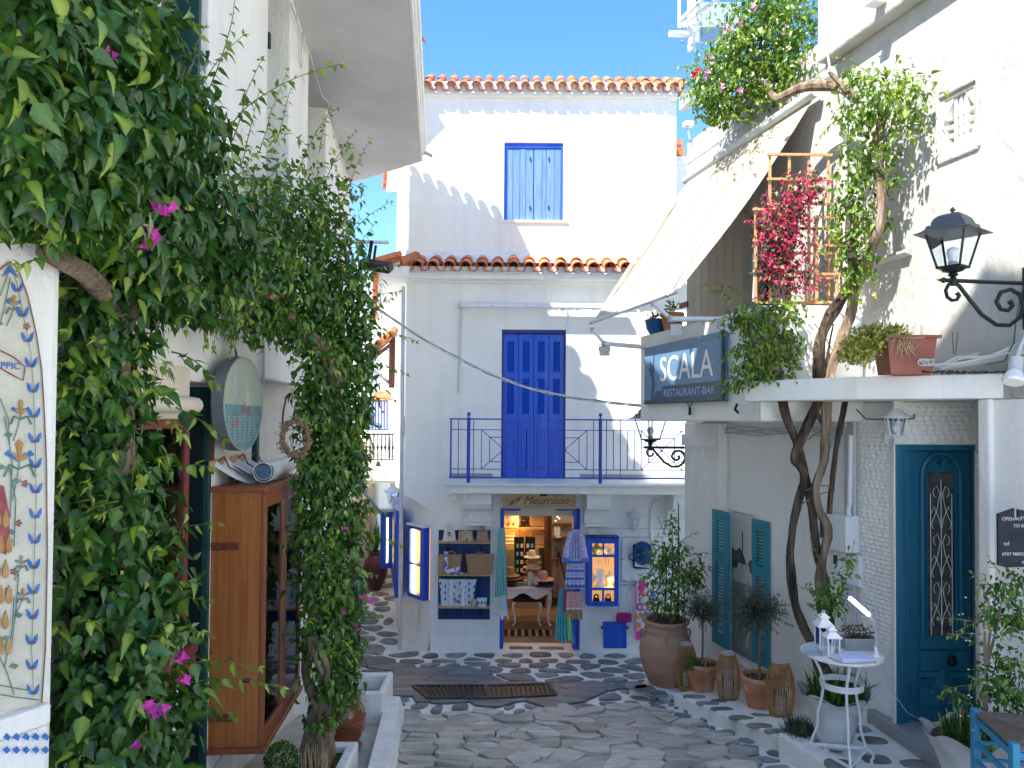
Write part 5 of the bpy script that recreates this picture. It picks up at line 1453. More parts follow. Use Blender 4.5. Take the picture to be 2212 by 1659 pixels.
# the big bougainvillea on the left house (two stems)
v1 = thing('bougainvillea', 'dark green bougainvillea covering the left wall, near the mural, nearest of the vines', 'climbing plant', at(265, 1700, 3.0))
L = Leaves(); st = MB()
def behindwall(P):     # keep leaves on the street side of the left wall
    xw = -1.86 - .0655*(P[:,1]-4.6)
    up = (P[:,2] > E+.78)
    xu = -1.112-.1187*P[:,1]
    return P[:,0] > np.where(up, xu, xw)+.02
def nearkeep(P): return behindwall(P) & (P[:,1] > 1.55)
def B(L, px, py, Y, rx, rz_, ry, n, size, **k):
    c = at(px, py, Y); blob(L, c, (rx*Y/FPX, ry, rz_*Y/FPX), n, size, keep=k.pop('keep', nearkeep), **k)
sz = .072
for (px, py, Y, rx, rz_, ry, n) in (
    (30,30,1.95,170,150,.25,420),(190,40,2.25,150,150,.28,520),(290,60,2.55,110,130,.25,330),(20,230,1.95,150,150,.25,420),(160,250,2.2,150,160,.28,560),(300,250,2.6,120,150,.28,500),
    (60,420,2.15,120,100,.25,360),(170,440,2.3,120,100,.25,400),(300,420,2.8,140,140,.32,700),(300,560,3.0,130,90,.3,500),(400,330,3.2,100,120,.28,450),(430,470,3.5,130,120,.33,650),(400,600,3.6,80,60,.25,220),(470,560,3.75,90,90,.28,420),(400,230,3.15,70,90,.22,250),(380,640,3.3,70,60,.22,220),
    (235,660,2.95,125,150,.30,650),(205,820,2.95,120,140,.30,650),(205,980,2.95,115,140,.30,620),(228,1130,2.95,140,140,.30,620),
    (235,1280,2.95,150,140,.30,620),(235,1430,2.9,165,140,.32,650),(235,1570,2.85,180,130,.32,650),(350,1560,3.1,70,100,.2,200),(325,1330,3.1,50,90,.2,120)):
    B(L, px, py, Y, rx, rz_, ry, int(n*1.3), sz, tone=(.30,.15))
P_sp = [((330,120),(.6,-.3,.9),.35,2.7),((400,250),(.6,-.2,1),.45,3.1),((440,230),(.5,-.1,1.3),.55,3.3),((480,300),(.7,0,1.5),.75,3.7),((490,330),(.5,0,1.3),.5,3.7),((380,200),(.4,-.2,1.2),.3,3.0),((200,20),(.4,-.4,1),.3,2.2),((450,420),(1,-.3,.5),.4,3.5),
        ((370,760),(1,-.4,-.1),.35,3.1),((380,880),(1,-.3,-.4),.28,3.1),((350,1010),(1,-.3,.2),.25,3.1),((360,1150),(1,-.2,.35),.25,3.1),((370,1290),(1,-.3,.2),.22,3.1),((370,1440),(1,-.3,.35),.42,3.05),
        ((380,1500),(1,-.2,-.0),.30,3.05),((390,1480),(1,-.1,.35),.45,3.05),((340,1380),(1,-.3,.6),.28,3.0),((130,760),(-1,-.4,.2),.16,2.8),((110,1000),(-.8,-.5,-.2),.14,2.8),((100,1230),(-.8,-.5,0),.14,2.8),((440,640),(1,-.2,.1),.3,3.6),
        ((480,600),(.6,-.3,-1),.25,3.7),((430,660),(.4,-.3,-1),.22,3.6),((250,470),(.2,-1,-.4),.2,3.0),((120,250),(.3,-1,.4),.25,2.7),((300,250),(.5,-.9,.3),.25,3.0)]
for (q, d, ln, Y) in P_sp: sprig(L, st, at(q[0], q[1], Y), d, ln, .075, droop=.9, tone=.55)
for k in range(70):   # short pale shoots over the face
    px = ru(80, 410); py = ru(30, 1650)
    if px > 400 and py > 650: continue
    Y = (1.75+px*.0032) if py < 560 else 2.68 + (px-200)*.0012
    sprig(L, st, at(px, py, Y), (random.gauss(.2,.5), -1, random.gauss(.3,.5)), ru(.06,.16), .06, droop=1.5, tone=.7, step=.025)
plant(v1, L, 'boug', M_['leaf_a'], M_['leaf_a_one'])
obj('stem', st, 'stem_green', v1, smooth=2, kind='stuff')
trunk(v1, [at(300,1800,2.95), at(290,1500,2.95), at(250,1200,2.97), at(270,900,2.97), at(240,680,2.9), at(190,600,2.6), at(130,560,2.4), at(90,535,2.3)], [.045,.042,.04,.038,.034,.03,.028,.022], gn=.45)
trunk(v1, [at(270,700,2.95), at(330,600,3.15), at(480,560,4.0), at(600,640,4.9)], [.035,.035,.03,.025], name='branch', gn=.25)
fl_ = [(345,445,2.6),(365,452,2.6),(325,500,2.6),(318,525,2.6),(332,515,2.6),(318,1520,2.7),(350,1530,2.72),(335,1535,2.7),(300,1605,2.7),(395,1420,2.95),(398,1470,2.95),(540,460,3.9),(238,120,2.2)]
flowers(v1, [at(a+ru(-9,9), b+ru(-9,9), c-.08) for a, b, c in fl_ for _ in range(3)], .022, 'flower_magenta')
v2 = thing('bougainvillea', 'bougainvillea column growing from the white planter up past the wooden showcase and over the doorway', 'climbing plant', at(700, 1640, 5.1))
L = Leaves(); st = MB()
sz = .060
for (px, py, Y, rx, rz_, ry, n) in (
    (520,480,4.5,110,130,.36,900),(560,600,4.7,110,100,.36,800),(620,470,5.0,105,125,.38,900),(700,500,5.3,85,140,.36,900),(650,620,5.1,110,100,.36,900),(735,640,5.35,80,110,.32,800),
    (480,560,4.2,90,90,.28,520),(560,700,4.75,60,50,.22,240),(640,700,5.1,70,60,.28,420),(470,610,4.2,60,60,.28,260),(480,690,4.2,35,28,.15,70),
    (700,760,5.3,75,90,.30,700),(750,760,5.4,70,110,.28,600),(700,880,5.3,66,95,.28,800),(745,880,5.4,66,100,.26,700),(705,1000,5.25,66,95,.26,800),(745,1000,5.35,55,95,.24,600),
    (705,1120,5.2,70,95,.26,900),(750,1130,5.3,50,85,.22,480),(700,1240,5.2,66,90,.26,850),(740,1270,5.3,50,85,.22,480),(700,1360,5.2,62,80,.24,720),(735,1400,5.25,48,75,.2,420),(775,640,5.4,42,90,.2,300),(782,750,5.4,36,80,.18,240),(775,860,5.4,32,80,.18,220),(772,980,5.35,26,70,.15,150),(665,1180,5.15,30,90,.15,260),(662,1010,5.2,30,90,.15,260),(668,860,5.2,30,80,.15,240),(715,1470,5.15,62,50,.22,300),(745,1500,5.15,38,40,.15,120),
    (700,1555,5.05,48,20,.13,90)):
    B(L, px, py, Y, rx, rz_, ry, n, sz, tone=(.36,.14), lump=.5)
for (q, d, ln, Y) in (((560,330),(.4,-.1,1.2),.55,4.7),((640,380),(.3,0,1.3),.6,5.0),((690,330),(.1,0,1.4),.35,5.2),((700,400),(.35,0,1),.45,5.3),((740,450),(.2,0,1.3),.6,5.4),((745,520),(.8,-.1,.9),.45,5.4),((770,600),(.9,0,.5),.35,5.4),
    ((770,650),(1,0,.3),.32,5.4),((780,720),(1,0,.25),.42,5.4),((780,790),(1,0,.1),.36,5.4),((785,860),(1,0,.1),.25,5.4),((770,760),(1,-.2,-.3),.35,5.35),((770,900),(1,0,-.2),.22,5.4),((765,1090),(1,-.1,-.1),.25,5.3),((765,1150),(1,-.1,.1),.38,5.3),
    ((760,1240),(.8,-.2,.2),.22,5.3),((760,1310),(.9,-.1,-.2),.22,5.3),((480,660),(-.2,-.3,-1),.3,4.2),((500,700),(.2,-.2,-1),.2,4.3),((430,640),(-.4,-.3,-.8),.22,3.9),((600,300),(.3,0,1.3),.4,4.8),((520,360),(.5,-.1,1.3),.5,4.4),((760,560),(.5,0,1.2),.35,5.4),((790,680),(.8,0,.8),.25,5.4)):
    sprig(L, st, at(q[0], q[1], Y), d, ln, .062, droop=.8, tone=.5, step=.032)
for k in range(170):
    px = ru(470, 790); py = ru(300, 1500)
    if py > 720 and px < 650: continue
    if px < 480+ (py-300)*0 and py > 650: continue
    Y = 4.3 + (px-480)*.0036 - .33
    sprig(L, st, at(px, py, Y), (random.gauss(.2,.6), -1, random.gauss(.2,.5)), ru(.06,.16), .052, droop=1.2, tone=.62, step=.025, rad=.0025)
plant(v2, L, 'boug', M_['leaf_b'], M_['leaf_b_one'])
obj('stem', st, 'stem_green', v2, smooth=2, kind='stuff')
trunk(v2, [at(692,1668,5.12), at(688,1600,5.12), at(694,1540,5.14), at(700,1500,5.15), at(725,1460,5.18), at(715,1390,5.2), at(690,1330,5.2), at(672,1260,5.2), at(700,1000,5.25), at(730,850,5.3)], [.085,.078,.07,.055,.04,.038,.036,.034,.045,.04], n=22, gn=.38)
trunk(v2, [at(694,1545,5.14), at(672,1490,5.13), at(660,1440,5.13), at(668,1380,5.13), at(690,1400,5.1), at(665,1240,5.1), at(672,1190,5.1)], [.05,.035,.03,.025,.022,.022,.016], name='branch', gn=.3)
trunk(v2, [at(705,1475,5.0), at(706,1440,4.97), at(690,1400,4.96), at(672,1380,4.96), at(680,1420,4.97), at(700,1455,5.0)], [.02]*6, name='branch', gn=.2)
trunk(v2, [at(730,850,5.3), at(700,760,5.2), at(600,660,4.9), at(520,600,4.5)], [.04,.045,.04,.03], name='branch', gn=.3)
flowers(v2, [at(a,b,c) for a,b,c in ((515,645,4.2),(548,650,4.3),(590,640,4.5),(785,1290,5.15),(800,1300,5.15),(744,1325,5.1),(775,1352,5.1),(748,1140,5.05),(560,520,4.2),(700,480,5.0)) for _ in range(1)], .026, 'flower_magenta')
# right: twisted vine, its crowns
def rwkeep(P): return P[:,0] < 4.565-.25*P[:,1]-.02
v3 = thing('bougainvillea', 'sunlit green vine with twisted bare trunks rising through the door canopy beside the awning', 'climbing plant', at(1790, 1420, 5.75))
L = Leaves(); st = MB()
for (px, py, Y, rx, rz_, ry, n) in ((1890,200,5.7,75,50,.28,520),(1940,215,5.6,60,50,.25,380),(1870,250,5.75,60,38,.2,260),(1965,260,5.55,30,45,.12,110),(1850,170,5.9,45,25,.15,100),
    (1915,310,5.75,35,40,.15,150),(1870,370,5.85,60,42,.2,300),(1840,410,5.9,35,45,.15,150),(1850,460,5.9,50,45,.18,240),(1900,480,5.8,35,30,.12,90),(1860,530,5.9,40,55,.15,160),(1930,395,5.7,22,20,.1,50),(1880,580,5.9,25,40,.1,70),(1830,520,5.9,45,60,.18,260),(1870,330,5.8,45,35,.15,160),(1815,450,6.0,25,50,.12,120),(1835,600,5.95,30,40,.12,110),
    (1820,250,6.0,22,18,.1,40),(1825,330,6.0,15,25,.08,30)):
    B(L, px, py, Y, rx, rz_, ry, int(n*.72), .056, tone=(.5,.18), keep=rwkeep, lump=.75)
for (q, d, ln, Y) in (((1830,250),(-.9,-.2,-.4),.5,6.0),((1880,160),(-.6,0,.5),.35,5.8),((1930,180),(.9,0,.4),.3,5.6),((1975,230),(.3,-.1,-.6),.3,5.5),((1975,190),(.6,0,-.5),.2,5.5),((1845,300),(-.8,-.2,-.3),.3,5.9),((1830,200),(-.7,0,.6),.3,6.0),((1960,320),(.2,0,-1),.18,5.55)):
    sprig(L, st, at(q[0], q[1], Y), d, ln, .055, droop=.9, tone=.6, step=.03)
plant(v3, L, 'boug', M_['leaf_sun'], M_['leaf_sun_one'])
obj('stem', st, 'stem_green', v3, smooth=2, kind='stuff')
Yv = lambda px, c=4.35: min(6.12, c/((px-1106)/1600+.25))
def av(px, py, c=4.35): return at(px, py, Yv(px, c))
def av2(px, py): return at(px, py, 5.85)
trunk(v3, [at(1820,1530,5.75), at(1775,1450,5.9), at(1758,1400,6.1), at(1722,1320,6.2), at(1708,1230,6.2), at(1712,1140,6.18), at(1735,1040,6.15), at(1728,1010,6.14), at(1716,990,6.13), at(1735,940,6.12), av(1765,870), av(1768,800), av(1772,740), av(1790,690), av(1825,630), av(1852,560)],
      [.070,.056,.042,.034,.030,.028,.030,.030,.030,.032,.036,.042,.042,.040,.036,.028], 'bark_dark', gn=.3)
trunk(v3, [at(1790,1370,6.1), at(1785,1290,6.2), at(1768,1200,6.22), at(1755,1110,6.2), at(1742,1040,6.2), at(1722,960,6.18), at(1700,905,6.15), av(1688,850), av(1684,800)],
      [.042,.036,.032,.030,.030,.032,.032,.030,.025], 'bark_dark', gn=.3)
trunk(v3, [at(1783,1360,6.15), at(1772,1240,6.15), at(1790,1150,6.12), at(1768,1100,6.12), at(1762,1050,6.12), at(1780,990,6.12), av(1784,920), av(1788,850), av(1795,790), av(1820,735), av(1842,645), av(1870,570), at(1895,500,5.75), at(1905,420,5.75), at(1900,330,5.75), at(1905,240,5.75)],
      [.042,.034,.030,.028,.028,.032,.034,.036,.040,.042,.040,.036,.034,.033,.031,.026], 'bark', gn=.32)
trunk(v3, [at(1792,1110,6.12), at(1797,1040,6.1), at(1808,960,6.1), at(1822,890,6.08), av(1830,850)], [.018,.018,.018,.020,.018], 'bark_dark', name='branch', gn=.3)
trunk(v3, [at(1780,985,6.28), at(1800,950,6.2), at(1818,905,6.1)], [.014,.014,.012], 'pipe_grey', name='branch', gn=.1)
trunk(v3, [av(1785,930), av(1768,900), av(1758,865)], [.018,.016,.014], 'bark_dark', name='branch')
trunk(v3, [at(1850,215,5.95), at(1820,190,6.1), at(1780,185,6.3), at(1730,190,6.5), at(1680,212,6.7), at(1664,200,6.75)], [.032,.036,.036,.036,.03,.02], 'bark', name='branch', gn=.3)
trunk(v3, [at(1830,200,5.95), at(1800,165,6.0), at(1790,155,6.0)], [.02,.018,.014], 'bark', name='branch')
trunk(v3, [at(1840,560,5.85), at(1832,500,5.9), at(1835,440,5.9)], [.03,.025,.02], 'bark_dark', name='branch')
trunk(v3, [av(1785,790), av(1792,740), av(1800,700)], [.012,.009,.006], 'bark_dark', name='branch')
for (a, b, c, d) in ((1730,1090,1800,1060),(1745,950,1790,930),(1800,760,1760,700),(1790,1050,1740,1060)):
    obj('twig', MB().tube([av(a,b), av((a+c)/2,(b+d)/2-6), av(c,d)], .005, 5), 'twig', v3)
v4 = thing('bougainvillea', 'big sunlit bougainvillea with pink flowers tumbling over the roof terrace, top right against the sky', 'climbing plant', at(1640, 230, 7.6))
L = Leaves(); st = MB()
for (px, py, Y, rx, rz_, ry, n) in ((1560,150,7.9,70,60,.45,700),(1640,120,7.6,90,80,.45,1000),(1700,60,7.4,75,80,.45,900),(1620,30,7.6,60,60,.4,500),(1720,130,7.3,65,60,.4,650),(1690,-10,7.4,70,60,.4,500),(1540,215,8.0,60,35,.4,420),
    (1600,200,7.8,70,50,.45,600),(1680,190,7.4,60,35,.35,350),(1560,245,7.9,35,25,.25,180),(1600,90,7.7,60,50,.4,450),(1745,165,7.1,32,22,.2,110),(1510,175,8.1,25,25,.2,120)):
    c = at(px, py, Y); blob(L, c, (rx*Y/FPX, ry, rz_*Y/FPX), n, .066, tone=(.46,.17), lump=.5)
for k in range(50):
    px, py = ru(1490,1760), ru(0,250)
    sprig(L, st, at(px, py, 7.3), (random.gauss(-.2,.6), -.7, random.gauss(.2,.6)), ru(.1,.3), .055, droop=1, tone=.6, step=.03)
for (q, d, ln) in (((1530,110),(-1,0,.5),.3),((1510,150),(-1,0,.3),.25),((1500,200),(-1,0,-.4),.25),((1590,10),(-1,0,.1),.3),((1780,130),(1,0,-.3),.2),((1600,260),(1,-.2,-.1),.2)):
    sprig(L, st, at(q[0], q[1], 7.5), d, ln, .06, droop=.7, tone=.6)
plant(v4, L, 'boug', M_['leaf_sun'], M_['leaf_sun_one'])
obj('stem', st, 'stem_green', v4, smooth=2, kind='stuff')
trunk(v4, [at(1665,215,7.4), at(1660,180,7.5), at(1640,120,7.6)], [.03,.03,.02], name='branch')
fp = [(1630,15),(1645,42),(1600,48),(1668,60),(1690,65),(1535,105),(1530,130),(1700,125),(1725,128),(1660,132),(1605,190),(1600,300*.0+95),(1655,180),(1620,100),(1560,190),(1512,150),(1520,160),(1690,135),(1575,60)]
flowers(v4, [at(a+ru(-10,10), b+ru(-8,8), 7.0+ru(-.1,.1)) for a, b in fp[::2] for _ in range(3)], .026, 'flower_pink')
flowers(v4, [at(1506,152,7.6), at(1500,160,7.6)], .04, 'flower_red')
v5 = thing('bougainvillea', 'green bush spilling over the canopy beside the restaurant sign, in front of the white parapet', 'climbing plant', at(1660, 815, 6.2))
L = Leaves(); st = MB()
for (px, py, Y, rx, rz_, ry, n) in ((1635,690,6.2,60,38,.2,330),(1670,745,6.2,60,38,.2,330),(1640,790,6.25,60,30,.2,260),(1705,750,6.15,26,45,.15,120),(1690,665,6.2,55,20,.15,170),(1600,690,6.3,32,28,.12,90),(1655,820,6.15,60,18,.12,170),(1590,830,6.3,28,14,.1,60),(1605,750,6.2,30,24,.1,70)):
    B(L, px, py, Y, rx, rz_, ry, n, .058, tone=(.38,.18), keep=rwkeep, lump=.55)
for (q, d, ln, Y) in (((1600,690),(-1,-.1,.25),.35,6.2),((1590,720),(-1,-.1,-.1),.3,6.2),((1590,650),(-.9,0,.6),.35,6.2),((1620,640),(-.9,0,.5),.4,6.2),((1600,810),(-1,-.2,-.2),.3,6.2),((1580,830),(-1,-.2,-.5),.2,6.2),((1720,730),(1,-.1,-.1),.2,6.1),((1700,640),(.9,0,.15),.35,6.1),((1720,700),(.8,0,.6),.2,6.1),((1600,760),(-1,-.2,-.3),.25,6.2)):
    sprig(L, st, at(q[0], q[1], Y), d, ln, .055, droop=.9, tone=.5, step=.03)
for k in range(60):
    sprig(L, st, at(ru(1590,1720), ru(650,820), 6.05), (random.gauss(-.2,.7), -.7, random.gauss(.1,.6)), ru(.08,.25), .05, droop=1, tone=.6, step=.026)
plant(v5, L, 'boug', M_['leaf_sun'], M_['leaf_sun_one'])
obj('stem', st, 'stem_green', v5, smooth=2, kind='stuff')
trunk(v5, [at(1665,830,6.2), at(1670,780,6.2), at(1690,740,6.2), at(1695,690,6.2)], [.02,.018,.015,.01], name='branch')
trunk(v5, [at(1640,830,6.2), at(1630,760,6.2), at(1620,700,6.2)], [.015,.012,.01], name='branch')
for (x0, y0, x1, y1, nx, nz, Y, lab) in ((1664,331,1790,655,4,7,6.62,'tall pale wooden trellis behind the red flowers on the balcony'),(1633,448,1700,655,2,4,6.58,'short pale wooden trellis on the left of the red flowers, balcony'),(1765,465,1808,655,2,4,6.5,'narrow weathered trellis on the right of the red flowers, balcony')):
    a = at(x0, y1, Y); b = at(x1, y0, Y)
    t = thing('trellis', lab, 'trellis', ((a.x+b.x)/2, Y, a.z), group='wooden trellis panels on the balcony')
    for i in range(nx):
        x = a.x + (b.x-a.x)*i/(nx-1)
        obj('upright', MB().box((x-.011,Y,a.z),(x+.011,Y+.018,b.z)), 'trellis_wood', t)
    for k in range(nz):
        z = a.z + (b.z-a.z)*(k+.02)/(nz-.9)
        obj('crossbar', MB().box((a.x-.03,Y-.018,z-.011),(b.x+.03,Y-.0005,z+.011)), 'trellis_wood', t)
v6 = thing('bougainvillea', 'crimson flowering bougainvillea trained up the wooden trellis on the balcony', 'climbing plant', at(1710, 640, 6.5))
L = Leaves(); st = MB(); LB = Leaves()
for (px, py, Y, rx, rz_, ry, n) in ((1740,400,6.5,45,35,.12,150),(1700,455,6.5,60,50,.14,240),(1690,520,6.5,55,50,.14,220),(1700,590,6.5,60,50,.14,240),(1660,560,6.5,30,60,.1,110),(1650,480,6.5,20,30,.08,40)):
    c = at(px, py, Y); blob(L, c, (rx*Y/FPX, ry, rz_*Y/FPX), int(n*1.7), .045, tone=(.38 if py > 430 else .85,.2), lump=.5)
    blob(LB, c+Vector((0,-.03,0)), (rx*Y/FPX*1.05, ry*1.1, rz_*Y/FPX*1.02), int(n*1.1), .036, tone=(.4,.25), lump=.6, down=.2)
for k in range(26):
    px, py = ru(1630,1770), ru(370,640)
    sprig(LB, st, at(px, py, 6.42), (random.gauss(0,.7), -.5, random.gauss(0,.7)), ru(.06,.2), .035, droop=1, tone=.4, step=.018)
plant(v6, L, 'small', M_['leaf_maroon'], M_['leaf_maroon_one'], 150)
plant(v6, LB, 'bract', M_['bract_red'], None, 0, name='blossom')
obj('stem', st, 'twig', v6, smooth=2, kind='stuff')
trunk(v6, [at(1700,655,6.52), at(1705,560,6.52), at(1695,470,6.52), at(1720,400,6.52)], [.014,.012,.01,.006], 'bark_dark', name='branch')
# == POTS AND POTTED PLANTS
def pot(name, label, cat, loc, prof, matn, soil_z, soil_r, n=28, group=None, bands=None, wob=0.0, rot=0):
    t = thing(name, label, cat, loc, group)
    bm = MB().lathe(prof, loc, n, wob=wob); obj('body', bm, M_[matn], t, smooth=50)
    obj('soil', MB().lathe([(0,soil_z-.02),(soil_r,soil_z-.02),(soil_r*.9,soil_z),(0,soil_z+.012)], loc, 16), 'soil', t, smooth=60)
    return t
def hollow(out, th=.02):
    """close a profile to a hollow vessel: outer list then inner rim down"""
    r, z = out[-1]
    return out + [(r-th, z), (r-th-.01, z-.12)]
ub = hit(1440, 1486, P1Z); ub = (ub[0]+.02, ub[1]+.15)
s_ = .27
up_ = [(0,0),(.17,0),(.19,.02),(.24,.12),(.283,.26),(.295,.38),(.285,.47),(.255,.54),(.236,.575),(.243,.585),(.236,.597),(.243,.609),(.234,.62),(.232,.65),(.242,.675),(.262,.69),(.268,.705),(.262,.718)]
urn = pot('terracotta_urn', 'big pale terracotta urn with ribbed neck and small handles holding a tall leafy plant', 'urn', (ub[0],ub[1],P1Z), hollow(up_, .035), 'terracotta_pale', .69, .22, n=36)
for an in (-1.75, 1.4, -.2, 3.3):
    c, s0_ = math.cos(an), math.sin(an)
    obj('handle', MB().tube([(ub[0]+c*r, ub[1]+s0_*r, P1Z+z) for r, z in ((.236,.62),(.262,.615),(.268,.58),(.262,.54),(.250,.525))], .014, 6), 'terracotta_pale', urn, smooth=60)
pl_ = thing('potted_climber', 'tall leafy climber on canes growing in the big urn in front of the shop wall', 'potted plant', (ub[0],ub[1],P1Z+.69))
L = Leaves(); st = MB(); uY = ub[1]
for (px, py, rx, rz_, n, yel) in ((1452,1130,14,28,70,.75),(1450,1190,42,30,280,.7),(1462,1240,56,38,420,.6),(1450,1290,54,38,380,.5),(1455,1345,26,40,150,.4),(1425,1215,30,24,120,.6),(1505,1235,24,35,140,.5),(1400,1250,25,14,40,.6),(1430,1300,28,28,90,.5)):
    c = at(px, py, uY); blob(L, c, (rx*uY/FPX, rx*uY/FPX*.8, rz_*uY/FPX), n, .062, tone=(yel-.1,.18), lump=.5)
for (q, d, ln) in (((1410,1240),(-1,-.3,-.2),.35),((1420,1190),(-.8,-.3,.1),.25),((1490,1200),(.9,0,.3),.25),((1500,1260),(1,0,-.4),.25),((1440,1160),(-.4,0,1),.25),((1470,1170),(.5,0,.4),.22),((1400,1330),(-.6,-.3,.2),.12)):
    sprig(L, st, at(q[0], q[1], uY-.05), d, ln, .055, droop=1.2, tone=.75, step=.03)
plant(pl_, L, 'jas', M_['leaf_sun'], M_['leaf_sun_one'])
for (x0, x1, t) in ((1430,1440,1180),(1445,1452,1130),(1462,1465,1085),(1478,1470,1200),(1418,1402,1290),(1425,1418,1310),(1455,1480,1300),(1440,1428,1330)):
    st.tube([at(x0,1375,uY), at((x0+x1)/2+4,(1375+t)/2,uY-.03), at(x1,t,uY)], [.009,.008,.005], 5)
obj('stem', st, 'bark_dark', pl_, smooth=2, kind='stuff')
obj('cane', MB().tube([at(1462,1375,uY+.03), at(1466,1090,uY+.03)], .007, 6), 'straw', pl_)
tp = [(0,0),(.105,0),(.115,.015),(.128,.09),(.140,.15),(.146,.155),(.150,.165),(.155,.22),(.157,.226),(.160,.255),(.172,.26),(.178,.275),(.176,.30),(.170,.305)]
def sw_pot(px, py, Y, k, lab):
    b = at(px, py, Y); b = Vector((b.x, b.y, P2(b.x, b.y)))
    t = pot('terracotta_pot', lab, 'plant pot', tuple(b), hollow([(r*k, z*k) for r, z in tp], .018), 'terracotta', .28*k, .15*k, group='terracotta pots on the step')
    for an in (-1.2, 2.2):
        c, s0_ = math.cos(an), math.sin(an)
        obj('handle', MB().tube([(b.x+c*r*k, b.y+s0_*r*k, b.z+z*k) for r, z in ((.165,.255),(.185,.24),(.18,.215),(.158,.205))], .008, 5), 'terracotta', t, smooth=60)
    swg = MB()
    for m_ in range(4):
        a0_ = -2.6+m_*.75
        swg.tube([(b.x+math.cos(a0_+q*.75)*(.155+.003)*k, b.y+math.sin(a0_+q*.75)*(.158)*k, b.z+(.215-.035*math.sin(math.pi*q))*k) for q in np.linspace(0,1,7)], .004, 4)
    obj('swag', swg, 'terracotta', t, smooth=60)
    return t, b, k
def Yat(px, py, h):   # depth of a ground pixel on sloped platform 2
    return G(px, py, h).y
yA, yB = Yat(1517,1498,.125)+.12, Yat(1640,1536,.125)+.12
tA, bA, kA = sw_pot(1517, 1498, yA, 1.0, 'terracotta pot with a small wispy olive, between two bamboo lanterns, nearest the big urn')
tB, bB, kB = sw_pot(1642, 1536, yB, 1.05, 'terracotta pot with a dense olive standard, in front of the right teal shutter')
def standard(name, label, b, kz, pxc, pyc, Y, rx, rz_, n, pxs, dens=1):
    t = thing(name, label, 'olive tree', (b.x, b.y, b.z+.28*kz), group='olive standards in terracotta pots')
    L = Leaves(); st = MB(); c = at(pxc, pyc, Y)
    m0 = len(st.v)
    for k in range(n):
        d = Vector((random.gauss(0,1), random.gauss(0,1), random.gauss(.15,.8))).normalized()
        p0_ = c + Vector((0,0,-rz_*Y/FPX*.5)) + d*.04
        ln = rx*Y/FPX*ru(.6,1.15)
        sprig(L, st, p0_, d+Vector((0,0,.35)), ln, .062, droop=1.0, tone=.42, step=.013, rad=.0025)
    obj('trunk', MB().tube([(b.x,b.y,b.z+.26*kz), tuple(at(pxs,1380,Y)), tuple(c+Vector((0,0,-rz_*Y/FPX*.7))), tuple(c)], [.012,.011,.010,.006], 7), 'bark', t, smooth=60)
    plant(t, L, 'narrow', M_['leaf_olive'], M_['leaf_olive_one'])
    obj('twig', st, 'twig', t, kind='stuff')
    return t
standard('olive_tree', 'small wispy dark olive standard left of the photo window, behind the first bamboo lantern', bA, kA, 1518, 1300, yA, 46, 38, 80, 1518)
standard('olive_tree', 'round dense olive standard in front of the photo window and right teal shutter', bB, kB, 1635, 1305, yB, 60, 36, 130, 1640)
for (b, kz, n) in ((bA, kA, 6), (bB, kB, 12)):
    t = thing('stakes', 'thin straw stakes poked round the stem of the '+('small' if b is bA else 'dense')+' olive', 'plant stakes', (b.x, b.y, b.z+.28*kz))
    for k in range(n):
        an = random.random()*6.28; r = ru(.04,.12)
        p = Vector((b.x+math.cos(an)*r, b.y+math.sin(an)*r, b.z+.26*kz))
        obj('stake', MB().tube([p, p+Vector((random.gauss(0,.02),random.gauss(0,.02),ru(.1,.2)))], .0025, 4), 'straw', t)
hb = thing('herb', 'feathery green herb spilling over the left of the first terracotta pot', 'plant', (bA.x-.12, bA.y-.08, bA.z+.29))
L = Leaves(); blob(L, (bA.x-.13, bA.y-.08, bA.z+.32), (.075,.06,.07), 260, .028, tone=(.45,.2)); plant(hb, L, 'small', M_['leaf_b'], None, 0)
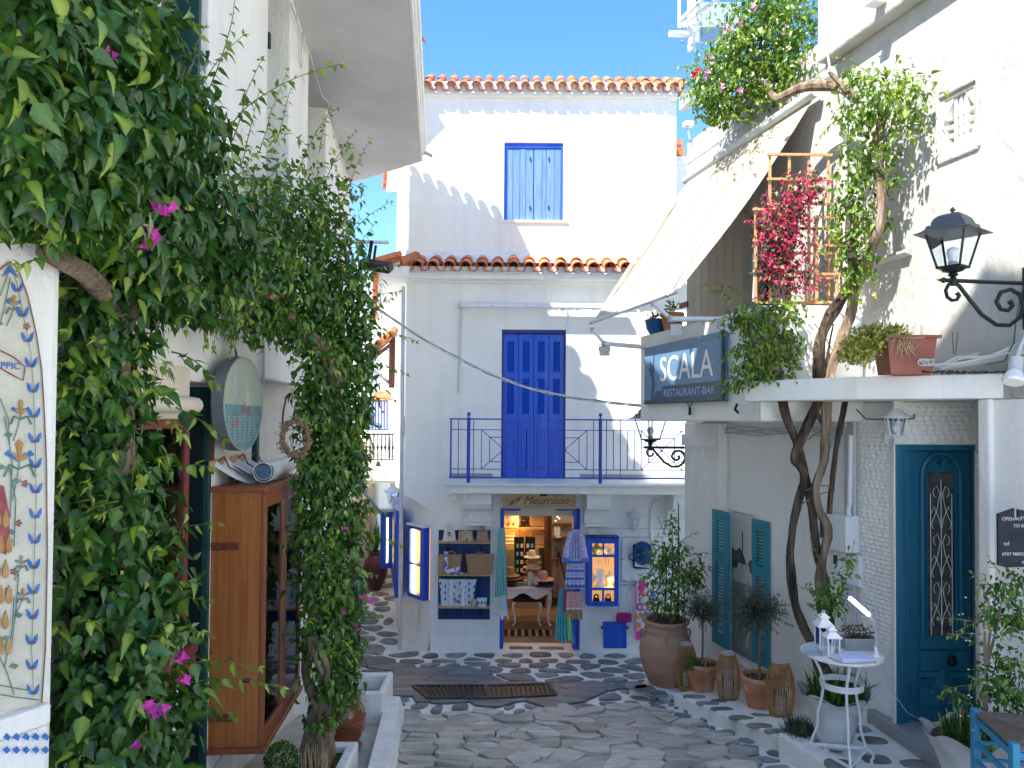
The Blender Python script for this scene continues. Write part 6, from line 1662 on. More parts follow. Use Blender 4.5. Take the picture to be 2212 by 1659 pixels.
def bamboo_lantern(px, py, h, rmax, lab, P=None, n=34, base=None):
    b = P or Vector(G(px, py, .125)); b = Vector((b.x, b.y+rmax*.6, P2(b.x, b.y+rmax*.6)))
    t = thing('bamboo_lantern', lab, 'lantern', tuple(b), group='bamboo lanterns on the step')
    pr = lambda u: rmax*(.60 + .40*math.sin(math.pi*min(1,(u*.92+.06)))**.9) if u < .5 else rmax*(.50+.50*math.sin(math.pi*(u*.88+.08)))
    sl_me = []
    for v in range(3):
        mb = MB()
        pts = [(pr(u)+ (v-1)*.002, 0, u*h) for u in np.linspace(0,1,11)]
        mb.tube(pts, .0038+.0006*v, 4); sl_me.append(mesh_of('slat', mb, 'bamboo', smooth=60))
    for k in range(n):
        M = Matrix.Translation(b) @ Matrix.Rotation(2*math.pi*k/n + ru(-.03,.03), 4, 'Z')
        inst('slat', sl_me[k % 3], t, M)
    for (u, w_) in ((.015,.010),(.985,.010)):
        obj('hoop', MB().tube([(b.x+pr(u)*1.0*math.cos(a), b.y+pr(u)*math.sin(a), b.z+u*h) for a in np.linspace(0,2*math.pi,21)], w_, 6, cap=False), 'bamboo', t, smooth=60)
    obj('rim', MB().lathe([(pr(1)*.86,h-.02),(pr(1)*1.03,h-.02),(pr(1)*1.03,h+.012),(pr(1)*.86,h+.012),(pr(1)*.86,h-.02)], tuple(b), 20, caps=False), 'urn_grey', t, smooth=50)
    for u in (.3, .62):
        obj('hoop', MB().tube([(b.x+pr(u)*.97*math.cos(a), b.y+pr(u)*.97*math.sin(a), b.z+u*h) for a in np.linspace(0,2*math.pi,21)], .003, 4, cap=False), 'bamboo', t)
    obj('rope_handle', MB().tube([(b.x+pr(.93)*1.08*math.cos(a), b.y+pr(.93)*1.08*math.sin(a), b.z+h*.98-.11*math.sin((a+2.9)/1.9*math.pi)) for a in np.linspace(-2.9,-1.0,11)], .007, 6), 'rope', t, smooth=60)
    obj('base', MB().lathe([(0,.0),(pr(0)*1.02,.0),(pr(0)*1.02,.018),(0,.018)], tuple(b), 18), 'bamboo', t)
    cg = obj('glass_jar', MB().lathe([(.055,.02),(.055,.24),(.05,.24),(.05,.03)], tuple(b), 14), 'glass_clear', t, smooth=60)
    obj('candle', MB().lathe([(0,.03),(.042,.03),(.042,.17),(0,.17)], tuple(b), 12), 'candle', t, smooth=50)
    return t
bamboo_lantern(1492, 1484, .47, .115, 'bamboo lantern half hidden behind the first terracotta pot, beside the big urn', P=Vector((bA.x-.13, bA.y+.10, 0)))
bamboo_lantern(1577, 1516, .47, .118, 'bamboo lantern standing between the two terracotta pots')
bamboo_lantern(1692, 1552, .50, .125, 'bamboo lantern nearest the round white table, right of the terracotta pots')
def flower_urn(b, k, lab, sh=.36):
    t = thing('planter_urn', lab, 'planter', tuple(b), group='moulded pale planters by the door')
    def fn(u, v):
        a = 2*math.pi*u
        r = np.interp(v, [0,.08,.12,.6,.9,1.0,1.0], [.11,.115,.13,.18,.235,.255,.255])
        fl = 1 + (.10*max(0,(v-.25))**1.0)*math.sin(a*5+v*1.5) + .012*math.sin(a*15)
        z = v*sh + (.03*math.sin(a*5+1.5) if v > .9 else 0)
        return (b[0]+r*fl*k*math.cos(a), b[1]+r*fl*k*math.sin(a), b[2]+.03+z*k)
    def fi(u, v):
        a = 2*math.pi*u
        r = .245*(1-.15*v); fl = 1+.075*math.sin(a*5+1.5)
        return (b[0]+r*fl*k*math.cos(a), b[1]+r*fl*k*math.sin(a), b[2]+.03+(sh+.03*math.sin(a*5+1.5)*(1-v)-v*.09)*k)
    obj('body', MB().grid(fn, 50, 16, cu=True).grid(fi, 50, 3, cu=True), 'urn_grey', t, smooth=2)
    for a in (.5, 2.1, 3.6, 5.2):
        obj('foot', MB().lathe([(0,0),(.028,0),(.03,.05),(0,.055)], (b[0]+.085*k*math.cos(a), b[1]+.085*k*math.sin(a), b[2]), 8), 'urn_grey', t, smooth=50)
    obj('soil', MB().lathe([(0,0),(.205*k,0),(.2*k,.01),(0,.015)], (b[0],b[1],b[2]+(sh-.02)*k), 16), 'soil', t)
    return t
u1 = (*hit(1800, 1580, P3Z), P3Z); u1 = (u1[0]+.02, 5.68, P3Z)
u1p = at(1800, 1500, 5.68)
flower_urn((u1p.x, 5.66, P3Z), .98, 'pale moulded planter behind the round white table, left of the door', sh=.40)
u2 = at(2085, 1600, 4.85)
flower_urn((u2.x, 4.85, DSZ-.0), .95, 'pale moulded planter with straw stakes behind the blue chair, right of the doorstep', sh=.36)
for (c, lab, n, r0) in (((u1p.x,5.66,P3Z+.40),'straw stakes and dark grasses in the planter under the table',16,.18),((u2.x,4.85,DSZ+.36),'straw stakes standing in the planter beside the blue chair',16,.15)):
    t = thing('stakes', lab, 'plant stakes', c)
    for k in range(n):
        an = random.random()*6.28; r = ru(.03,r0)
        p = Vector((c[0]+math.cos(an)*r, c[1]+math.sin(an)*r, c[2]-.02))
        obj('stake', MB().tube([p, p+Vector((random.gauss(0,.03),random.gauss(0,.03),ru(.12,.22)))], .003, 4), 'straw', t)
def grass(c, r, n, h, lab, cat='plant', tone=(.35,.2), tpl='blade', mt='leaf_b', size=.08, nm='grass_plant'):
    t = thing(nm, lab, cat, tuple(c)); L = Leaves()
    D = unit(rng.normal(size=(n,3))*[1,1,.4]); P = np.array(c)+D*np.array([r,r,.02])*rng.random((n,1))
    T = D*.7+np.array([0,0,1.0])+rng.normal(size=(n,3))*.3
    L.add(P, T, D+np.array([0,0,.3])+rng.normal(size=(n,3))*.2, size*(.6+.8*rng.random(n)), tone[0]+tone[1]*rng.normal(size=n))
    plant(t, L, tpl, M_[mt], None, 0); return t
grass((u1p.x,5.62,P3Z+.40), .2, 900, .2, 'dark trailing foliage filling the planter under the table', size=.13, mt='leaf_a')
grass((u2.x+.03,4.85,DSZ+.34), .16, 600, .2, 'dark green foliage in the planter beside the blue chair', size=.10, mt='leaf_a')
gp = at(1728, 1545, 5.95); grass((gp.x, 5.95, P2(0,5.95)+.0), .09, 900, .2, 'feathery dark green plant at the foot of the vine trunk, beside the last bamboo lantern', size=.13, mt='leaf_olive')
lp_ = thing('shrub', 'small leafy shrub round the vine trunks beneath the electricity meter', 'shrub', at(1810, 1330, 5.75))
L = Leaves(); st = MB()
for (px, py, rx, rz_, n) in ((1805,1270,28,45,150),(1790,1310,35,30,130),(1835,1210,12,35,50),(1755,1265,15,20,25),(1800,1385,30,15,50)):
    c = at(px, py, 5.72); blob(L, c, (rx*5.72/FPX, .1, rz_*5.72/FPX), n, .05, tone=(.4,.2), lump=.5, keep=rwkeep)
for (q, d, ln) in (((1790,1290),(-1,-.1,.4),.25),((1830,1240),(.1,0,1),.25),((1780,1230),(-.5,0,1),.2)): sprig(L, st, at(q[0],q[1],5.7), d, ln, .045, tone=.5, step=.025)
plant(lp_, L, 'jas', M_['leaf_b'], None, 0); obj('stem', st, M_['twig'], lp_, smooth=2, kind='stuff')
js = thing('jasmine', 'star jasmine with small white flowers on a twisted stem beside the blue door', 'potted plant', at(2115, 1640, 4.55))
L = Leaves(); st = MB(); jy = 4.55
for (px, py, rx, rz_, n) in ((2150,1480,45,60,260),(2180,1440,40,50,160),(2190,1330,40,50,170),(2150,1330,50,30,120),(2165,1270,40,30,100),(2200,1250,25,30,70),(2060,1500,25,18,50),(2140,1560,45,45,200),(2200,1520,20,60,90)):
    c = at(px, py, jy); blob(L, c, (rx*jy/FPX, .14, rz_*jy/FPX), n, .05, tone=(.36,.2), lump=.6, inner=.1)
for (q, d, ln) in (((2130,1350),(-1,-.2,.35),.32),((2120,1370),(-1,-.1,.1),.25),((2150,1300),(-.5,0,1),.25),((2130,1400),(-.9,0,.5),.25),((2180,1280),(.2,0,1),.2),((2120,1480),(-1,-.1,.1),.22),((2160,1240),(-.4,0,.8),.15),((2130,1340),(-1,-.3,-.1),.3)):
    sprig(L, st, at(q[0],q[1],jy), d, ln, .048, droop=.8, tone=.45, step=.032)
plant(js, L, 'jas', M_['leaf_b'], M_['leaf_b_one'])
for d in (-.012, 0, .012):
    st.tube([at(2128,1640,jy)+Vector((d,0,0)), at(2128,1500,jy)+Vector((-d,0,0)), at(2132,1420,jy)+Vector((d,0,0)), at(2140,1360,jy)+Vector((d*3,0,0)), at(2135+d*2500,1290,jy)], [.011,.010,.010,.008,.004], 6)
obj('stem', st, 'bark', js, smooth=2, kind='stuff')
fw_ = MB()
for k in range(60):
    p = at(ru(2070,2210), ru(1290,1600), jy-.12+ru(-.05,.1)); fw_.lathe([(0,0),(.008,.002),(0,.006)], p, 5)
obj('blossom', fw_, 'flower_white', js, kind='stuff')
fb0, fb1 = at(1893, 792, 5.30), at(2002, 792, 5.30)
fbx = thing('window_box', 'terracotta plastic flower box with straggly succulents on top of the door canopy', 'flower box', ((fb0.x+fb1.x)/2, 5.3, zc1))
x0_, x1_ = fb0.x+.03, fb1.x+.02; hgt = at(1950, 727, 5.3).z - zc1
mb = MB()
def trough(mb, x0, x1, y0, y1, z0, z1, t=.012, flare=.03):
    o = [(x0+flare,y0+flare*.5,z0),(x1-flare,y0+flare*.5,z0),(x1-flare,y1-flare*.5,z0),(x0+flare,y1-flare*.5,z0),(x0,y0,z1),(x1,y0,z1),(x1,y1,z1),(x0,y1,z1),
         (x0+t,y0+t,z1),(x1-t,y0+t,z1),(x1-t,y1-t,z1),(x0+t,y1-t,z1),(x0+t+flare,y0+t+.01,z0+.02),(x1-t-flare,y0+t+.01,z0+.02),(x1-t-flare,y1-t-.01,z0+.02),(x0+t+flare,y1-t-.01,z0+.02)]
    mb.add(o, [(3,2,1,0),(0,1,5,4),(1,2,6,5),(2,3,7,6),(3,0,4,7),(4,5,9,8),(5,6,10,9),(6,7,11,10),(7,4,8,11),(8,9,13,12),(9,10,14,13),(10,11,15,14),(11,8,12,15),(12,13,14,15)])
trough(mb, x0_, x1_, 5.20, 5.42, zc1+.002, zc1+hgt-.02)
obj('box', mb, 'plastic_terracotta', fbx, bev=.004)
rm = MB(); ring_ = [(x0_-.015,5.185),(x1_+.015,5.185),(x1_+.015,5.435),(x0_-.015,5.435)]
for i in range(4): rm.bar((*ring_[i], zc1+hgt-.01), (*ring_[(i+1)%4], zc1+hgt-.01), .022, .02)
obj('rim', rm, 'plastic_terracotta', fbx, bev=.004)
obj('soil', MB().box((x0_+.03,5.22,zc1+hgt-.06),(x1_-.03,5.40,zc1+hgt-.04)), 'soil', fbx)
sc_ = thing('succulent_plant', 'yellow green fleshy shrub spilling left out of the flower box on the canopy', 'plant', (x0_, 5.3, zc1+.1))
L = Leaves(); st = MB()
for (px, py, rx, rz_, n) in ((1862,748,36,40,1100),(1890,728,36,26,600),(1845,770,26,24,450),(1930,718,25,12,180)):
    c = at(px, py, 5.25); blob(L, c, (rx*5.25/FPX, .13, rz_*5.25/FPX), n, .030, tone=(.6,.25), down=-.4, lump=.5)
for k in range(26):
    px = ru(1870, 2000); sprig(L, st, at(px, 728, 5.27), (random.gauss(0,.4), -.1, 1), ru(.04,.12), .02, droop=0, tone=.5, step=.014, rad=.002)
for k in range(16):
    px = ru(1920, 1975); st.tube([at(px, 724, 5.2), at(px+ru(-14,14), 724+ru(10,25), 5.17), at(px+ru(-24,24), 724+ru(30,52), 5.18)], .0022, 4)
plant(sc_, L, 'small', M_['leaf_yellow'], None, 0); obj('stem', st, M_['straw'], sc_, smooth=2, kind='stuff')
pa = at(655, 1608, 5.25); pb = at(768, 1608, 5.25)
pt = thing('planter', 'rough white masonry planter round the base of the bougainvillea trunk', 'planter', ((pa.x+pb.x)/2, 5.0, zg(5)+.05))
ztp_ = at(700, 1608, 5.3).z
mb = MB(); trough(mb, pa.x-.06, pb.x, 4.72, 5.36, zg(5.0)+.0, ztp_, t=.075, flare=.0)
obj('wall', mb, 'whitewash_kerb', pt, bev=.015)
obj('soil', MB().box((pa.x+.02,4.8,ztp_-.09),(pb.x-.08,5.28,ztp_-.05)), 'soil', pt)
t = thing('stakes', 'bundle of thin straw stakes round the bougainvillea trunk', 'plant stakes', ((pa.x+pb.x)/2, 5.0, ztp_-.05))
for k in range(26):
    x = ru(pa.x+.02, pb.x-.09); y = ru(4.82, 5.02)
    obj('stake', MB().tube([(x,y,ztp_-.07),(x+random.gauss(0,.012),y,ztp_+ru(.05,.17))], .0028, 4), 'straw', t)
grass(((pa.x+pb.x)/2,4.9,ztp_-.05), .2, 260, .1, 'low weeds at the foot of the bougainvillea trunk in the planter', size=.035, tpl='small')
bj = at(742, 1600, 5.85)
jp = [(0,0),(.105,0),(.11,.01),(.135,.08),(.16,.16),(.167,.23),(.158,.29),(.135,.335),(.125,.345),(.13,.355),(.136,.366),(.13,.375)]
jb = pot('glazed_jar', 'glossy brown glazed jar with ribs holding a leafy shrub, behind the vine trunk', 'plant pot', (bj.x, 5.85, zg(5.85)+.085), hollow(jp,.02), 'glazed_brown', .35, .11, n=32)
obj('saucer', MB().lathe([(0,0),(.13,0),(.15,.03),(.14,.03),(.12,.012),(0,.012)], (bj.x,5.85,zg(5.85)+.06), 24), 'glazed_brown', jb, smooth=50)
for z in (.15,.19,.23): obj('rib', MB().tube([(bj.x+np.interp(z,[.15,.19,.23],[.159,.166,.168])*math.cos(a), 5.85+np.interp(z,[.15,.19,.23],[.159,.166,.168])*math.sin(a), zg(5.85)+.085+z+.012*math.sin(a*2+z*30)) for a in np.linspace(0,2*math.pi,25)], .005, 5, cap=False), 'glazed_brown', jb, smooth=60)
sh_ = thing('shrub', 'leafy shrub with pink flowers growing in the brown glazed jar', 'shrub', (bj.x, 5.85, zg(5.85)+.45))
L = Leaves(); st = MB()
for (px, py, rx, rz_, n) in ((748,1480,30,35,260),(762,1400,24,45,200),(765,1310,18,40,130),(750,1360,28,50,200),(770,1230,14,35,60),(745,1440,30,30,150)):
    c = at(px, py, 5.85); blob(L, c, (rx*5.85/FPX, .12, rz_*5.85/FPX), n, .045, tone=(.5,.2), lump=.5)
st.tube([(bj.x,5.85,zg(5.85)+.42), at(752,1420,5.85), at(764,1300,5.85)], [.01,.008,.004], 5)
plant(sh_, L, 'jas', M_['leaf_b'], None, 0); obj('stem', st, M_['twig'], sh_, smooth=2, kind='stuff')
flowers(sh_, [at(a,b,5.7) for a,b in ((790,1290),(797,1296),(805,1303),(745,1330),(750,1335),(777,1358))], .028, 'flower_pink')
wb = at(800, 1480, 7.05)
wt = thing('planter', 'low white rectangular masonry planter at the end of the left kerb', 'planter', (-1.35, 7.0, zg(7)))
w0, w1 = at(772, 1490, 6.75), at(829, 1490, 6.75); w2 = at(800,1478,7.15)
mb = MB(); trough(mb, w0.x-.15, w1.x, 6.75, 7.3, zg(7)-.05, at(800,1496,6.75).z, t=.06, flare=0)
obj('wall', mb, 'whitewash_kerb', wt, bev=.02)
obj('soil', MB().box((w0.x-.08,6.82,w2.z-.12),(w1.x-.07,7.22,w2.z-.07)), 'concrete', wt)
bx_ = at(608, 1640, 4.45)
bxs = thing('box_shrub', 'small clipped ball of box in front of the wooden showcase, bottom of the lane wall', 'shrub', (bx_.x, 4.45, bx_.z-.1))
L = Leaves(); n = 1500; D = unit(rng.normal(size=(n,3))); q = (.7+.3*rng.random(n)**.5)*(1+.12*np.array([noise.noise(Vector(d*5)) for d in D]))
L.add(np.array(bx_)+D*q[:,None]*.093, D+rng.normal(size=(n,3))*.5, D+rng.normal(size=(n,3))*.6, .016*(.7+.6*rng.random(n)), .3+.25*rng.normal(size=n)+.2*(D[:,2]))
plant(bxs, L, 'small', M_['leaf_a'], None, 0)
obj('pot', MB().lathe([(0,0),(.05,0),(.065,.1),(0,.1)], (bx_.x,4.45,bx_.z-.18), 14), 'terracotta', bxs, smooth=50)
# == PROPS ON THE LEFT
def tframe(F, x, y, z):    # text plane on a wall frame: text x right, text y up, facing the viewer
    return F.M @ Matrix.Translation((x, y, z)) @ Matrix.Rotation(R(90), 4, 'X')
Pw = lambda F, px, py, y=0.0: (F.p(px, py, y)[0], y, F.p(px, py, y)[1])
c0, _ = LW.p(461, 1300, -.001)
cxa = LW.p(560, 1300, -.30)[0]; cxb = LW.p(641, 1300, -.30)[0]
czt, czb = LW.p(561, 1064, -.30)[1], LW.p(557, 1612, -.30)[1]
cw = thing('showcase', 'varnished brown wooden showcase with two glazed doors, hung on the left wall', 'display cabinet', LW.w((cxa+cxb)/2, 0, czb))
D_ = .30
obj('side_panel', MB(LW).box((cxa,-D_,czb),(cxa+.022,-.002,czt)), 'cabinet_wood', cw, bev=.003)
obj('side_panel', MB(LW).box((cxb-.022,-D_,czb),(cxb,-.002,czt)), 'cabinet_dark', cw, bev=.003)
obj('back_panel', MB(LW).box((cxa+.023,-.02,czb),(cxb-.023,-.002,czt)), 'cabinet_dark', cw)
obj('base_board', MB(LW).box((cxa-.02,-D_-.05,czb-.035),(cxb+.03,-.002,czb-.001)), 'cabinet_dark', cw, bev=.005)
obj('top_board', MB(LW).box((cxa-.03,-D_-.05,czt+.001),(cxb+.05,-.002,czt+.035)), 'cabinet_dark', cw, bev=.005)
for q in (.115, .225): obj('board_seam', MB(LW).box((cxa-.0012,-q-.001,czb+.01),(cxa+.001,-q+.001,czt-.01)), 'brown_wood', cw)
mdl = (cxa+cxb)/2
for (a, b_) in ((cxa, mdl-.002), (mdl+.002, cxb)):
    f = MB(LW).slab_holes(a, b_, czb, czt, .028, [(a+.055, czb+.09, b_-.055, czt-.10)])
    for q in range(len(f.v)): f.v[q] += LW.M.to_3x3() @ Vector((0,-D_-.03,0))
    dr = obj('glazed_door', f, 'cabinet_dark', cw, bev=.004)
    obj('pane', MB(LW).box((a+.05,-D_-.018,czb+.085),(b_-.05,-D_-.014,czt-.095)), 'glass', dr)
for z in (czt-.36, czb+.16):
    st_ = obj('strap', MB(LW).box((cxa-.004,-.29+.12,z),(cxa-.0015,-.002,z+.048)), 'rust', cw)
    for yy in (-.05, -.13): obj('screw', MB(LW).box((cxa-.007,yy-.006,z+.018),(cxa-.004,yy+.006,z+.030)), 'chrome', st_)
obj('latch', MB(LW).box((cxa-.006,-.25,czb+.40),(cxa-.001,-.20,czb+.425)), 'black_iron', cw)
for z in (czb+.33, czb+.66, czb+.98, czb+1.28):
    obj('shelf', MB(LW).box((cxa+.024,-.26,z),(cxb-.024,-.022,z+.008)), 'pine', cw)
k_ = 0
for zi, z in enumerate((czb+.002, czb+.339, czb+.669, czb+.989, czb+1.289)):
    for j in range(5):
        x = cxa+.1+j*(cxb-cxa-.2)/4+ru(-.02,.02); y = -ru(.08,.2)
        kind = (zi*5+j) % 4; c = LW.w(x, y, z)
        if kind == 0: obj('figurine', MB().lathe([(0,0),(.035,0),(.05,.04),(.03,.1),(.012,.13),(.022,.15),(.02,.18),(0,.19)], c, 12), M_[['white_paint','cream_bust'][j%2]], thing('figurine', 'pale vase shaped ornament in the showcase, row %s from the bottom, %s' % (['one','two','three','four','five'][zi], ['left end','second from left','middle','second from right','right end'][j]), 'ornament', c, group='ornaments in the wooden showcase'), smooth=50)
        elif kind == 1:
            t = thing('plate', 'round painted plate in the showcase, row %s from the bottom, %s' % (['one','two','three','four','five'][zi], ['left end','second from left','middle','second from right','right end'][j]), 'plate', c, group='ornaments in the wooden showcase')
            obj('dish', MB(LW).tube([(x,y,z+.085),(x,y-.012,z+.088)], [.075,.08], 18), 'paint_blue', t); obj('centre', MB(LW).tube([(x,y-.0125,z+.088),(x,y-.016,z+.089)], .05, 16), 'white_paint', t)
        elif kind == 2:
            t = thing('trinket', 'small gilt trinket in the showcase, row %s from the bottom, %s' % (['one','two','three','four','five'][zi], ['left end','second from left','middle','second from right','right end'][j]), 'ornament', c, group='ornaments in the wooden showcase')
            obj('ring', MB(LW).tube([(x+.03*math.cos(a),y,z+.07+.035*math.sin(a)) for a in np.linspace(0,6.28,11)], .006, 5), 'gold', t)
            obj('stand', MB(LW).box((x-.03,y-.02,z),(x+.03,y+.02,z+.035)), 'roll_blue', t, bev=.004)
tb = thing('rolled_cover', 'clear plastic cover rolled up on a wooden batten lying on top of the showcase', 'plastic cover', LW.w(mdl, -.15, czt+.04))
r0 = LW.w(cxa+.16, -.27, czt+.115); r1 = LW.w(cxb-.02, -.20, czt+.105)
ax = (r1-r0).normalized()
a_ = ax.orthogonal().normalized(); b_ = ax.cross(a_)
spi = MB(); turns = 3.2; ns_ = 64
pts = [(.072-.05*t)*math.cos(turns*2*math.pi*t) for t in np.linspace(0,1,ns_)]
pty = [(.072-.05*t)*math.sin(turns*2*math.pi*t) for t in np.linspace(0,1,ns_)]
spi.sheet(lambda u, v: r0 + (r1-r0)*v + a_*pts[int(round(u*(ns_-1)))] + b_*pty[int(round(u*(ns_-1)))], ns_, 2, .004)
obj('roll', spi, 'plastic_sheet', tb, smooth=50)
obj('core', MB().tube([r0-ax*.002, r0+ax*.01], .045, 20), 'roll_blue', tb, smooth=50)
obj('flap', MB().sheet(lambda u, v: LW.w(cxa-.06+(.26+.0)*u + v*.55, -.02-.30*v*(1-v*.15)-.02*u, czt+.175-.10*v-.09*math.sin(math.pi*min(1,v*.9))+.02*math.sin(u*9)*(1-v)), 12, 10, .004), 'plastic_sheet', tb, smooth=60)
obj('flap', MB().sheet(lambda u, v: LW.w(cxa+.18+.45*u, -.02-.16*v, czt+.17-.07*v+.015*math.sin(u*14+v*3)), 14, 8, .004), 'plastic_sheet', tb, smooth=60)
obj('batten', MB(LW).box((cxa-.10,-.030,czt+.155),(cxa+.28,-.012,czt+.20)), 'pine', tb, bev=.003)
obj('batten', MB(LW).box((cxa+.29,-.030,czt+.160),(cxa+.62,-.012,czt+.205)), 'pine', tb, bev=.003)
for (x, c) in ((cxa+.02,'rust'),(cxa+.42,'rust'),(cxa+.75,'roll_blue')):
    obj('tie', MB(LW).tube([(x,-.035,czt+.19),(x+.02,-.06,czt+.22),(x+.06,-.08,czt+.15),(x+.12,-.14,czt+.10),(x+.16,-.2,czt+.1)], .005, 5), M_[c], tb, smooth=60)
ov = thing('oval_sign', 'weathered oval sign painted with a sailing boat on a blue sea, left wall', 'sign', Pw(LW,520,975,-.02) and LW.w(*Pw(LW,520,975,-.02)))
xo0, xo1 = LW.p(482, 870, -.15)[0], LW.p(566, 870, -.15)[0]
zo0, zo1 = LW.p(525, 974, -.15)[1], LW.p(515, 767, -.15)[1]
ox, oz, oa, ob = (xo0+xo1)/2, (zo0+zo1)/2, (xo1-xo0)/2, (zo1-zo0)/2
NE = 48
def ell(k, s=1.0): a = 2*math.pi*k/NE; return (ox+oa*s*math.cos(a), oz+ob*s*math.sin(a))
mb = MB(LW); mb.prism([(*[ell(k)[0]], -.15, ell(k)[1]) for k in range(NE)], (0,.07,0)); obj('edge', mb, 'oval_edge', ov, smooth=50)
def epoly(z0, z1, s, y, matn, name):   # slice of the oval between two heights
    P = []
    for k in range(NE):
        x, z = ell(k, s)
        P.append((x, min(max(z, z0), z1)))
    Q = []
    for (x, z) in P:      # project clamped points onto the ellipse chord
        q = ((z-oz)/(ob*s)); xm = oa*s*math.sqrt(max(0, 1-q*q))
        Q.append((ox + max(-xm, min(xm, x-ox)), y, z))
    obj(name, MB(LW).prism(Q, (0,.003,0)), matn, ov)
m('oval_sky', (.44,.46,.34), (.34,.42,.37), ns=5, rough=.6, c3=(.24,.24,.17), spec=.3)
m('oval_sea', (.12,.24,.27), (.20,.33,.34), ns=13, rough=.6, c3=(.32,.40,.36), spec=.3)
m('boat_paint', (.50,.54,.48), rough=.7)
m('oval_red', (.34,.16,.14), rough=.7)
epoly(oz-ob*.02, oz+ob, .96, -.1535, 'oval_sky', 'painted_sky')
epoly(oz-ob, oz-ob*.022, .96, -.1535, 'oval_sea', 'painted_sea')
obj('rim', MB(LW).tube([(ell(k,.985)[0],-.152,ell(k,.985)[1]) for k in range(NE+1)], .006, 6, cap=False), 'oval_sky', ov, smooth=60)
obj('painted_horizon', MB(LW).box((ox-oa*.93,-.1555,oz-ob*.025),(ox+oa*.93,-.154,oz-ob*.018)), 'boat_paint', ov)
obj('painted_sail', MB(LW).prism([(ox+oa*.03,-.156,oz-ob*.04),(ox+oa*.1,-.156,oz-ob*.04),(ox+oa*.1,-.156,oz+ob*.46)], (0,.002,0)), 'boat_paint', ov)
obj('painted_sail', MB(LW).prism([(ox+oa*.12,-.156,oz-ob*.04),(ox+oa*.3,-.156,oz-ob*.04),(ox+oa*.12,-.156,oz+ob*.40)], (0,.002,0)), 'boat_paint', ov)
for r_ in range(9):
    for k in range(7):
        x = ox-oa*.75+oa*1.5*k/6+.01*(r_%2); z = oz-ob*(.30+.062*r_)
        if ((x-ox)/oa)**2+((z-oz)/ob)**2 > .82: continue
        obj('painted_wave', MB(LW).tube([(x-.022,-.1545,z),(x-.008,-.1545,z+.010),(x+.010,-.1545,z+.002),(x+.022,-.1545,z+.008)], .0022, 4), 'boat_paint', ov)
text_mesh('painted_letters', 'aoLLoQ', .105, 'oval_red', tframe(LW, ox+oa*.05, -.155, oz-ob*.21), ov, sx=.62, depth=.001)
obj('painted_oval', MB(LW).tube([(ox-oa*.5+.018*math.cos(a),-.1548,oz+ob*.38+.07*math.sin(a)) for a in np.linspace(0,6.28,15)], .002, 4), 'boat_paint', ov)
obj('painted_mermaid', MB(LW).prism([(ox-oa*.65,-.155,oz-ob*.46),(ox-oa*.5,-.155,oz-ob*.32),(ox-oa*.36,-.155,oz-ob*.28),(ox-oa*.3,-.155,oz-ob*.40),(ox-oa*.45,-.155,oz-ob*.5)], (0,.001,0)), 'oval_red', ov)
obj('hanger', MB(LW).tube([(ox,-.1,oz+ob-.01),(ox,-.06,oz+ob+.18),(ox-.01,-.02,oz+ob+.35)], .007, 5), 'cable_dark', ov)
obj('hanger', MB(LW).tube([(ox+.02,-.05,oz-ob+.01),(ox+.02,-.03,oz-ob-.12)], .010, 5), 'cable', ov)
wc = LW.w(*Pw(LW, 640, 948, -.14)); wr = thing('wreath', 'round wreath of dried brown flowers hanging at the wall corner beside the vine', 'wreath', tuple(at(638,948,4.85)))
wcx, _, wcz = Pw(LW, 640, 948, -.14); ra = .098; rb_ = .112
wc2 = at(638, 948, 4.85)
ringp = [wc2 + Vector((ra*.85*math.cos(a), 0, rb_*math.sin(a))) for a in np.linspace(0, 2*math.pi, 41)]
obj('twig_ring', MB().tube(ringp, .014, 6, cap=False), 'twig', wr, smooth=60)
wl_ = MB()
for k in range(420):
    a = random.random()*6.28; p = wc2 + Vector((ra*.85*math.cos(a), 0, rb_*math.sin(a))) + Vector((random.gauss(0,.014),random.gauss(0,.016),random.gauss(0,.014)))
    r_ = ru(.005,.012); wl_.lathe([(0,0),(r_,r_*.8),(0,r_*1.6)], p, 5)
obj('dried_flowers', wl_, 'dried_flower', wr, kind='stuff')
fa_ = at(655, 517, 5.9); fb_ = at(840, 524, 5.9)
fl = thing('floodlight', 'black floodlight hanging from a white bar that sticks out of the vine towards the lane', 'floodlight', tuple(fa_))
obj('bar', MB().tube([fa_, fb_], .014, 8), 'white_metal', fl, smooth=60)
obj('bracket', MB().bar(at(803,520,5.88), at(797,560,5.86), .028, .012).bar(at(812,530,5.88), at(806,572,5.86), .02, .012), 'rubber', fl, bev=.002)
h0, h1, h2, h3 = at(776,572,5.7), at(843,582,5.75), at(848,590,5.75), at(780,580,5.7)
obj('lamp_head', MB().obox((at(812,574,5.8)), (h1-h0)*.5, (0,.10,.035), (.0,-.012,.03)), 'rubber', fl, bev=.006)
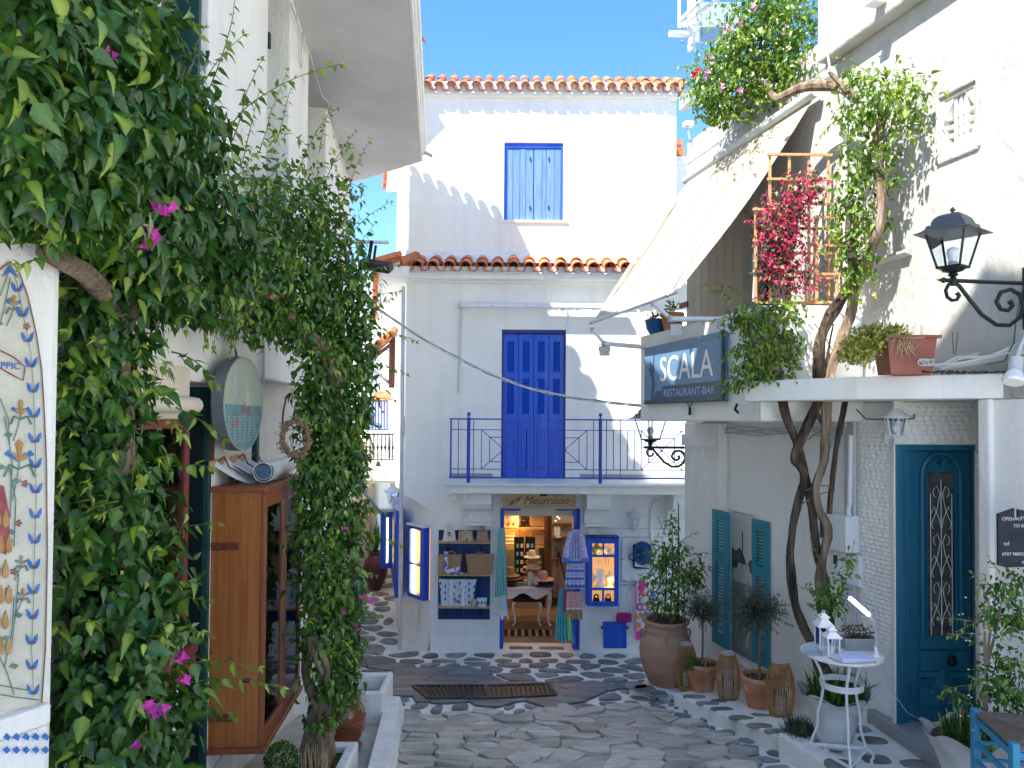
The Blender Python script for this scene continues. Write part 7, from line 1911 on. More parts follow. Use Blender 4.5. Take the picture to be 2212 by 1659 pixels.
# == SHOP FRONT PROPS
g0 = CF.rect(1084, 1064, 1246, 1099, -.42)
sgn = thing('signboard', 'pale wooden shop signboard with scrollwork and brown script hanging under the balcony', 'sign', CF.w((g0[0]+g0[2])/2, -.42, g0[1]))
bw, bh = g0[2]-g0[0], g0[3]-g0[1]
outline = [(0,.0),(.03,-.0),(.97,0),(1,0.05),(.985,.3),(1,.5),(.985,.7),(1,.95),(.97,1.0),(.03,1.0),(0,.95),(.015,.7),(0,.5),(.015,.3)]
obj('board', MB(CF).prism([(g0[0]+bw*u,-.43,g0[1]+bh*v) for u, v in outline], (0,.022,0)), 'sign_wood', sgn, bev=.002)
text_mesh('lettering', 'Meurriton', .155, 'letter_brown', tframe(CF, g0[0]+bw*.58, -.4315, g0[1]+bh*.30), sgn, sx=1.0, depth=.001, shear=.45)
text_mesh('lettering', 'est. 2011', .04, 'letter_brown', tframe(CF, g0[0]+bw*.74, -.4315, g0[1]+bh*.80), sgn, sx=1.1, depth=.001, shear=.3)
for k in range(10):
    a0_ = k*.62
    obj('painted_vine', MB(CF).tube([(g0[0]+bw*(.07+.11)+.075*math.cos(a0_)*q*1.3, -.4315, g0[1]+bh*.48+.075*math.sin(a0_+q*1.2)*q) for q in np.linspace(.25,1.05,6)], [.004,.007,.008,.006,.005,.002], 4), 'vine_print', sgn)
obj('painted_scroll', MB(CF).tube([(g0[0]+bw*u, -.4315, g0[1]+bh*(.17+.05*math.sin(u*50))) for u in np.linspace(.3,.95,40)], .0028, 4), 'vine_print', sgn)
obj('painted_scroll', MB(CF).tube([(g0[0]+bw*(.94+.025*math.cos(a)), -.4315, g0[1]+bh*(.45+.2*math.sin(a))) for a in np.linspace(-1.5,3.2,12)], .003, 4), 'vine_print', sgn)
obj('spotlight', MB(CF).box((g0[0]+bw*.51,-.50,g0[1]+bh*.82),(g0[0]+bw*.60,-.44,g0[3]-.0)), 'rubber', sgn, bev=.004)
obj('hanger', MB(CF).box((g0[0]+.1,-.425,g0[3]),(g0[0]+.12,-.415,g0[3]+.1)).box((g0[2]-.12,-.425,g0[3]),(g0[2]-.10,-.415,g0[3]+.1)), 'black_iron', sgn)
b0 = CF.rect(947, 1145, 1059, 1337)
sh = thing('display_shelf', 'dark blue board with three pine shelves of handbags beside the shop door', 'shelf', CF.w((b0[0]+b0[2])/2, 0, b0[1]))
for k in range(2):
    w2 = (b0[2]-b0[0])/2
    obj('back_board', MB(CF).box((b0[0]+k*w2+.001,-.024,b0[1]),(b0[0]+(k+1)*w2-.001,-.001,b0[3])), 'blue_navy', sh, bev=.002)
shz = []
for py in (1171, 1241, 1311):
    z = CF.p(1003, py, -.2)[1]; shz.append(z)
    s1 = obj('shelf', MB(CF).box((b0[0]+.01,-.21,z-.022),(b0[2],-.025,z)), 'pine', sh, bev=.003)
    for x in (b0[0]+.12, b0[2]-.14): obj('bracket', MB(CF).box((x,-.18,z-.034),(x+.015,-.025,z-.0225)).box((x,-.04,z-.16),(x+.015,-.0245,z-.034)), 'black_iron', s1)
def handbag(name, label, cat, x0, x1, z, h, matn, top=.7, y=-.12, d=.05, handle='arc', hm=None, group='handbags on the blue shelf board', flat=0):
    t = thing(name, label, cat, CF.w((x0+x1)/2, y, z), group=group)
    xm, w_ = (x0+x1)/2, (x1-x0)/2
    def fn(u, v):
        a = 2*math.pi*u; k = 1-(1-top)*v
        k *= (1 if top < .95 else .86+.14*v); sx_ = abs(math.cos(a))**.5*math.copysign(1, math.cos(a)); sy_ = abs(math.sin(a))**.6*math.copysign(1, math.sin(a))
        return (xm+w_*k*sx_*(1-.03*math.sin(v*3)), y+d*(1-.65*v)*sy_, z+h*v+.004)
    mb = MB(CF).grid(fn, 24, 7, cu=True)
    n0 = 24*7
    mb.f.append(tuple(i*7 for i in range(24))[::-1]); mb.f.append(tuple(i*7+6 for i in range(24)))
    obj('body', mb, M_[matn], t, smooth=55)
    hm = hm or matn
    if handle == 'arc':
        for yy in (-.018, .018): obj('handle', MB(CF).tube([(xm+w_*.42*top*math.cos(a), y+yy, z+h*.97+h*.62*math.sin(a)) for a in np.linspace(0, math.pi, 11)], .007, 6), M_[hm], t, smooth=60)
    return t, xm, w_
xs = lambda px, y=-.12: CF.p(px, 1200, y)[0]
bg, xm, w_ = handbag('handbag', 'small ivory pleated handbag with arched handles and a black tag, top shelf', 'handbag', xs(955), xs(986), shz[0], .155, 'cream_leather', top=.72, hm='cream_leather')
obj('tag', MB(CF).obox((xm+.0,-.18,shz[0]+.11),(.018,0,.006),(0,.003,0),(-.008,0,.028)), 'rubber', bg); obj('tag_print', MB(CF).obox((xm+.0,-.184,shz[0]+.105),(.009,0,.003),(0,.001,0),(-.004,0,.012)), 'white_paint', bg)
for k in range(7): obj('pleat', MB(CF).tube([(xm+w_*(-.75+.25*k)*(1),-.163+.01*abs(k-3)*.4,shz[0]+.01),(xm+w_*(-.75+.25*k)*.85,-.148,shz[0]+.08),(xm+w_*(-.75+.25*k)*.75,-.134,shz[0]+.14)], .004, 4), 'cream_leather', bg)
bg, xm, w_ = handbag('handbag', 'beige and brown striped clutch bag in the middle of the top shelf', 'handbag', xs(988), xs(1024), shz[0], .14, 'beige_cloth', top=.82, handle=None)
obj('clasp', MB(CF).box((xm-.05,-.145,shz[0]+.138),(xm+.05,-.10,shz[0]+.152)).tube([(xm,-.12,shz[0]+.15),(xm,-.12,shz[0]+.165)], .012, 8), 'gold', bg, bev=.003)
bg, xm, w_ = handbag('handbag', 'tan leather handbag with a pale blue tag at the right end of the top shelf', 'handbag', xs(1026), xs(1057), shz[0], .15, 'tan_leather', top=.72)
obj('tag', MB(CF).obox((xm-.05,-.178,shz[0]+.10),(.012,0,.003),(0,.002,0),(-.004,0,.035)), 'sea_cloth', bg)
bg, xm, w_ = handbag('tote_bag', 'straw basket bag with round handle and a blue white scarf, middle shelf left', 'basket bag', xs(945), xs(999), shz[1], .27, 'straw_bag', top=.98, handle=None, hm='straw_bag', d=.06)
obj('ring_handle', MB(CF).tube([(xm+.02+.07*math.cos(a),-.13,shz[1]+.24+.08*math.sin(a)) for a in np.linspace(0,2*math.pi,21)], .011, 6, cap=False), 'straw_bag', bg, smooth=60)
sc2 = thing('scarf', 'blue and white patterned scarf knotted round the straw basket bag', 'scarf', CF.w(xm,-.2,shz[1]))
m('scarf_print', (.70,.70,.76), (.09,.12,.42), ns=22, rough=.85, contrast=(.52,.56))
obj('fold', MB(CF).tube([(xm-.06,-.17,shz[1]+.32),(xm-.05,-.20,shz[1]+.27),(xm-.045,-.20,shz[1]+.18),(xm-.06,-.20,shz[1]+.10),(xm-.02,-.21,shz[1]+.04),(xm+.08,-.21,shz[1]+.02),(xm+.19,-.20,shz[1]+.015)], [.03,.018,.028,.036,.034,.028,.014], 9), 'scarf_print', sc2, smooth=60)
obj('fold', MB(CF).tube([(xm-.0,-.20,shz[1]+.06),(xm+.08,-.20,shz[1]+.07),(xm+.15,-.20,shz[1]+.09)], [.012,.03,.02], 7), 'scarf_print', sc2, smooth=60)
bg, xm, w_ = handbag('tote_bag', 'wide straw tote with tan leather handles, right of the middle shelf', 'basket bag', xs(1005), xs(1068), shz[1], .28, 'straw_bag', top=1.0, handle=None, d=.06)
obj('leather_patch', MB(CF).box((xm-.075,-.184,shz[1]+.05),(xm+.075,-.178,shz[1]+.24)), 'tan_leather', bg)
obj('handle', MB(CF).tube([(xm+.075*math.cos(a),-.165,shz[1]+.25+.085*math.sin(a)) for a in np.linspace(.2,-3.34,17)], .008, 6), 'tan_leather', bg, smooth=60)
obj('handle', MB(CF).tube([(xm+.07*math.cos(a),-.12,shz[1]+.26+.05*math.sin(a)) for a in np.linspace(0,math.pi,11)], .008, 6), 'tan_leather', bg, smooth=60)
bg, xm, w_ = handbag('tote_bag', 'pale blue and white patterned cloth tote with webbing straps on the bottom shelf', 'tote bag', xs(948), xs(1030), shz[2], .38, 'bag_print', top=1.0, handle=None, d=.06)
for i in range(8):
    for k in range(4):
        x = xm-w_*.88+i*w_*1.76/7; z = shz[2]+.06+k*.09+(i%2)*.045
        if z > shz[2]+.35: continue
        obj('printed_leaf', MB(CF).prism([(x+a,-.190+.006*abs(x-xm)/w_,z+b) for a, b in ((-.016,0),(0,-.024),(.016,0),(0,.034))], (0,.004,0)), 'towel_blue' if (i+k)%2 else 'pot_blue', bg)
for x in (xm-.09, xm+.09): obj('strap', MB(CF).box((x-.018,-.198,shz[2]+.01),(x+.018,-.186,shz[2]+.38)), 'white_cloth', bg)
obj('strap', MB(CF).tube([(xm-.09,-.19,shz[2]+.37),(xm-.06,-.2,shz[2]+.25),(xm,-.205,shz[2]+.17),(xm+.05,-.2,shz[2]+.25),(xm+.085,-.19,shz[2]+.37)], .015, 6), 'white_cloth', bg, smooth=60)
obj('label', MB(CF).box((xm-.03,-.200,shz[2]+.06),(xm+.03,-.187,shz[2]+.09)), 'tan_leather', bg)
bg, xm, w_ = handbag('pouch', 'small beaded multicolour pouch in front of the cloth tote, bottom shelf', 'pouch', xs(1017,-.16), xs(1031,-.16), shz[2], .11, 'beige_cloth', top=.8, handle=None, y=-.19, d=.015)
bg, xm, w_ = handbag('pouch', 'pale turquoise patterned pouch at the right end of the bottom shelf', 'pouch', xs(1030,-.16), xs(1053,-.16), shz[2], .12, 'bag_print', top=1.0, handle=None, y=-.17, d=.02)
obj('zip', MB(CF).bar((xm-w_,-.17,shz[2]+.126),(xm+w_,-.17,shz[2]+.126),.012), 'sea_cloth', bg)
for k in range(3): obj('printed_leaf', MB(CF).prism([(xm-.05+k*.05+a,-.192,shz[2]+.06+b) for a,b in ((-.014,0),(0,-.03),(.014,0),(0,.03))], (0,.004,0)), 'jade', bg)
k0_ = CF.rect(1268, 1163, 1336, 1309, -.22)
dc = thing('display_cabinet', 'blue jewellery cabinet with warmly lit panes on the wall right of the shop door', 'display cabinet', CF.w((k0_[0]+k0_[2])/2, 0, k0_[1]))
KX0, KZ0, KX1, KZ1 = k0_
cb_ = MB(CF); t_ = .02
cb_.box((KX0,-.22,KZ0),(KX0+t_,-.001,KZ1)).box((KX1-t_,-.22,KZ0),(KX1,-.001,KZ1)).box((KX0+t_,-.22,KZ0),(KX1-t_,-.001,KZ0+t_)).box((KX0+t_,-.22,KZ1-t_),(KX1-t_,-.001,KZ1))
obj('case', cb_, 'blue', dc, bev=.003)
obj('top', MB(CF).box((KX0-.01,-.23,KZ1+.001),(KX1+.01,-.001,KZ1+.02)), 'blue_dark', dc, bev=.003)
obj('back', MB(CF).box((KX0+t_,-.012,KZ0+t_),(KX1-t_,-.002,KZ1-t_)), 'glow_panel', dc)
W_, H_ = KX1-KX0, KZ1-KZ0; fx0, fx1 = KX0+.075, KX1-.065
fm = (fx0+fx1)/2
rows = [(KZ0+.07, KZ0+.07+H_*.165), (KZ0+.07+H_*.165+.035, KZ1-.07-H_*.165-.035), (KZ1-.07-H_*.165, KZ1-.07)]
holes = [(fx0, rows[0][0], fm-.015, rows[0][1]), (fm+.015, rows[0][0], fx1, rows[0][1]), (fx0, rows[1][0], fx1, rows[1][1]), (fx0, rows[2][0], fm-.015, rows[2][1]), (fm+.015, rows[2][0], fx1, rows[2][1])]
f = MB(CF).slab_holes(KX0, KX1, KZ0, KZ1, .025, holes)
for q in range(len(f.v)): f.v[q] += Vector((0,-.246,0))
dd = obj('glazed_door', f, 'blue', dc, bev=.003)
for h_ in holes: obj('pane', MB(CF).box((h_[0],-.236,h_[1]),(h_[2],-.233,h_[3])), 'glass_clear', dd)
for z in (rows[0][1]+.01, rows[2][0]-.02): obj('shelf', MB(CF).box((KX0+t_,-.2,z),(KX1-t_,-.013,z+.008)), 'glass_clear', dc)
obj('shelf', MB(CF).box((KX0+t_,-.2,rows[1][0]-.02),(KX1-t_,-.013,rows[1][0]-.005)), 'cream_bust', dc)
obj('led_strip', MB(CF).box((KX0+t_+.01,-.20,KZ1-t_-.012),(KX1-t_-.01,-.185,KZ1-t_-.001)), 'glow_warm', dc)
obj('led_strip', MB(CF).box((KX0+t_+.002,-.20,KZ0+.06),(KX0+t_+.012,-.19,KZ1-.06)), 'glow_warm', dc)
obj('led_strip', MB(CF).box((KX1-t_-.012,-.20,KZ0+.06),(KX1-t_-.002,-.19,KZ1-.06)), 'glow_warm', dc)
def bust(name, lab, c, h, matn, kind, s=1.0, group=None):
    t = thing(name, lab, 'necklace stand', tuple(c), group=group); c = Vector(c)
    if kind == 'slab':
        obj('stand', MB().obox(c+Vector((0,.0,h*.5)), (h*.22*s,0,0), (0,.01,0), (0,.02,h*.5)), M_[matn], t, bev=.004)
    else:
        prof = [(0,0),(.30,0),(.30,.04),(.10,.10),(.12,.2),(.36,.45),(.40,.62),(.30,.74),(.14,.80),(.12,.95),(.13,1.0),(0,1.0)]
        obj('stand', MB().lathe([(r*h*s*.8, z*h) for r, z in prof], tuple(c), 18, sy=.45), M_[matn], t, smooth=60)
    q = Vector((0,-.35*h*.45*s*.8-.006 if kind != 'slab' else -.014, 0))
    obj('necklace', MB().tube([c+q+Vector((.22*h*s*math.cos(a)*.8, .02*abs(math.cos(a)), h*.70+h*.30*math.sin(a))) for a in np.linspace(.25,-3.39,13)], .004, 5), 'gold', t, smooth=60)
    return t
zsh = rows[1][0]-.004
m('copper_bead', (.75,.40,.1), rough=.4)
bust('necklace_stand', 'white slab necklace stand in the middle of the lit blue cabinet', CF.w(KX0+W_*.44,-.15,zsh), .26, 'white_paint', 'slab', group='stands in the blue cabinet')
bust('necklace_stand', 'shell shaped cream stand at the right of the lit blue cabinet', CF.w(KX0+W_*.76,-.13,zsh), .23, 'cream_bust', 'bust', s=1.1, group='stands in the blue cabinet')
bust('necklace_stand', 'cream earring stand half behind the frame at the left of the lit blue cabinet', CF.w(KX0+W_*.16,-.13,zsh), .23, 'cream_bust', 'bust', s=1.0, group='stands in the blue cabinet')
bust('necklace_stand', 'cream bust with wide gold necklace in the upper right pane of the blue cabinet', CF.w(KX0+W_*.68,-.13,rows[2][0]-.05), .20, 'cream_bust', 'bust', s=1.5, group='stands in the blue cabinet')
bust('necklace_stand', 'dark bust with chunky gold chain in the upper left pane of the blue cabinet', CF.w(KX0+W_*.32,-.13,rows[2][0]-.05), .20, 'olive_pot', 'bust', s=1.5, group='stands in the blue cabinet')
nk = thing('necklace', 'three long bead strands hanging inside the big pane of the blue cabinet', 'necklace', CF.w(KX0+W_*.5,-.05,rows[1][1]))
for k, (x, d_) in enumerate(((.42,.13),(.58,.17),(.70,.18))):
    obj('strand', MB(CF).tube([(KX0+W_*x-.025,-.03,rows[1][1]+.01),(KX0+W_*x-.022,-.03,rows[1][1]-d_*.8),(KX0+W_*x,-.03,rows[1][1]-d_),(KX0+W_*x+.022,-.03,rows[1][1]-d_*.8),(KX0+W_*x+.02,-.03,rows[1][1]-.01)], .005, 5), 'cream_bust', nk, smooth=60)
for (x, lab) in ((.32,'dark coiled bangle in the lower left pane of the blue cabinet'),(.70,'gold and black bangle in the lower right pane of the blue cabinet')):
    t = thing('bangle', lab, 'bracelet', CF.w(KX0+W_*x,-.12,KZ0+t_));
    obj('ring', MB(CF).tube([(KX0+W_*x+.03*math.cos(a),-.13,KZ0+.115+.03*math.sin(a)) for a in np.linspace(0,6.28,13)], .012, 6), M_['gold' if x > .5 else 'black_cloth'], t, smooth=60)
    obj('cushion', MB(CF).box((KX0+W_*x-.045,-.17,KZ0+t_+.001),(KX0+W_*x+.045,-.08,KZ0+.088)), 'black_cloth', t, bev=.01)
for x_ in (.45, .85):
    lx_ = bpy.data.lights.new('cabinet_lamp', 'POINT'); lx_.energy = .35; lx_.color = (1,.56,.22); lx_.shadow_soft_size = .03
    lo = bpy.data.objects.new('cabinet_lamp', lx_); lo.location = CF.w(KX0+W_*x_*.9,-.19,KZ1-.22 if x_ < .5 else KZ0+.35); COL.objects.link(lo); lo.parent = dc; lo.matrix_parent_inverse = wm(dc).inverted()
cn = Vector((cA[0]-cB[0], cA[1]-cB[1]))
CHF = Frame((cB[0], cB[1], 0), (cn.x, cn.y))
q0 = CHF.rect(882, 1137, 917, 1293, -.10)
nc = thing('display_cabinet', 'narrow blue cabinet with bright vertical light strip on the cut corner of the shop house', 'display cabinet', CHF.w((q0[0]+q0[2])/2, 0, q0[1]))
NX0, NZ0, NX1, NZ1 = q0; NX0 -= .0
nm_ = (NZ0+NZ1)/2-.03
f = MB(CHF).slab_holes(NX0, NX1, NZ0, NZ1, .10, [(NX0+.05,NZ0+.06,NX1-.10,nm_-.015),(NX0+.05,nm_+.015,NX1-.10,NZ1-.05)])
for q in range(len(f.v)): f.v[q] += CHF.M.to_3x3() @ Vector((0,-.115,0))
obj('frame', f, 'blue', nc, bev=.003)
obj('back', MB(CHF).box((NX0,-.014,NZ0),(NX1,-.001,NZ1)), 'glow_panel', nc)
obj('light_strip', MB(CHF).box((NX0+.055,-.07,NZ0+.065),(NX0+.085,-.03,NZ1-.055)), 'glow_strip', nc)
obj('top_moulding', MB(CHF).box((NX0-.02,-.14,NZ1+.002),(NX1+.02,-.0,NZ1+.035)), 'whitewash_kerb', nc, bev=.008)
obj('knob', MB(CHF).lathe([(0,0),(.012,0),(.012,.012),(0,.014)], (NX1-.03,-.13,nm_), 8), 'teal', nc)
hc = CF.w(*Pw(CF, 1388, 1195, -.12))
ht_ = thing('sun_hat', 'blue wide brimmed hat hanging on the white meter door', 'hat', tuple(hc))
rr_ = .155
def hatfn(u, v):
    a = 2*math.pi*u; r = [0,.03,.055,.062,.066,.085,.12,.15,rr_][int(round(v*8))]; y = [-.075,-.078,-.074,-.05,-.022,-.015,-.012,-.016,-.022][int(round(v*8))]
    return (hc.x-.0+r*math.cos(a)*.92, 11-.09+y+.012*math.cos(2*a)*(r/rr_), hc.z+r*math.sin(a)*1.12)
obj('brim', MB().sheet(hatfn, 33, 9, .004), 'hat_blue', ht_, smooth=60)
obj('crown_dent', MB().tube([(hc.x,11-.17,hc.z-.03),(hc.x,11-.175,hc.z+.04)], .022, 8), 'hat_dark', ht_, smooth=60)
obj('band', MB().tube([(hc.x+.066*.92*math.cos(a),11-.122,hc.z+.066*1.12*math.sin(a)) for a in np.linspace(0,6.28,25)], .009, 5), 'hat_dark', ht_)
bp_ = thing('backpack', 'dark cloth bag with white cat print hanging behind the blue hat', 'bag', (hc.x+.02, 10.9, hc.z-.3))
obj('body', MB(CF).box((hc.x-.13,-.085,hc.z-.24),(hc.x+.14,-.02,hc.z+.12)), 'black_cloth', bp_, bev=.03)
obj('printed_face', MB(CF).prism([(hc.x-.11,-.088,hc.z-.20),(hc.x+.12,-.088,hc.z-.22),(hc.x+.13,-.088,hc.z-.10),(hc.x+.02,-.088,hc.z-.16),(hc.x-.10,-.088,hc.z-.06)], (0,.004,0)), 'white_cloth', bp_)
for s2 in (-1, 1): obj('strap', MB(CF).tube([(hc.x+s2*.12,-.05,hc.z-.02),(hc.x+s2*.19,-.05,hc.z-.05),(hc.x+s2*.18,-.05,hc.z-.10),(hc.x+s2*.13,-.05,hc.z-.12)], .007, 5), 'black_cloth', bp_)
pc = CF.rect(1332, 1324, 1365, 1345, -.08)
pb_ = thing('shoulder_bag', 'small magenta shoulder bag hanging on a long chain above the blue hatch', 'handbag', CF.w((pc[0]+pc[2])/2,-.06,pc[1]))
obj('body', MB(CF).box((pc[0],-.10,pc[1]),(pc[2],-.035,pc[3])), 'magenta', pb_, bev=.028)
top_ = CF.p(1350, 1256, -.03)
obj('chain', MB(CF).tube([(pc[0]+.02,-.06,pc[3]-.01),(top_[0],-.03,top_[1]),(pc[2]-.02,-.06,pc[3]-.01)], .0045, 5), 'grey_paint', pb_)
obj('hook', MB(CF).tube([(top_[0],-.0,top_[1]+.02),(top_[0],-.04,top_[1]+.01)], .006, 5), 'black_iron', pb_)
tw = CF.rect(1372, 1252, 1412, 1382, -.06)
tt = thing('beach_towel', 'white beach towel printed with coloured letters hanging left of the big urn', 'towel', CF.w((tw[0]+tw[2])/2,-.05,tw[1]))
tx0, tz0, tx1, tz1 = tw; TW, TH = tx1-tx0, tz1-tz0
tfold = lambda x: -.075 + .010*math.sin((x-tx0)/TW*9)
obj('cloth', MB(CF).sheet(lambda u, v: (tx0+TW*u, tfold(tx0+TW*u)+.01, tz0+TH*v-.02*math.sin(u*5)*(1-v)), 18, 8, .006), 'towel_white', tt, smooth=60)
def tp_(pts, matn, nm='print'): obj(nm, MB(CF).prism([(tx0+TW*u, tfold(tx0+TW*u)-.0015, tz0+TH*v) for u, v in pts], (0,.003,0)), M_[matn], tt)
tp_([(0,.02),(0,1),(.07,1),(.07,.02)], 'towel_pink'); tp_([(.93,.1),(.93,1),(1,1),(1,.1)], 'towel_blue')
tp_([(.08,.0),(.08,.14),(.3,.17),(.3,.0)], 'towel_pink'); tp_([(.3,.02),(.3,.20),(.6,.12),(.92,.2),(.92,.02)], 'towel_blue')
tp_([(.1,.20),(.1,.30),(.3,.27),(.3,.2)], 'towel_orange'); tp_([(.5,.16),(.55,.28),(.65,.25),(.75,.29),(.85,.25),(.92,.28),(.92,.16)], 'towel_red')
tp_([(.45,.10),(.62,.19),(.82,.10),(.64,.0)], 'towel_white'); tp_([(.54,.10),(.64,.15),(.74,.10),(.64,.05)], 'towel_red')
def tl(txt, u, v, s_, matn, sx=.9): text_mesh('letter', txt, s_, matn, tframe(CF, tx0+TW*u, tfold(tx0+TW*u)-.0025, tz0+TH*v), tt, sx=sx, depth=.0012, off=.004)
tp_([(.12,.86),(.3,1),(.5,.97),(.5,.85),(.3,.78)], 'towel_pink')
for (ch, u, v, s_, c_) in (('A',.30,.72,.13,'towel_pink'),('N',.54,.72,.13,'towel_orange'),('D',.78,.72,.13,'towel_blue'),('C',.22,.49,.15,'towel_blue'),('O',.50,.49,.15,'towel_pink'),('O',.76,.49,.15,'towel_green'),('W',.27,.34,.15,'towel_orange'),('E',.56,.34,.15,'towel_blue'),('E',.80,.34,.15,'towel_lilac')):
    tl(ch, u, v, s_, c_)
tp_([(.2,.63),(.2,.70),(.88,.70),(.82,.665),(.88,.63)], 'towel_red'); text_mesh('letter', 'FOR A', .05, 'towel_white', tframe(CF, tx0+TW*.5, tfold(tx0+TW*.5)-.005, tz0+TH*.645), tt, sx=1, depth=.001)
def wall_lantern(lab, c, h, matn, F, arm=.10, group=None, glass='glass_clear'):
    """c = centre-bottom of lantern cage, F wall frame whose wall is at y=0"""
    t = thing('wall_lantern', lab, 'lantern', F.w(c[0], 0, c[2]), group=group)
    x, y, z = c; r0_, r1_ = h*.20, h*.30; N6 = 6
    hexp = lambda r, zz: [(x+r*math.cos(math.pi/3*k+.3), y+r*math.sin(math.pi/3*k+.3), zz) for k in range(N6)]
    a, b = hexp(r0_, z+h*.12), hexp(r1_, z+h*.62)
    for k in range(N6):
        obj('cage_bar', MB(F).bar(a[k], b[k], h*.03), M_[matn], t)
        k2_ = (k+1) % N6
        obj('pane', MB(F).add([a[k], a[k2_], b[k2_], b[k]], [(0,1,2,3)]), M_[glass], t)
    obj('base', MB(F).lathe([(0,0),(r0_*.4,0),(r0_*.6,h*.06),(r0_*1.15,h*.09),(r0_*1.15,h*.12),(0,h*.12)], (x,y,z), 12), M_[matn], t, smooth=40)
    obj('roof', MB(F).lathe([(0,h*.61),(r1_*1.35,h*.60),(r1_*1.4,h*.63),(r1_*.6,h*.80),(r1_*.25,h*.88),(r1_*.2,h*.95),(0,h*1.0)], (x,y,z), 12), M_[matn], t, smooth=40)
    obj('bulb', MB(F).lathe([(0,h*.12),(h*.05,h*.14),(h*.09,h*.3),(h*.06,h*.4),(0,h*.43)], (x,y,z), 10), 'bulb', t, smooth=60)
    obj('arm', MB(F).tube([(x,y,z),(x,y+(0-y)*.15,z-h*.12),(x,y*.4,z-h*.14),(x,-.0,z+h*.02)], h*.035, 6), M_[matn], t, smooth=60)
    obj('wall_plate', MB(F).lathe([(0,-.02),(h*.14,-.02),(h*.14,0),(0,0)], (x,-.004,z+h*.05), 10), M_[matn], t) if False else obj('wall_plate', MB(F).box((x-h*.10,-.02,z-h*.14),(x+h*.10,-.001,z+h*.2)), M_[matn], t, bev=.006)
    return t
wlc = Pw(CF, 1371, 1142, -.13)
wall_lantern('small white lantern on the shop wall above the blue hat', wlc, .30, 'white_metal', CF)
cl = Pw(SD, 849, 1092, -.16)
wall_lantern('white lantern on the alley side wall of the shop house, above the blue cabinet', cl, .34, 'white_metal', SD)
def cloth_hang(name, label, cat, F, x0, x1, z0, z1, y, matn, topw=.5, folds=5, depth=.03, slant=0.0, th=.006, extra=None, hem=.0):
    t = thing(name, label, cat, F.w((x0+x1)/2, y, z0))
    w_ = x1-x0
    def fn(u, v):
        k = topw+(1-topw)*(1-v)**.8
        x = (x0+x1)/2 + slant*(1-v) + w_*(u-.5)*k
        return (x, y-depth*math.sin(u*math.pi*2*folds+v)*(.35+.65*(1-v))*.5, z0+(z1-z0)*v + hem*math.sin(u*11)*(1-v))
    obj('cloth', MB(F).sheet(fn, folds*8+1, 12, th), M_[matn], t, smooth=70)
    return t, fn
def bands(t, fn, spec, F, matn, name='stripe', n=30):
    for (v0, v1) in spec:
        mb = MB(F)
        def f2(u, v, v0=v0, v1=v1):
            p = fn(u, v0+(v1-v0)*v); return (p[0], p[1]-.0055, p[2])
        mb.sheet(f2, n, 3, .003); obj(name, mb, M_[matn], t, smooth=70)
def vstripes(t, fn, us, F, matn, w_=.02, name='stripe'):
    for u0 in us:
        def f2(u, v, u0=u0):
            p = fn(u0+w_*u, v); return (p[0], p[1]-.0050, p[2])
        obj(name, MB(F).sheet(f2, 2, 12, .003), M_[matn], t, smooth=70)
m('dress_print', (.62,.60,.76), (.36,.30,.58), ns=60, rough=.85, contrast=(.46,.58))
m('dress_blue', (.10,.20,.58), rough=.85)
m('dress_white', (.74,.75,.82), rough=.85)
r_ = CF.rect(1220, 1205, 1264, 1272, -.42)
d1, f1 = cloth_hang('dress', 'lilac and blue striped long sleeved dress hanging at the right of the shop door', 'dress', CF, r_[0], r_[2], r_[1], CF.p(1240,1143,-.42)[1], -.42, 'dress_print', topw=.45, folds=5, depth=.035)
bands(d1, f1, [(.02,.07),(.15,.19),(.28,.32),(.42,.47)], CF, 'dress_blue'); bands(d1, f1, [(.08,.09),(.14,.15),(.20,.21),(.27,.28),(.33,.34),(.41,.42),(.48,.49)], CF, 'dress_white')
vstripes(d1, lambda u, v: f1(u, .5+.45*v), [.1,.3,.5,.7,.88], CF, 'dress_blue', w_=.05)
for s2, xx in ((-1, CF.p(1233,1150,-.42)[0]), (1, CF.p(1252,1150,-.42)[0])):
    z1_, z2_ = CF.p(1240,1150,-.42)[1], CF.p(1240,1212,-.42)[1]
    sv = obj('sleeve', MB(CF).tube([(xx,-.42,z1_),(xx+s2*.05,-.44,(z1_+z2_)/2),(xx+s2*.075,-.44,z2_)], [.035,.045,.055], 10), 'dress_print', d1, smooth=60)
    obj('cuff', MB(CF).tube([(xx+s2*.072,-.44,z2_+.06),(xx+s2*.0755,-.44,z2_-.002)], [.0545,.0565], 10), 'dress_blue', sv, smooth=60)
obj('hanger', MB(CF).tube([(CF.p(1233,1150,-.42)[0],-.42,z1_+.02),(CF.p(1242,1142,-.42)[0],-.42,z1_+.06),(CF.p(1252,1150,-.42)[0],-.42,z1_+.02)], .008, 5).tube([(CF.p(1242,1142,-.42)[0],-.42,z1_+.05),(CF.p(1242,1142,-.42)[0],-.42,z1_+.12)], .004, 5), 'hat_dark', d1)
r_ = CF.rect(1222, 1278, 1258, 1338, -.38)
d2, f2_ = cloth_hang('towel', 'pink and beige woven towel hanging below the striped dress', 'towel', CF, r_[0], r_[2], r_[1], r_[3], -.38, 'pink_cloth', topw=.85, folds=3, depth=.03)
bands(d2, f2_, [(.0,.36)], CF, 'straw_bag', name='panel'); bands(d2, f2_, [(.36,.42)], CF, 'cream_bust', name='hem')
r_ = CF.rect(1215, 1270, 1232, 1320, -.34)
cloth_hang('towel', 'narrow purple checked towel behind the pink towel', 'towel', CF, r_[0], r_[2], r_[1], r_[3], -.34, 'purple_cloth', topw=.8, folds=3, depth=.03)
r_ = CF.rect(1196, 1272, 1238, 1392, -.31)
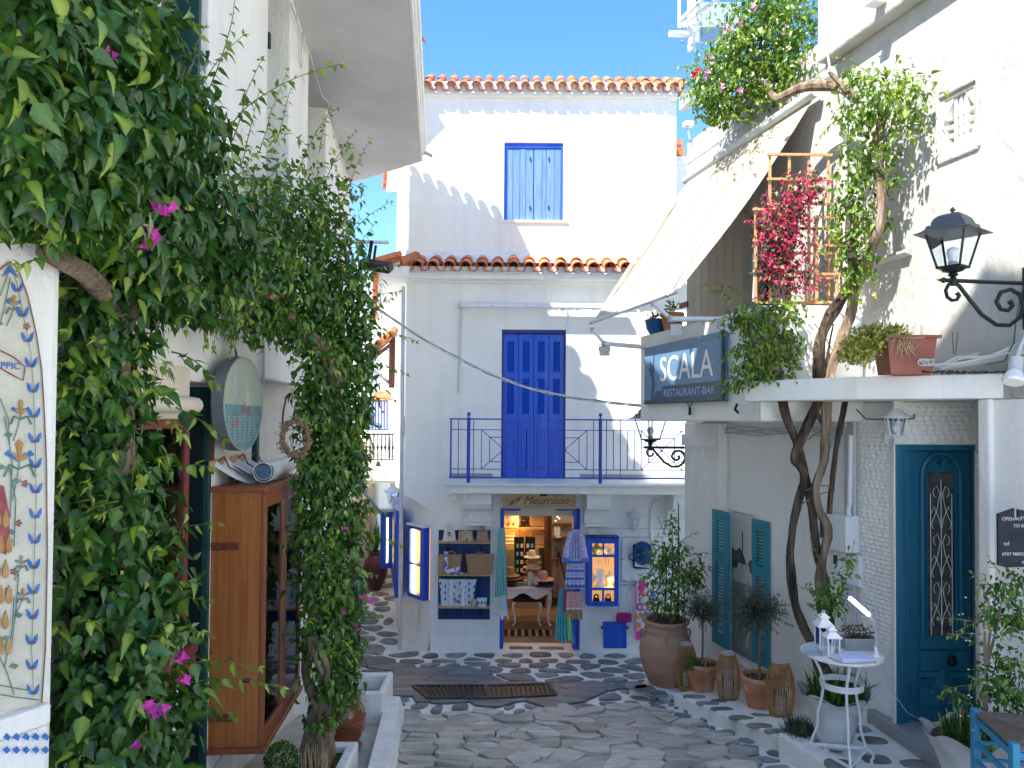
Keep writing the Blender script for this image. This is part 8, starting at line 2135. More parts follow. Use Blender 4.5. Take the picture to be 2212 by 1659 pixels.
d4, f4 = cloth_hang('beach_wrap', 'aqua and turquoise beach wrap bunched low at the right of the shop door', 'cloth', CF, r_[0], r_[2], r_[1]+.05, r_[3], -.31, 'aqua_cloth', topw=.4, folds=6, depth=.06, slant=.02, hem=.05)
obj('towel_edge', MB(CF).box((r_[2]-.07,-.40,r_[1]+.08),(r_[2]-.045,-.37,r_[1]+.45)), 'lime', d4, bev=.006)
r_ = CF.rect(1070, 1140, 1096, 1290, -.15)
d5, f5 = cloth_hang('scarf', 'long sea green striped scarf hanging at the left of the shop door', 'scarf', CF, r_[0], r_[2], r_[1], r_[3], -.15, 'sea_cloth', topw=.45, folds=4, depth=.04)
vstripes(d5, f5, [.08,.2,.32,.44,.56,.68,.8,.92], CF, 'white_cloth', w_=.018)
r_ = CF.rect(1074, 1286, 1099, 1334, -.17)
d6, f6 = cloth_hang('towel', 'pale mint towel with cream fringe below the sea green scarf', 'towel', CF, r_[0], r_[2], r_[1], r_[3], -.17, 'bag_print', topw=.4, folds=3, depth=.04, hem=.03)
bands(d6, f6, [(.0,.3)], CF, 'white_cloth', name='fringe')
for i_, (px, py, lab) in enumerate(((985,1068,'white security spotlight under the left end of the balcony, pointing left'),(1004,1068,'white security spotlight under the balcony in front of the left corbel'))):
    c = Pw(CF, px, py, -.6); t = thing('spotlight', lab, 'spotlight', CF.w(*c))
    obj('lamp_head', MB(CF).lathe([(0,0),(.02,0),(.045,-.05),(.05,-.07),(0,-.075)], c, 12), 'white_paint', t, smooth=50)
    obj('neck', MB(CF).tube([c, (c[0]+.01,c[1]+.01,bz-.15)], .010, 6), 'white_paint', t)
c = Pw(CF, 1018, 1118, -.30); t = thing('lamp_holder', 'small white bulb holder on the left corbel', 'lamp', CF.w(*c)); obj('holder', MB(CF).tube([c,(c[0],c[1],c[2]+.07)], .022, 8), 'white_paint', t); obj('bulb', MB(CF).lathe([(0,-.05),(.03,-.03),(.03,-.01),(0,0)], c, 10), 'bulb', t, smooth=60)
# ---- inside of the shop
room = MB()
rx0, rx1, ry0, ry1, rz1 = sx0-.9, sx1+1.2, 11.28, 14.6, 2.55
inr = thing('shop_room', 'dim shop room behind the open doorway, with wooden floor and warm shelves', 'room', (0, 12.5, 0), kind='structure')
if 'category' in inr: del inr['category']
if 'label' in inr: del inr['label']
obj('back_wall', MB().box((rx0,ry1,-.1),(rx1,ry1+.1,rz1)), 'room_wall', inr)
obj('side_wall', MB().box((rx0-.1,ry0,-.1),(rx0,ry1,rz1)), 'room_wall', inr)
obj('side_wall', MB().box((rx1,ry0,-.1),(rx1+.1,ry1,rz1)), 'room_wall', inr)
obj('ceiling', MB().box((rx0,ry0,rz1),(rx1,ry1,rz1+.1)), 'room_wall', inr)
k = 0; y = 11.1
while y < ry1:
    obj('floor_board', MB().box((rx0,y+.003,-.05),(rx1,y+.117,.018+(k%3)*.0006)), 'floorboard', inr); y += .12; k += 1
rg = thing('rug', 'narrow black and white woven rug on the shop floor', 'rug', (0, 11.7, .02))
ra_ = hit(1090,1372,.03); rb2 = hit(1192,1360,.03)
for i in range(34):
    x0q = ra_[0]+(rb2[0]-ra_[0])*i/34; x1q = ra_[0]+(rb2[0]-ra_[0])*(i+.94)/34
    obj('woven_strip', MB().box((x0q,ra_[1],.02),(x1q,rb2[1]-.0,.028)), M_['black_cloth' if (i*7)%5 in (0,2,3) else 'beige_cloth'], rg)
tA = hit(1180, 1356, .02); tY = tA[1]
ta0, ta1 = at(1092, 1276, tY).x-.15, at(1188, 1276, tY).x; tzt = at(1140, 1268, tY).z
tbl = thing('table', 'white painted side table with curved legs loaded with hats and slippers inside the shop', 'table', ((ta0+ta1)/2, tY+.25, .02))
obj('tabletop', MB().box((ta0-.05,tY-.05,tzt-.03),(ta1+.05,tY+.55,tzt)), 'white_paint', tbl, bev=.008)
ap = [(ta0,tY,tzt-.03)]+[(ta0+(ta1-ta0)*u, tY, tzt-.15+.05*math.cos(u*4*math.pi)) for u in np.linspace(0,1,17)]+[(ta1,tY,tzt-.03)]
obj('apron', MB().prism(ap, (0,.02,0)), 'white_paint', tbl)
def cab_leg(t, x, y, z1, s2, h, r=.03, matn='white_paint'):
    obj('leg', MB().tube([(x,y,z1),(x+s2*.035,y-.01,z1-h*.12),(x+s2*.03,y,z1-h*.4),(x-s2*.005,y,z1-h*.72),(x+s2*.015,y,z1-h*.93),(x+s2*.045,y-.01,z1-h)], [r*1.1,r*1.25,r*.9,r*.6,r*.6,r*.8], 8), M_[matn], t, smooth=60)
for (x, s2) in ((ta0+.03,-1),(ta1-.03,1)):
    for yy in (tY+.03, tY+.5): cab_leg(tbl, x, yy, tzt-.04, s2, tzt-.04-.045)
stl = thing('stool', 'dark cushioned stool with white curved legs under the shop table', 'stool', (at(1138,1300,tY+.2).x, tY+.2, .02))
sxm = at(1138,1300,tY+.1).x; zst = at(1138,1290,tY+.1).z
obj('seat', MB().box((sxm-.24,tY+.0,zst-.06),(sxm+.24,tY+.4,zst)), 'black_cloth', stl, bev=.02)
for (x, s2) in ((sxm-.19,-1),(sxm+.19,1)):
    for yy in (tY+.03, tY+.36): cab_leg(stl, x, yy, zst-.05, s2, zst-.05-.045, r=.02)
def hat(lab, c, r, h, matn, tilt=0):
    t = thing('sun_hat', lab, 'hat', tuple(c), group='hats on the shop table')
    mb = MB().lathe([(0,h),(r*.35,h*.97),(r*.45,h*.7),(r*.5,h*.12),(r*.75,h*.06),(r,0),(r,-.008),(r*.5,h*.03),(0,h*.03)], tuple(c), 24)
    obj('straw', mb, M_[matn], t, smooth=60)
hx = lambda px: at(px, 1250, tY+.15).x
for k in range(6): hat('beige straw hat number-less stack'.replace('number-less ', '')+' on the shop table, layer %s from the bottom' % ['one','two','three','four','five','six'][k], (hx(1150)+.01*math.sin(k*2), tY+.25, tzt+.02+k*.085), .17-.006*k, .11, 'cream_bust' if k % 2 else 'straw_bag')
hat('dusty pink wide hat at the right of the shop table', (hx(1172), tY+.15, tzt+.10), .19, .13, 'blush_cloth')
hat('navy wide hat under the pink hat on the shop table', (hx(1176), tY+.12, tzt+.03), .22, .08, 'hat_dark')
hat('sand coloured hat at the left end of the shop table', (hx(1103), tY+.15, tzt+.16), .15, .14, 'straw_bag')
for k in range(3): hat('dark brown folded hat under the sand hat, layer %s' % ['one','two','three'][k], (hx(1106), tY+.15, tzt+.02+k*.05), .20, .05, 'brown_wood')
def slipper(px, lab, h):
    p = at(px, 1266, tY+.02); t = thing('slipper', lab, 'slipper', tuple(p))
    P = [(p.x+math.cos(a)*.042*(1+.12*math.sin(a)), tY+.0, tzt+h/2+math.sin(a)*h/2) for a in np.linspace(0,2*math.pi,16,endpoint=False)]
    obj('sole', MB().prism(P, (0,.03,.0)), 'slipper', t, bev=.004)
    for q in (.3,.5,.7): obj('stitching', MB().bar((p.x-.02,tY-.003,tzt+h*q),(p.x+.02,tY-.003,tzt+h*q),.006,.003), 'grey_paint', t)
slipper(1145, 'taller pale grey slipper standing on the front of the shop table', .25)
slipper(1158, 'shorter pale grey slipper standing on the front of the shop table', .17)
bk = thing('basket', 'low white wire basket on the front edge of the shop table', 'basket', (hx(1130), tY, tzt))
for k in range(12): obj('wire', MB().bar((hx(1115)+k*.028,tY-.02,tzt),(hx(1115)+k*.028,tY-.02,tzt+.08),.006), 'white_metal', bk)
for z in (.01,.08): obj('wire', MB().bar((hx(1115),tY-.02,tzt+z),(hx(1115)+.31,tY-.02,tzt+z),.007), 'white_metal', bk)
sY = 13.4
s0_, s1_ = at(1078, 1150, sY).x-.1, at(1176, 1150, sY).x
su = thing('shelving', 'warmly lit wooden shelving with jewellery stands on the left of the shop room', 'shelving', ((s0_+s1_)/2, sY, .0))
obj('back', MB().box((s0_,sY+.32,.6),(s1_,sY+.34,rz1-.01)), 'shelf_back', su)
zsv = [at(1120, y_, sY).z for y_ in (1110, 1140, 1180)]
for z in zsv: obj('shelf', MB().box((s0_,sY,z-.03),(s1_,sY+.32,z)), 'pine', su, bev=.003)
obj('divider', MB().box((at(1121,1150,sY).x,sY+.02,zsv[2]),(at(1121,1150,sY).x+.03,sY+.31,rz1-.05)), 'brown_wood', su)
obj('upright', MB().box((s1_,sY,.02),(s1_+.05,sY+.33,rz1-.01)), 'brown_wood', su)
for i_, z in enumerate(zsv[:2]):
    obj('led_strip', MB().box((s0_+.05,sY+.27,z-.045),(s1_-.35,sY+.30,z-.031)), 'glow_warm', su)
obj('led_strip', MB().box((s0_+.05,sY+.27,rz1-.04),(s1_-.35,sY+.30,rz1-.02)), 'glow_warm', su)
obj('counter', MB().box((s0_,sY-.05,.02),(s1_-.1,sY+.3,zsv[2]-.04)), 'room_wall', su)
bx3 = lambda px, Y=None: at(px, 1150, Y or sY+.12).x
for (px, i_, h, mn, kd, lab) in ((1090,1,.20,'cream_bust','bust','smallest cream necklace bust on the lit shop shelf'),(1103,1,.26,'cream_bust','bust','larger cream necklace bust on the lit shop shelf'),(1117,1,.26,'cream_bust','slab','cream slab necklace stand on the lit shop shelf'),
    (1131,1,.28,'black_cloth','bust','left black necklace bust on the lit shop shelf'),(1145,1,.27,'black_cloth','bust','right black necklace bust on the lit shop shelf'),(1090,0,.16,'cream_bust','bust','cream bust at the left of the top shop shelf'),(1108,0,.17,'cream_bust','bust','cream bust at the right of the top shop shelf'),(1135,0,.15,'black_cloth','bust','black bust on the top shop shelf')):
    bust('necklace_stand', lab, (bx3(px), sY+.12, zsv[i_]), h, mn, kd, s=1.1 if kd == 'bust' else .9)
for (px, i_, lab) in ((1163,1,'woven clutch on the upper right of the shop shelving'),(1163,2,'beige patterned clutch on the lower right of the shop shelving')):
    x = bx3(px); t = thing('clutch_bag', lab, 'handbag', (x, sY+.1, zsv[i_]))
    obj('body', MB().box((x-.16,sY+.05,zsv[i_]+.005),(x+.16,sY+.13,zsv[i_]+.24)), 'straw_bag', t, bev=.03)
    obj('zip', MB().bar((x-.12,sY+.045,zsv[i_]+.21),(x+.12,sY+.045,zsv[i_]+.21),.008), 'brown_wood', t)
pr2 = thing('pearl_rack', 'stepped rack of shining pearl bracelets on the lit counter', 'jewellery display', (bx3(1100), sY+.1, zsv[2]))
for rwk in range(4):
    z = zsv[2]+.04+.065*(3-rwk)
    obj('bracelet_roll', MB().tube([(bx3(1092),sY+.05+rwk*-.01,z),(bx3(1112),sY+.05+rwk*-.01,z)], .025, 8), 'cream_bust', pr2, smooth=60)
ez = thing('display_stand', 'black fabric folding stand with earring cards in the middle of the shop', 'display stand', (at(1135,1240,12.9).x, 12.9, .9))
for k, px in enumerate((1122, 1144)):
    a, b = at(px-11, 1245, 12.9), at(px+11, 1160, 12.9)
    obj('panel', MB().obox(((a.x+b.x)/2,12.9+.03*k,(a.z+b.z)/2), ((b.x-a.x)/2,.02*(1-2*k),0), (0,.012,0), (.012*(k*2-1),0,(b.z-a.z)/2)), 'black_cloth', ez)
    for j in range(8): obj('card', MB().box((a.x+.03+(j%2)*.075,12.86,a.z+.08+(j//2)*.14),(a.x+.075+(j%2)*.075,12.865,a.z+.15+(j//2)*.14)), M_['cream_bust' if (j+k)%2 else 'sea_cloth'], ez)
mr = thing('wall_shelf', 'grey wooden cupboard with framed cards on the right of the shop room', 'cupboard', (at(1212,1200,13.0).x, 13.0, .8))
a, b = at(1192, 1270, 13.0), at(1236, 1090, 13.0)
obj('back', MB().box((a.x,13.05,a.z),(b.x,13.08,rz1-.02)), 'room_wall', mr)
for z_ in (at(1200,1130,13).z, at(1200,1160,13).z, at(1200,1205,13).z): obj('shelf', MB().box((a.x,12.9,z_-.02),(b.x,13.05,z_)), 'brown_wood', mr)
for (p1q, p2q, mn) in (((1197,1157),(1210,1137),'white_cloth'),((1197,1200),(1214,1165),'photo_dark'),((1200,1165),(1212,1158),'paper')):
    c0q, c1q = at(*p1q, 12.95), at(*p2q, 12.95); obj('framed_card', MB().box((c0q.x,12.95,c0q.z),(c1q.x,12.96,c1q.z)), M_[mn], mr)
for (px, py) in ((1198,1095),(1203,1103),(1207,1110),(1204,1116),(1208,1120),(1200,1125),(1196,1099)):
    c = at(px, py, 12.7); t = None
    obj('fairy_light', MB().lathe([(0,-.010),(.010,0),(0,.010)], tuple(c), 6), 'glow_white', mr)
r_ = CF.rect(1196, 1225, 1216, 1290, 1.0)
hb2, _ = cloth_hang('dress', 'blush cloth hanging on a dark strap deep in the shop, right side', 'cloth', CF, r_[0], r_[2], r_[1], r_[3], 1.0, 'blush_cloth', topw=.3, folds=4, depth=.06)
obj('strap', MB(CF).tube([((r_[0]+r_[2])/2-.03,1.0,r_[3]-.02),((r_[0]+r_[2])/2,1.0,r_[3]+.25),((r_[0]+r_[2])/2+.12,1.0,r_[3]-.25)], .012, 5), 'black_cloth', hb2)
for (p, e, c) in (((s0_+.5, sY-.25, rz1-.25), 9, (1,.60,.25)), ((at(1215,1100,12.2).x, 12.2, 2.2), 3.0, (1,.85,.65)), ((s0_+.45, sY+.02, (zsv[0]+zsv[1])/2+.02), 1.6, (1,.50,.14)), ((s0_+.45, sY+.02, (zsv[1]+zsv[2])/2+.05), 1.6, (1,.50,.14))):
    li = bpy.data.lights.new('shop_lamp', 'POINT'); li.energy = e*1.5; li.color = c; li.shadow_soft_size = .12
    lo = bpy.data.objects.new('shop_lamp', li); lo.location = p; COL.objects.link(lo); lo.parent = inr; lo.matrix_parent_inverse = wm(inr).inverted()
cbm = thing('overhead_cable', 'bundle of pale twisted cables sagging across the shop front to the restaurant balcony', 'cable', tuple(at(790,650,7.5)))
for k in range(4):
    P = []
    for i in range(19):
        u = i/18; px = 790+(1384-790)*u
        py = 650+(876-650)*(1.0*u) + 62*math.sin(math.pi*u)*.9 + 2.5*math.sin(u*24+k*1.6)
        P.append(at(px, py, 7.4+1.3*u))
    obj('strand', MB().tube(P, .0062, 5), M_['cable' if k != 2 else 'cable_dark'], cbm, smooth=60)
# == ALLEY AND THE HOUSES BEYOND
bh = thing('house', 'distant white house with roof terraces seen over the alley left of the shop house', 'house', (-4.5, 20, 0))
def bb(px0, py0, px1, py1, Y, d, matn, name='wall', par=None):
    a, b = at(px0, py1, Y), at(px1, py0, Y)
    return obj(name, MB().box((a.x, Y, a.z), (b.x, Y+d, b.z)), M_[matn], par or bh)
bb(600, 690, 848, 1500, 24, 3, 'distant_white'); bb(700, 625, 826, 700, 26, 3, 'distant_white', 'upper_storey')
bb(770, 600, 845, 640, 25, 2, 'distant_white', 'upper_storey'); bb(640, 780, 800, 900, 22, 1.5, 'distant_white', 'lower_storey')
t0 = MB()
for k in range(9):
    a = at(768+k*9, 640, 24.5); b = at(768+k*9, 570, 24.5); t0.bar(a, b, .05)
t0.bar(at(768,570,24.5), at(845,570,24.5), .06); obj('terrace_railing', t0, 'white_metal', bh)
bb(770, 576, 845, 636, 24.7, .03, 'pale_sheet', 'sail_cloth')
bb(788, 875, 830, 925, 19, .1, 'distant_blue', 'blue_board')
for k, (a, b) in enumerate(((800,862),)):
    obj('tile_hood', MB().prism([at(a,868,21), at(b,868,21), at(b-8,852,21.6), at(a+8,852,21.6)], (0,.1,.1)), 'roof_tile', bh)
ah = thing('house', 'cream walled house along the left side of the narrow alley, mostly behind the vine', 'house', (-3.2, 14, 0))
obj('wall', MB().add([(-3.0,10.7,-.1),(-4.0,10.7,-.1),(-4.6,22,-.1),(-3.55,22,-.1),(-3.0,10.7,2.9),(-4.0,10.7,2.9),(-4.6,22,2.9),(-3.55,22,2.9)],[(0,3,2,1),(4,5,6,7),(0,1,5,4),(1,2,6,5),(2,3,7,6),(3,0,4,7)]), 'plaster_cream', ah)
by = 15.2
br = thing('footbridge', 'white bridge across the alley with a dark iron railing and a small spotlight beneath', 'bridge', (at(800,1040,by).x, by, 0))
a, b = at(690, 1038, by), at(853, 1000, by)
obj('deck', MB().box((a.x,by,a.z),(b.x+.2,by+1.2,b.z+.02)), 'plaster', br, bev=.01)
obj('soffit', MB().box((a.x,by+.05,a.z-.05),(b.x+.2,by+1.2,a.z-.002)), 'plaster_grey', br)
rl = MB().bar(at(700,938,by), at(851,938,by), .03).bar(at(700,993,by), at(851,993,by), .025); obj('railing', rl, 'black_iron', br)
for k in range(14):
    px = 742+k*8.2; p, q = at(px,996,by), at(px,938,by)
    obj('baluster', MB().tube([p, p*.6+q*.4, p*.5+q*.5, p*.4+q*.6, q], [.010,.010,.028,.010,.010], 6), 'black_iron', br)
rl = MB().bar(at(765,866,by+2), at(838,866,by+2), .03).bar(at(765,928,by+2), at(838,928,by+2), .025)
tr_ = thing('terrace_railing', 'dark blue railing of the upper terrace beyond the alley bridge', 'railing', tuple(at(800,928,by+2)))
obj('rail', rl, 'blue_dark', tr_)
for k in range(12): obj('baluster', MB().bar(at(768+k*6.2,928,by+2), at(768+k*6.2,866,by+2), .022), 'blue_dark', tr_)
bb(740, 930, 838, 1000, by+2.2, .4, 'plaster', 'terrace', br)
sp = at(817, 1001, by-.1); obj('spotlight', MB().lathe([(0,-.06),(.06,-.06),(.03,.04),(0,.05)], tuple(sp-Vector((0,0,.0))), 8), 'rubber', br)
pg = thing('pergola', 'brown wooden porch frame with tiled edge on the alley wall of the shop house', 'pergola', tuple(at(848,830,13.2)))
obj('post', MB().bar(at(848,720,13.2), at(846,838,13.2), .10), 'brown_wood', pg)
obj('beam', MB().bar(at(850,718,13.2), at(790,770,12.6), .12), 'brown_wood', pg)
obj('beam', MB().bar(at(850,740,13.2), at(800,778,12.7), .05), 'brown_wood', pg)
obj('brace', MB().bar(at(800,795,13.0), at(850,835,13.3), .05), 'grey_paint', pg)
for k in range(5): obj('roof_tile', MB().tube([at(852-k*11,712+k*9,13.0), at(846-k*11,722+k*9,12.8)], .07, 6), 'roof_tile_dark', pg)
ju = hit(803, 1282, .0)
dj = pot('glazed_jar', 'very large dark red glazed jar standing in the alley beside the blue cabinets', 'jar', (ju[0], ju[1]+.35, 0), hollow([(0,0),(.12,0),(.15,.08),(.235,.30),(.25,.42),(.21,.58),(.14,.67),(.13,.70),(.15,.74),(.145,.76)], .03), 'glazed_dark', .70, .1, n=28)
jl = thing('agave', 'spiky leaves standing in the dark red jar', 'plant', (ju[0], ju[1]+.35, .70)); L = Leaves(); n = 40
D = unit(rng.normal(size=(n,3))*[1,1,.2]); L.add(np.tile([[ju[0],ju[1]+.35,.72]],(n,1)), D*.6+[0,0,1], D, .3+.3*rng.random(n), .3+.2*rng.normal(size=n)); plant(jl, L, 'blade', M_['leaf_b'], None, 0)
obj('stem', MB().tube([at(800,1190,ju[1]+.35), at(802,1130,ju[1]+.3), at(798,1085,ju[1]+.3)], .02, 5), 'twig', jl)
cA0 = at(790, 1270, 12.6)
ch = thing('chair', 'small bright blue wooden chair in the alley in front of the dark red jar', 'chair', (cA0.x-.1, 12.6, 0))
cx9, cy9 = cA0.x-.05, 12.5
for (x, y, h) in ((0,0,.86),(0,-.36,.86),(-.38,0,.44),(-.38,-.36,.44)): obj('leg', MB().bar((cx9+x,cy9+y,0),(cx9+x,cy9+y,h),.045), 'blue_rail', ch, bev=.004)
obj('seat', MB().box((cx9-.42,cy9-.40,.42),(cx9+.02,cy9+.03,.46)), 'straw', ch, bev=.01)
for z in (.58,.70,.80): obj('backrest_slat', MB().bar((cx9,cy9,z),(cx9,cy9-.36,z),.02,.05), 'blue_rail', ch)
for z in (.2,.3): obj('rung', MB().bar((cx9,cy9-.36,z),(cx9-.38,cy9-.36,z),.02), 'blue_rail', ch)
def sdx(px, y): return GS.p(px, 1150, y)[0]
q = GS.rect(828, 1106, 850, 1228, -.42)
bc = thing('display_cabinet', 'blue cabinet with a glowing slit projecting into the alley from the shop house side wall', 'display cabinet', GS.w((q[0]+q[2])/2, -.2, q[1]))
yb_ = -.32; xk0 = -.9; _a = GS.w(xk0, -.2, 0); q = (0, at(840,1228,_a.y).z, 0, at(840,1106,_a.y).z)
obj('case', MB(GS).box((xk0-.5,yb_,q[1]),(xk0,-.002,q[3])), 'blue', bc, bev=.006)
obj('light_strip', MB(GS).box((xk0+.001,yb_+.10,q[1]+.1),(xk0+.008,yb_+.12,q[3]-.1)), 'glow_strip', bc)
obj('top_moulding', MB(GS).box((xk0-.5,yb_-.03,q[3]+.002),(xk0+.03,-.002,q[3]+.06)), 'whitewash_kerb', bc, bev=.01)
dl2 = thing('open_shutter', 'tall blue shutter folded back on the alley wall beside the house corner', 'shutter', GS.w(GS.p(858,1200,-.02)[0], 0, .7))
q2 = GS.rect(852, 1082, 864, 1262, -.05)
obj('leaf', MB(GS).box((q2[0],-.12,q2[1]),(q2[2],-.002,q2[3])), 'blue', dl2, bev=.004)
obj('panel', MB(GS).box((q2[0]+.1,-.128,q2[1]+.15),(q2[2]-.1,-.121,q2[3]-.2)), 'blue_dark', dl2)
aw = thing('parasol_pole', 'grey tilted pole with a white cloth roll leaning over the alley', 'pole', tuple(at(780,1040,12.0)))
obj('pole', MB().tube([at(745,1010,11.6), at(822,1108,12.4)], .03, 8), 'grey_paint', aw)
obj('roll', MB().tube([at(750,1012,11.6), at(790,1062,12.0)], .06, 8), 'pipe_grey', aw, smooth=60)
rb5 = thing('house', 'white house with orange tiled eaves glimpsed in the gap right of the shop house', 'house', (3.2, 13, 0))
bb(1452, 352, 1500, 640, 14, 2, 'distant_white', 'wall', rb5)
bb(1452, 318, 1478, 336, 13.9, 1, 'roof_tile', 'tile_edge', rb5); bb(1452, 300, 1474, 312, 14.1, 1, 'roof_tile', 'tile_edge', rb5); bb(1452, 338, 1490, 350, 13.8, 1, 'plaster', 'cornice', rb5)
# == RIGHT SIDE PROPS
q = PC.rect(1391, 733, 1563, 872, -.06)
xA, xB = PC.p(1391, 815, -.06)[0], PC.p(1563, 790, -.06)[0]
zT, zB = PC.p(1563, 714, -.06)[1], PC.p(1563, 863, -.06)[1]
sg = thing('restaurant_sign', 'blue board reading SCALA RESTAURANT-BAR with a stair silhouette, on the balcony parapet', 'sign', PC.w((xA+xB)/2, -.05, zB))
SW, SH = xB-xA, zT-zB
obj('board', MB(PC).box((xA,-.055,zB),(xB,-.012,zT)), 'sign_blue', sg, bev=.003)
fr = MB(PC); fr.box((xB-.02,-.075,zB-.01),(xB+.02,-.0555,zT+.01)).box((xA-.01,-.06,zB-.012),(xB-.02,-.0,zB-.001))
obj('frame', fr, 'sign_green', sg)
S_ = lambda u, v, y=-.057: (xA+SW*u, y, zB+SH*v)
obj('printed_stairs', MB(PC).prism([S_(0,0),(S_(1,0)),(S_(1,.28)),(S_(.27,.275)),(S_(.27,.20)),(S_(.17,.20)),(S_(.17,.12)),(S_(.10,.12)),(S_(.10,.05)),(S_(0,.05))], (0,.003,0)), 'sign_navy', sg)
fig = [(.105,.12),(.115,.30),(.12,.42),(.095,.50),(.09,.56),(.07,.56),(.065,.60),(.085,.63),(.075,.66),(.085,.72),(.10,.74),(.11,.70),(.125,.66),(.135,.70),(.14,.80),(.138,.86),(.15,.87),(.155,.80),(.150,.70),(.152,.58),(.145,.48),(.155,.38),(.165,.30),(.15,.22),(.16,.12),(.175,.10),(.14,.10),(.135,.2),(.125,.12)]
obj('printed_figure', MB(PC).prism([S_(u, v) for u, v in fig], (0,.003,0)), 'sign_navy', sg)
text_mesh('lettering', 'SCALA', SH*.60, 'letter_white', tframe(PC, xA+SW*.56, -.0575, zB+SH*.36), sg, sx=1.02, depth=.0015)
text_mesh('lettering', 'RESTAURANT-BAR', SH*.175, 'letter_pale', tframe(PC, xA+SW*.60, -.0595, zB+SH*.095), sg, sx=1.18, depth=.001, off=.001)
hk = PC.p(1490, 878, -.03); obj('hook', MB(PC).tube([(hk[0]-.06,-.03,zB-.01),(hk[0],-.03,zB-.06),(hk[0]+.06,-.03,zB-.01)], .005, 5).box((hk[0]-.012,-.04,zB-.14),(hk[0]+.012,-.02,zB-.06)), 'black_iron', sg)
hk = PC.p(1592, 882, -.03); obj('wall_hook', MB(PC).tube([(hk[0]-.03,-.0,hk[1]-.04),(hk[0],-.05,hk[1]-.01),(hk[0]+.02,-.04,hk[1]+.04)], .012, 6), 'black_iron', rh, smooth=60)
an_ = thing('awning', 'long cream canvas awning with folding arms, stretched from the right house over its balcony', 'awning', tuple(at(1600,440,8)))
AO = Frame((3.33, 0, 0), (.25, -1))
fo = AO.p(1277, 708)[0]; no = AO.p(1462, 630)[0]; zo = AO.p(1462, 630)[1]
fi, zi = RW.p(1490, 388, -.05); ni = RW.p(1762, 205, -.05)[0]; zi = RW.p(1762, 205, -.05)[1]
P00, P10 = AO.w(fo,0,zo), AO.w(no,0,zo); P01, P11 = RW.w(fi,-.05,zi), RW.w(ni,-.05,zi)
def awf(u, v):
    p = (P00*(1-u)+P10*u)*(1-v) + (P01*(1-u)+P11*u)*v
    return p + Vector((0,0,-.085*math.sin(math.pi*v)*(1+.12*math.sin(u*26)) - .012*noise.noise(Vector((u*7,v*2.5,1))) - .010*math.sin(u*40+v*3)*(1-v)**2))
npan = 3
for i in range(npan):
    obj('canvas_panel', MB().sheet(lambda u, v, i=i: awf((i+u*.998)/npan, v), 24, 20, .004), 'canvas', an_, smooth=70)
for i in range(1, npan):
    obj('seam', MB().tube([awf(i/npan, v)+Vector((-.004,0,.006)) for v in np.linspace(0,1,12)], .006, 5), 'canvas', an_)
obj('front_bar', MB().tube([P00+Vector((-.01,.04,0)), P10+Vector((.0,-.06,0))], .026, 10), 'white_metal', an_, smooth=60)
obj('cassette', MB().tube([P01+Vector((-.03,.1,0)), P11+Vector((-.03,-.08,.0))], .05, 12), 'canvas_seam', an_, smooth=60)
obj('valance_roll', MB().tube([P01+Vector((-.02,.06,.03)), P11+Vector((-.02,-.04,.03))], .03, 8), 'canvas', an_, smooth=60)
def arm2(e0, elbow, wallpt):
    obj('upper_arm', MB().tube([e0, elbow], .020, 8), 'white_metal', an_, smooth=60)
    obj('lower_arm', MB().tube([elbow, wallpt], .026, 8), 'white_metal', an_, smooth=60)
    obj('elbow', MB().lathe([(0,-.035),(.032,-.03),(.032,.03),(0,.035)], tuple(elbow), 10), 'grey_paint', an_, smooth=60)
    obj('joint', MB().lathe([(0,-.03),(.028,-.026),(.028,.026),(0,.03)], tuple(e0), 10), 'grey_paint', an_, smooth=60)
arm2(at(1412,655,7.25), at(1449,689,7.1), PC.w(*Pw(PC,1560,690,0.0)))
arm2(at(1280,712,9.25), at(1305,742,9.0), PC.w(*Pw(PC,1393,750,-.0)))
obj('fabric_arm', MB().tube([at(1440,640,7.15), at(1560,455,7.5), at(1640,330,7.6)], .022, 8), 'grey_paint', an_, smooth=60)
obj('fabric_arm', MB().tube([at(1282,700,9.3), at(1385,540,9.2), at(1478,410,9.15)], .022, 8), 'white_metal', an_, smooth=60)
def flood(px, py, Y, lab, s_=1.0, tilt=.3):
    c = at(px, py, Y); t = thing('floodlight', lab, 'floodlight', tuple(c))
    obj('housing', MB().obox(c, (.055*s_,0,0), (0,.018*s_,.006), (0,-.01,.050*s_)), 'pipe_grey', t, bev=.004)
    for k in range(5): obj('cooling_fin', MB().obox(c+Vector(((k-2)*.02*s_,-.02*s_,0)), (.003,0,0), (0,.006,0), (0,0,.045*s_)), 'pipe_grey', t)
    obj('bracket', MB().tube([c+Vector((-.06*s_,0,0)), c+Vector((-.06*s_,0,.07*s_)), c+Vector((.06*s_,0,.07*s_)), c+Vector((.06*s_,0,0))], .005, 5), 'black_iron', t)
flood(1306, 758, 9.0, 'grey floodlight hanging from the far awning arm, left of the restaurant sign', 1.1)
flood(1460, 712, 7.1, 'grey floodlight hanging from the near awning arm above the restaurant sign', 1.0)
bp = PC.w(*Pw(PC, 1418, 722, .06)); bp = Vector((bp.x, bp.y, zpt))
t = pot('plant_pot', 'bright blue round pot with tiny succulents on the parapet above the restaurant sign', 'plant pot', tuple(bp), hollow([(0,0),(.08,0),(.115,.06),(.13,.15),(.135,.155),(.13,.16)], .012), 'pot_blue', .14, .11)
L = Leaves(); blob(L, (bp.x,bp.y,bp.z+.19), (.09,.08,.05), 130, .035, tone=(.5,.2), down=-.3); pt_ = thing('succulent_plant', 'tiny green succulents in the bright blue pot', 'plant', (bp.x,bp.y,bp.z+.15)); plant(pt_, L, 'jas', M_['leaf_b'], None, 0)
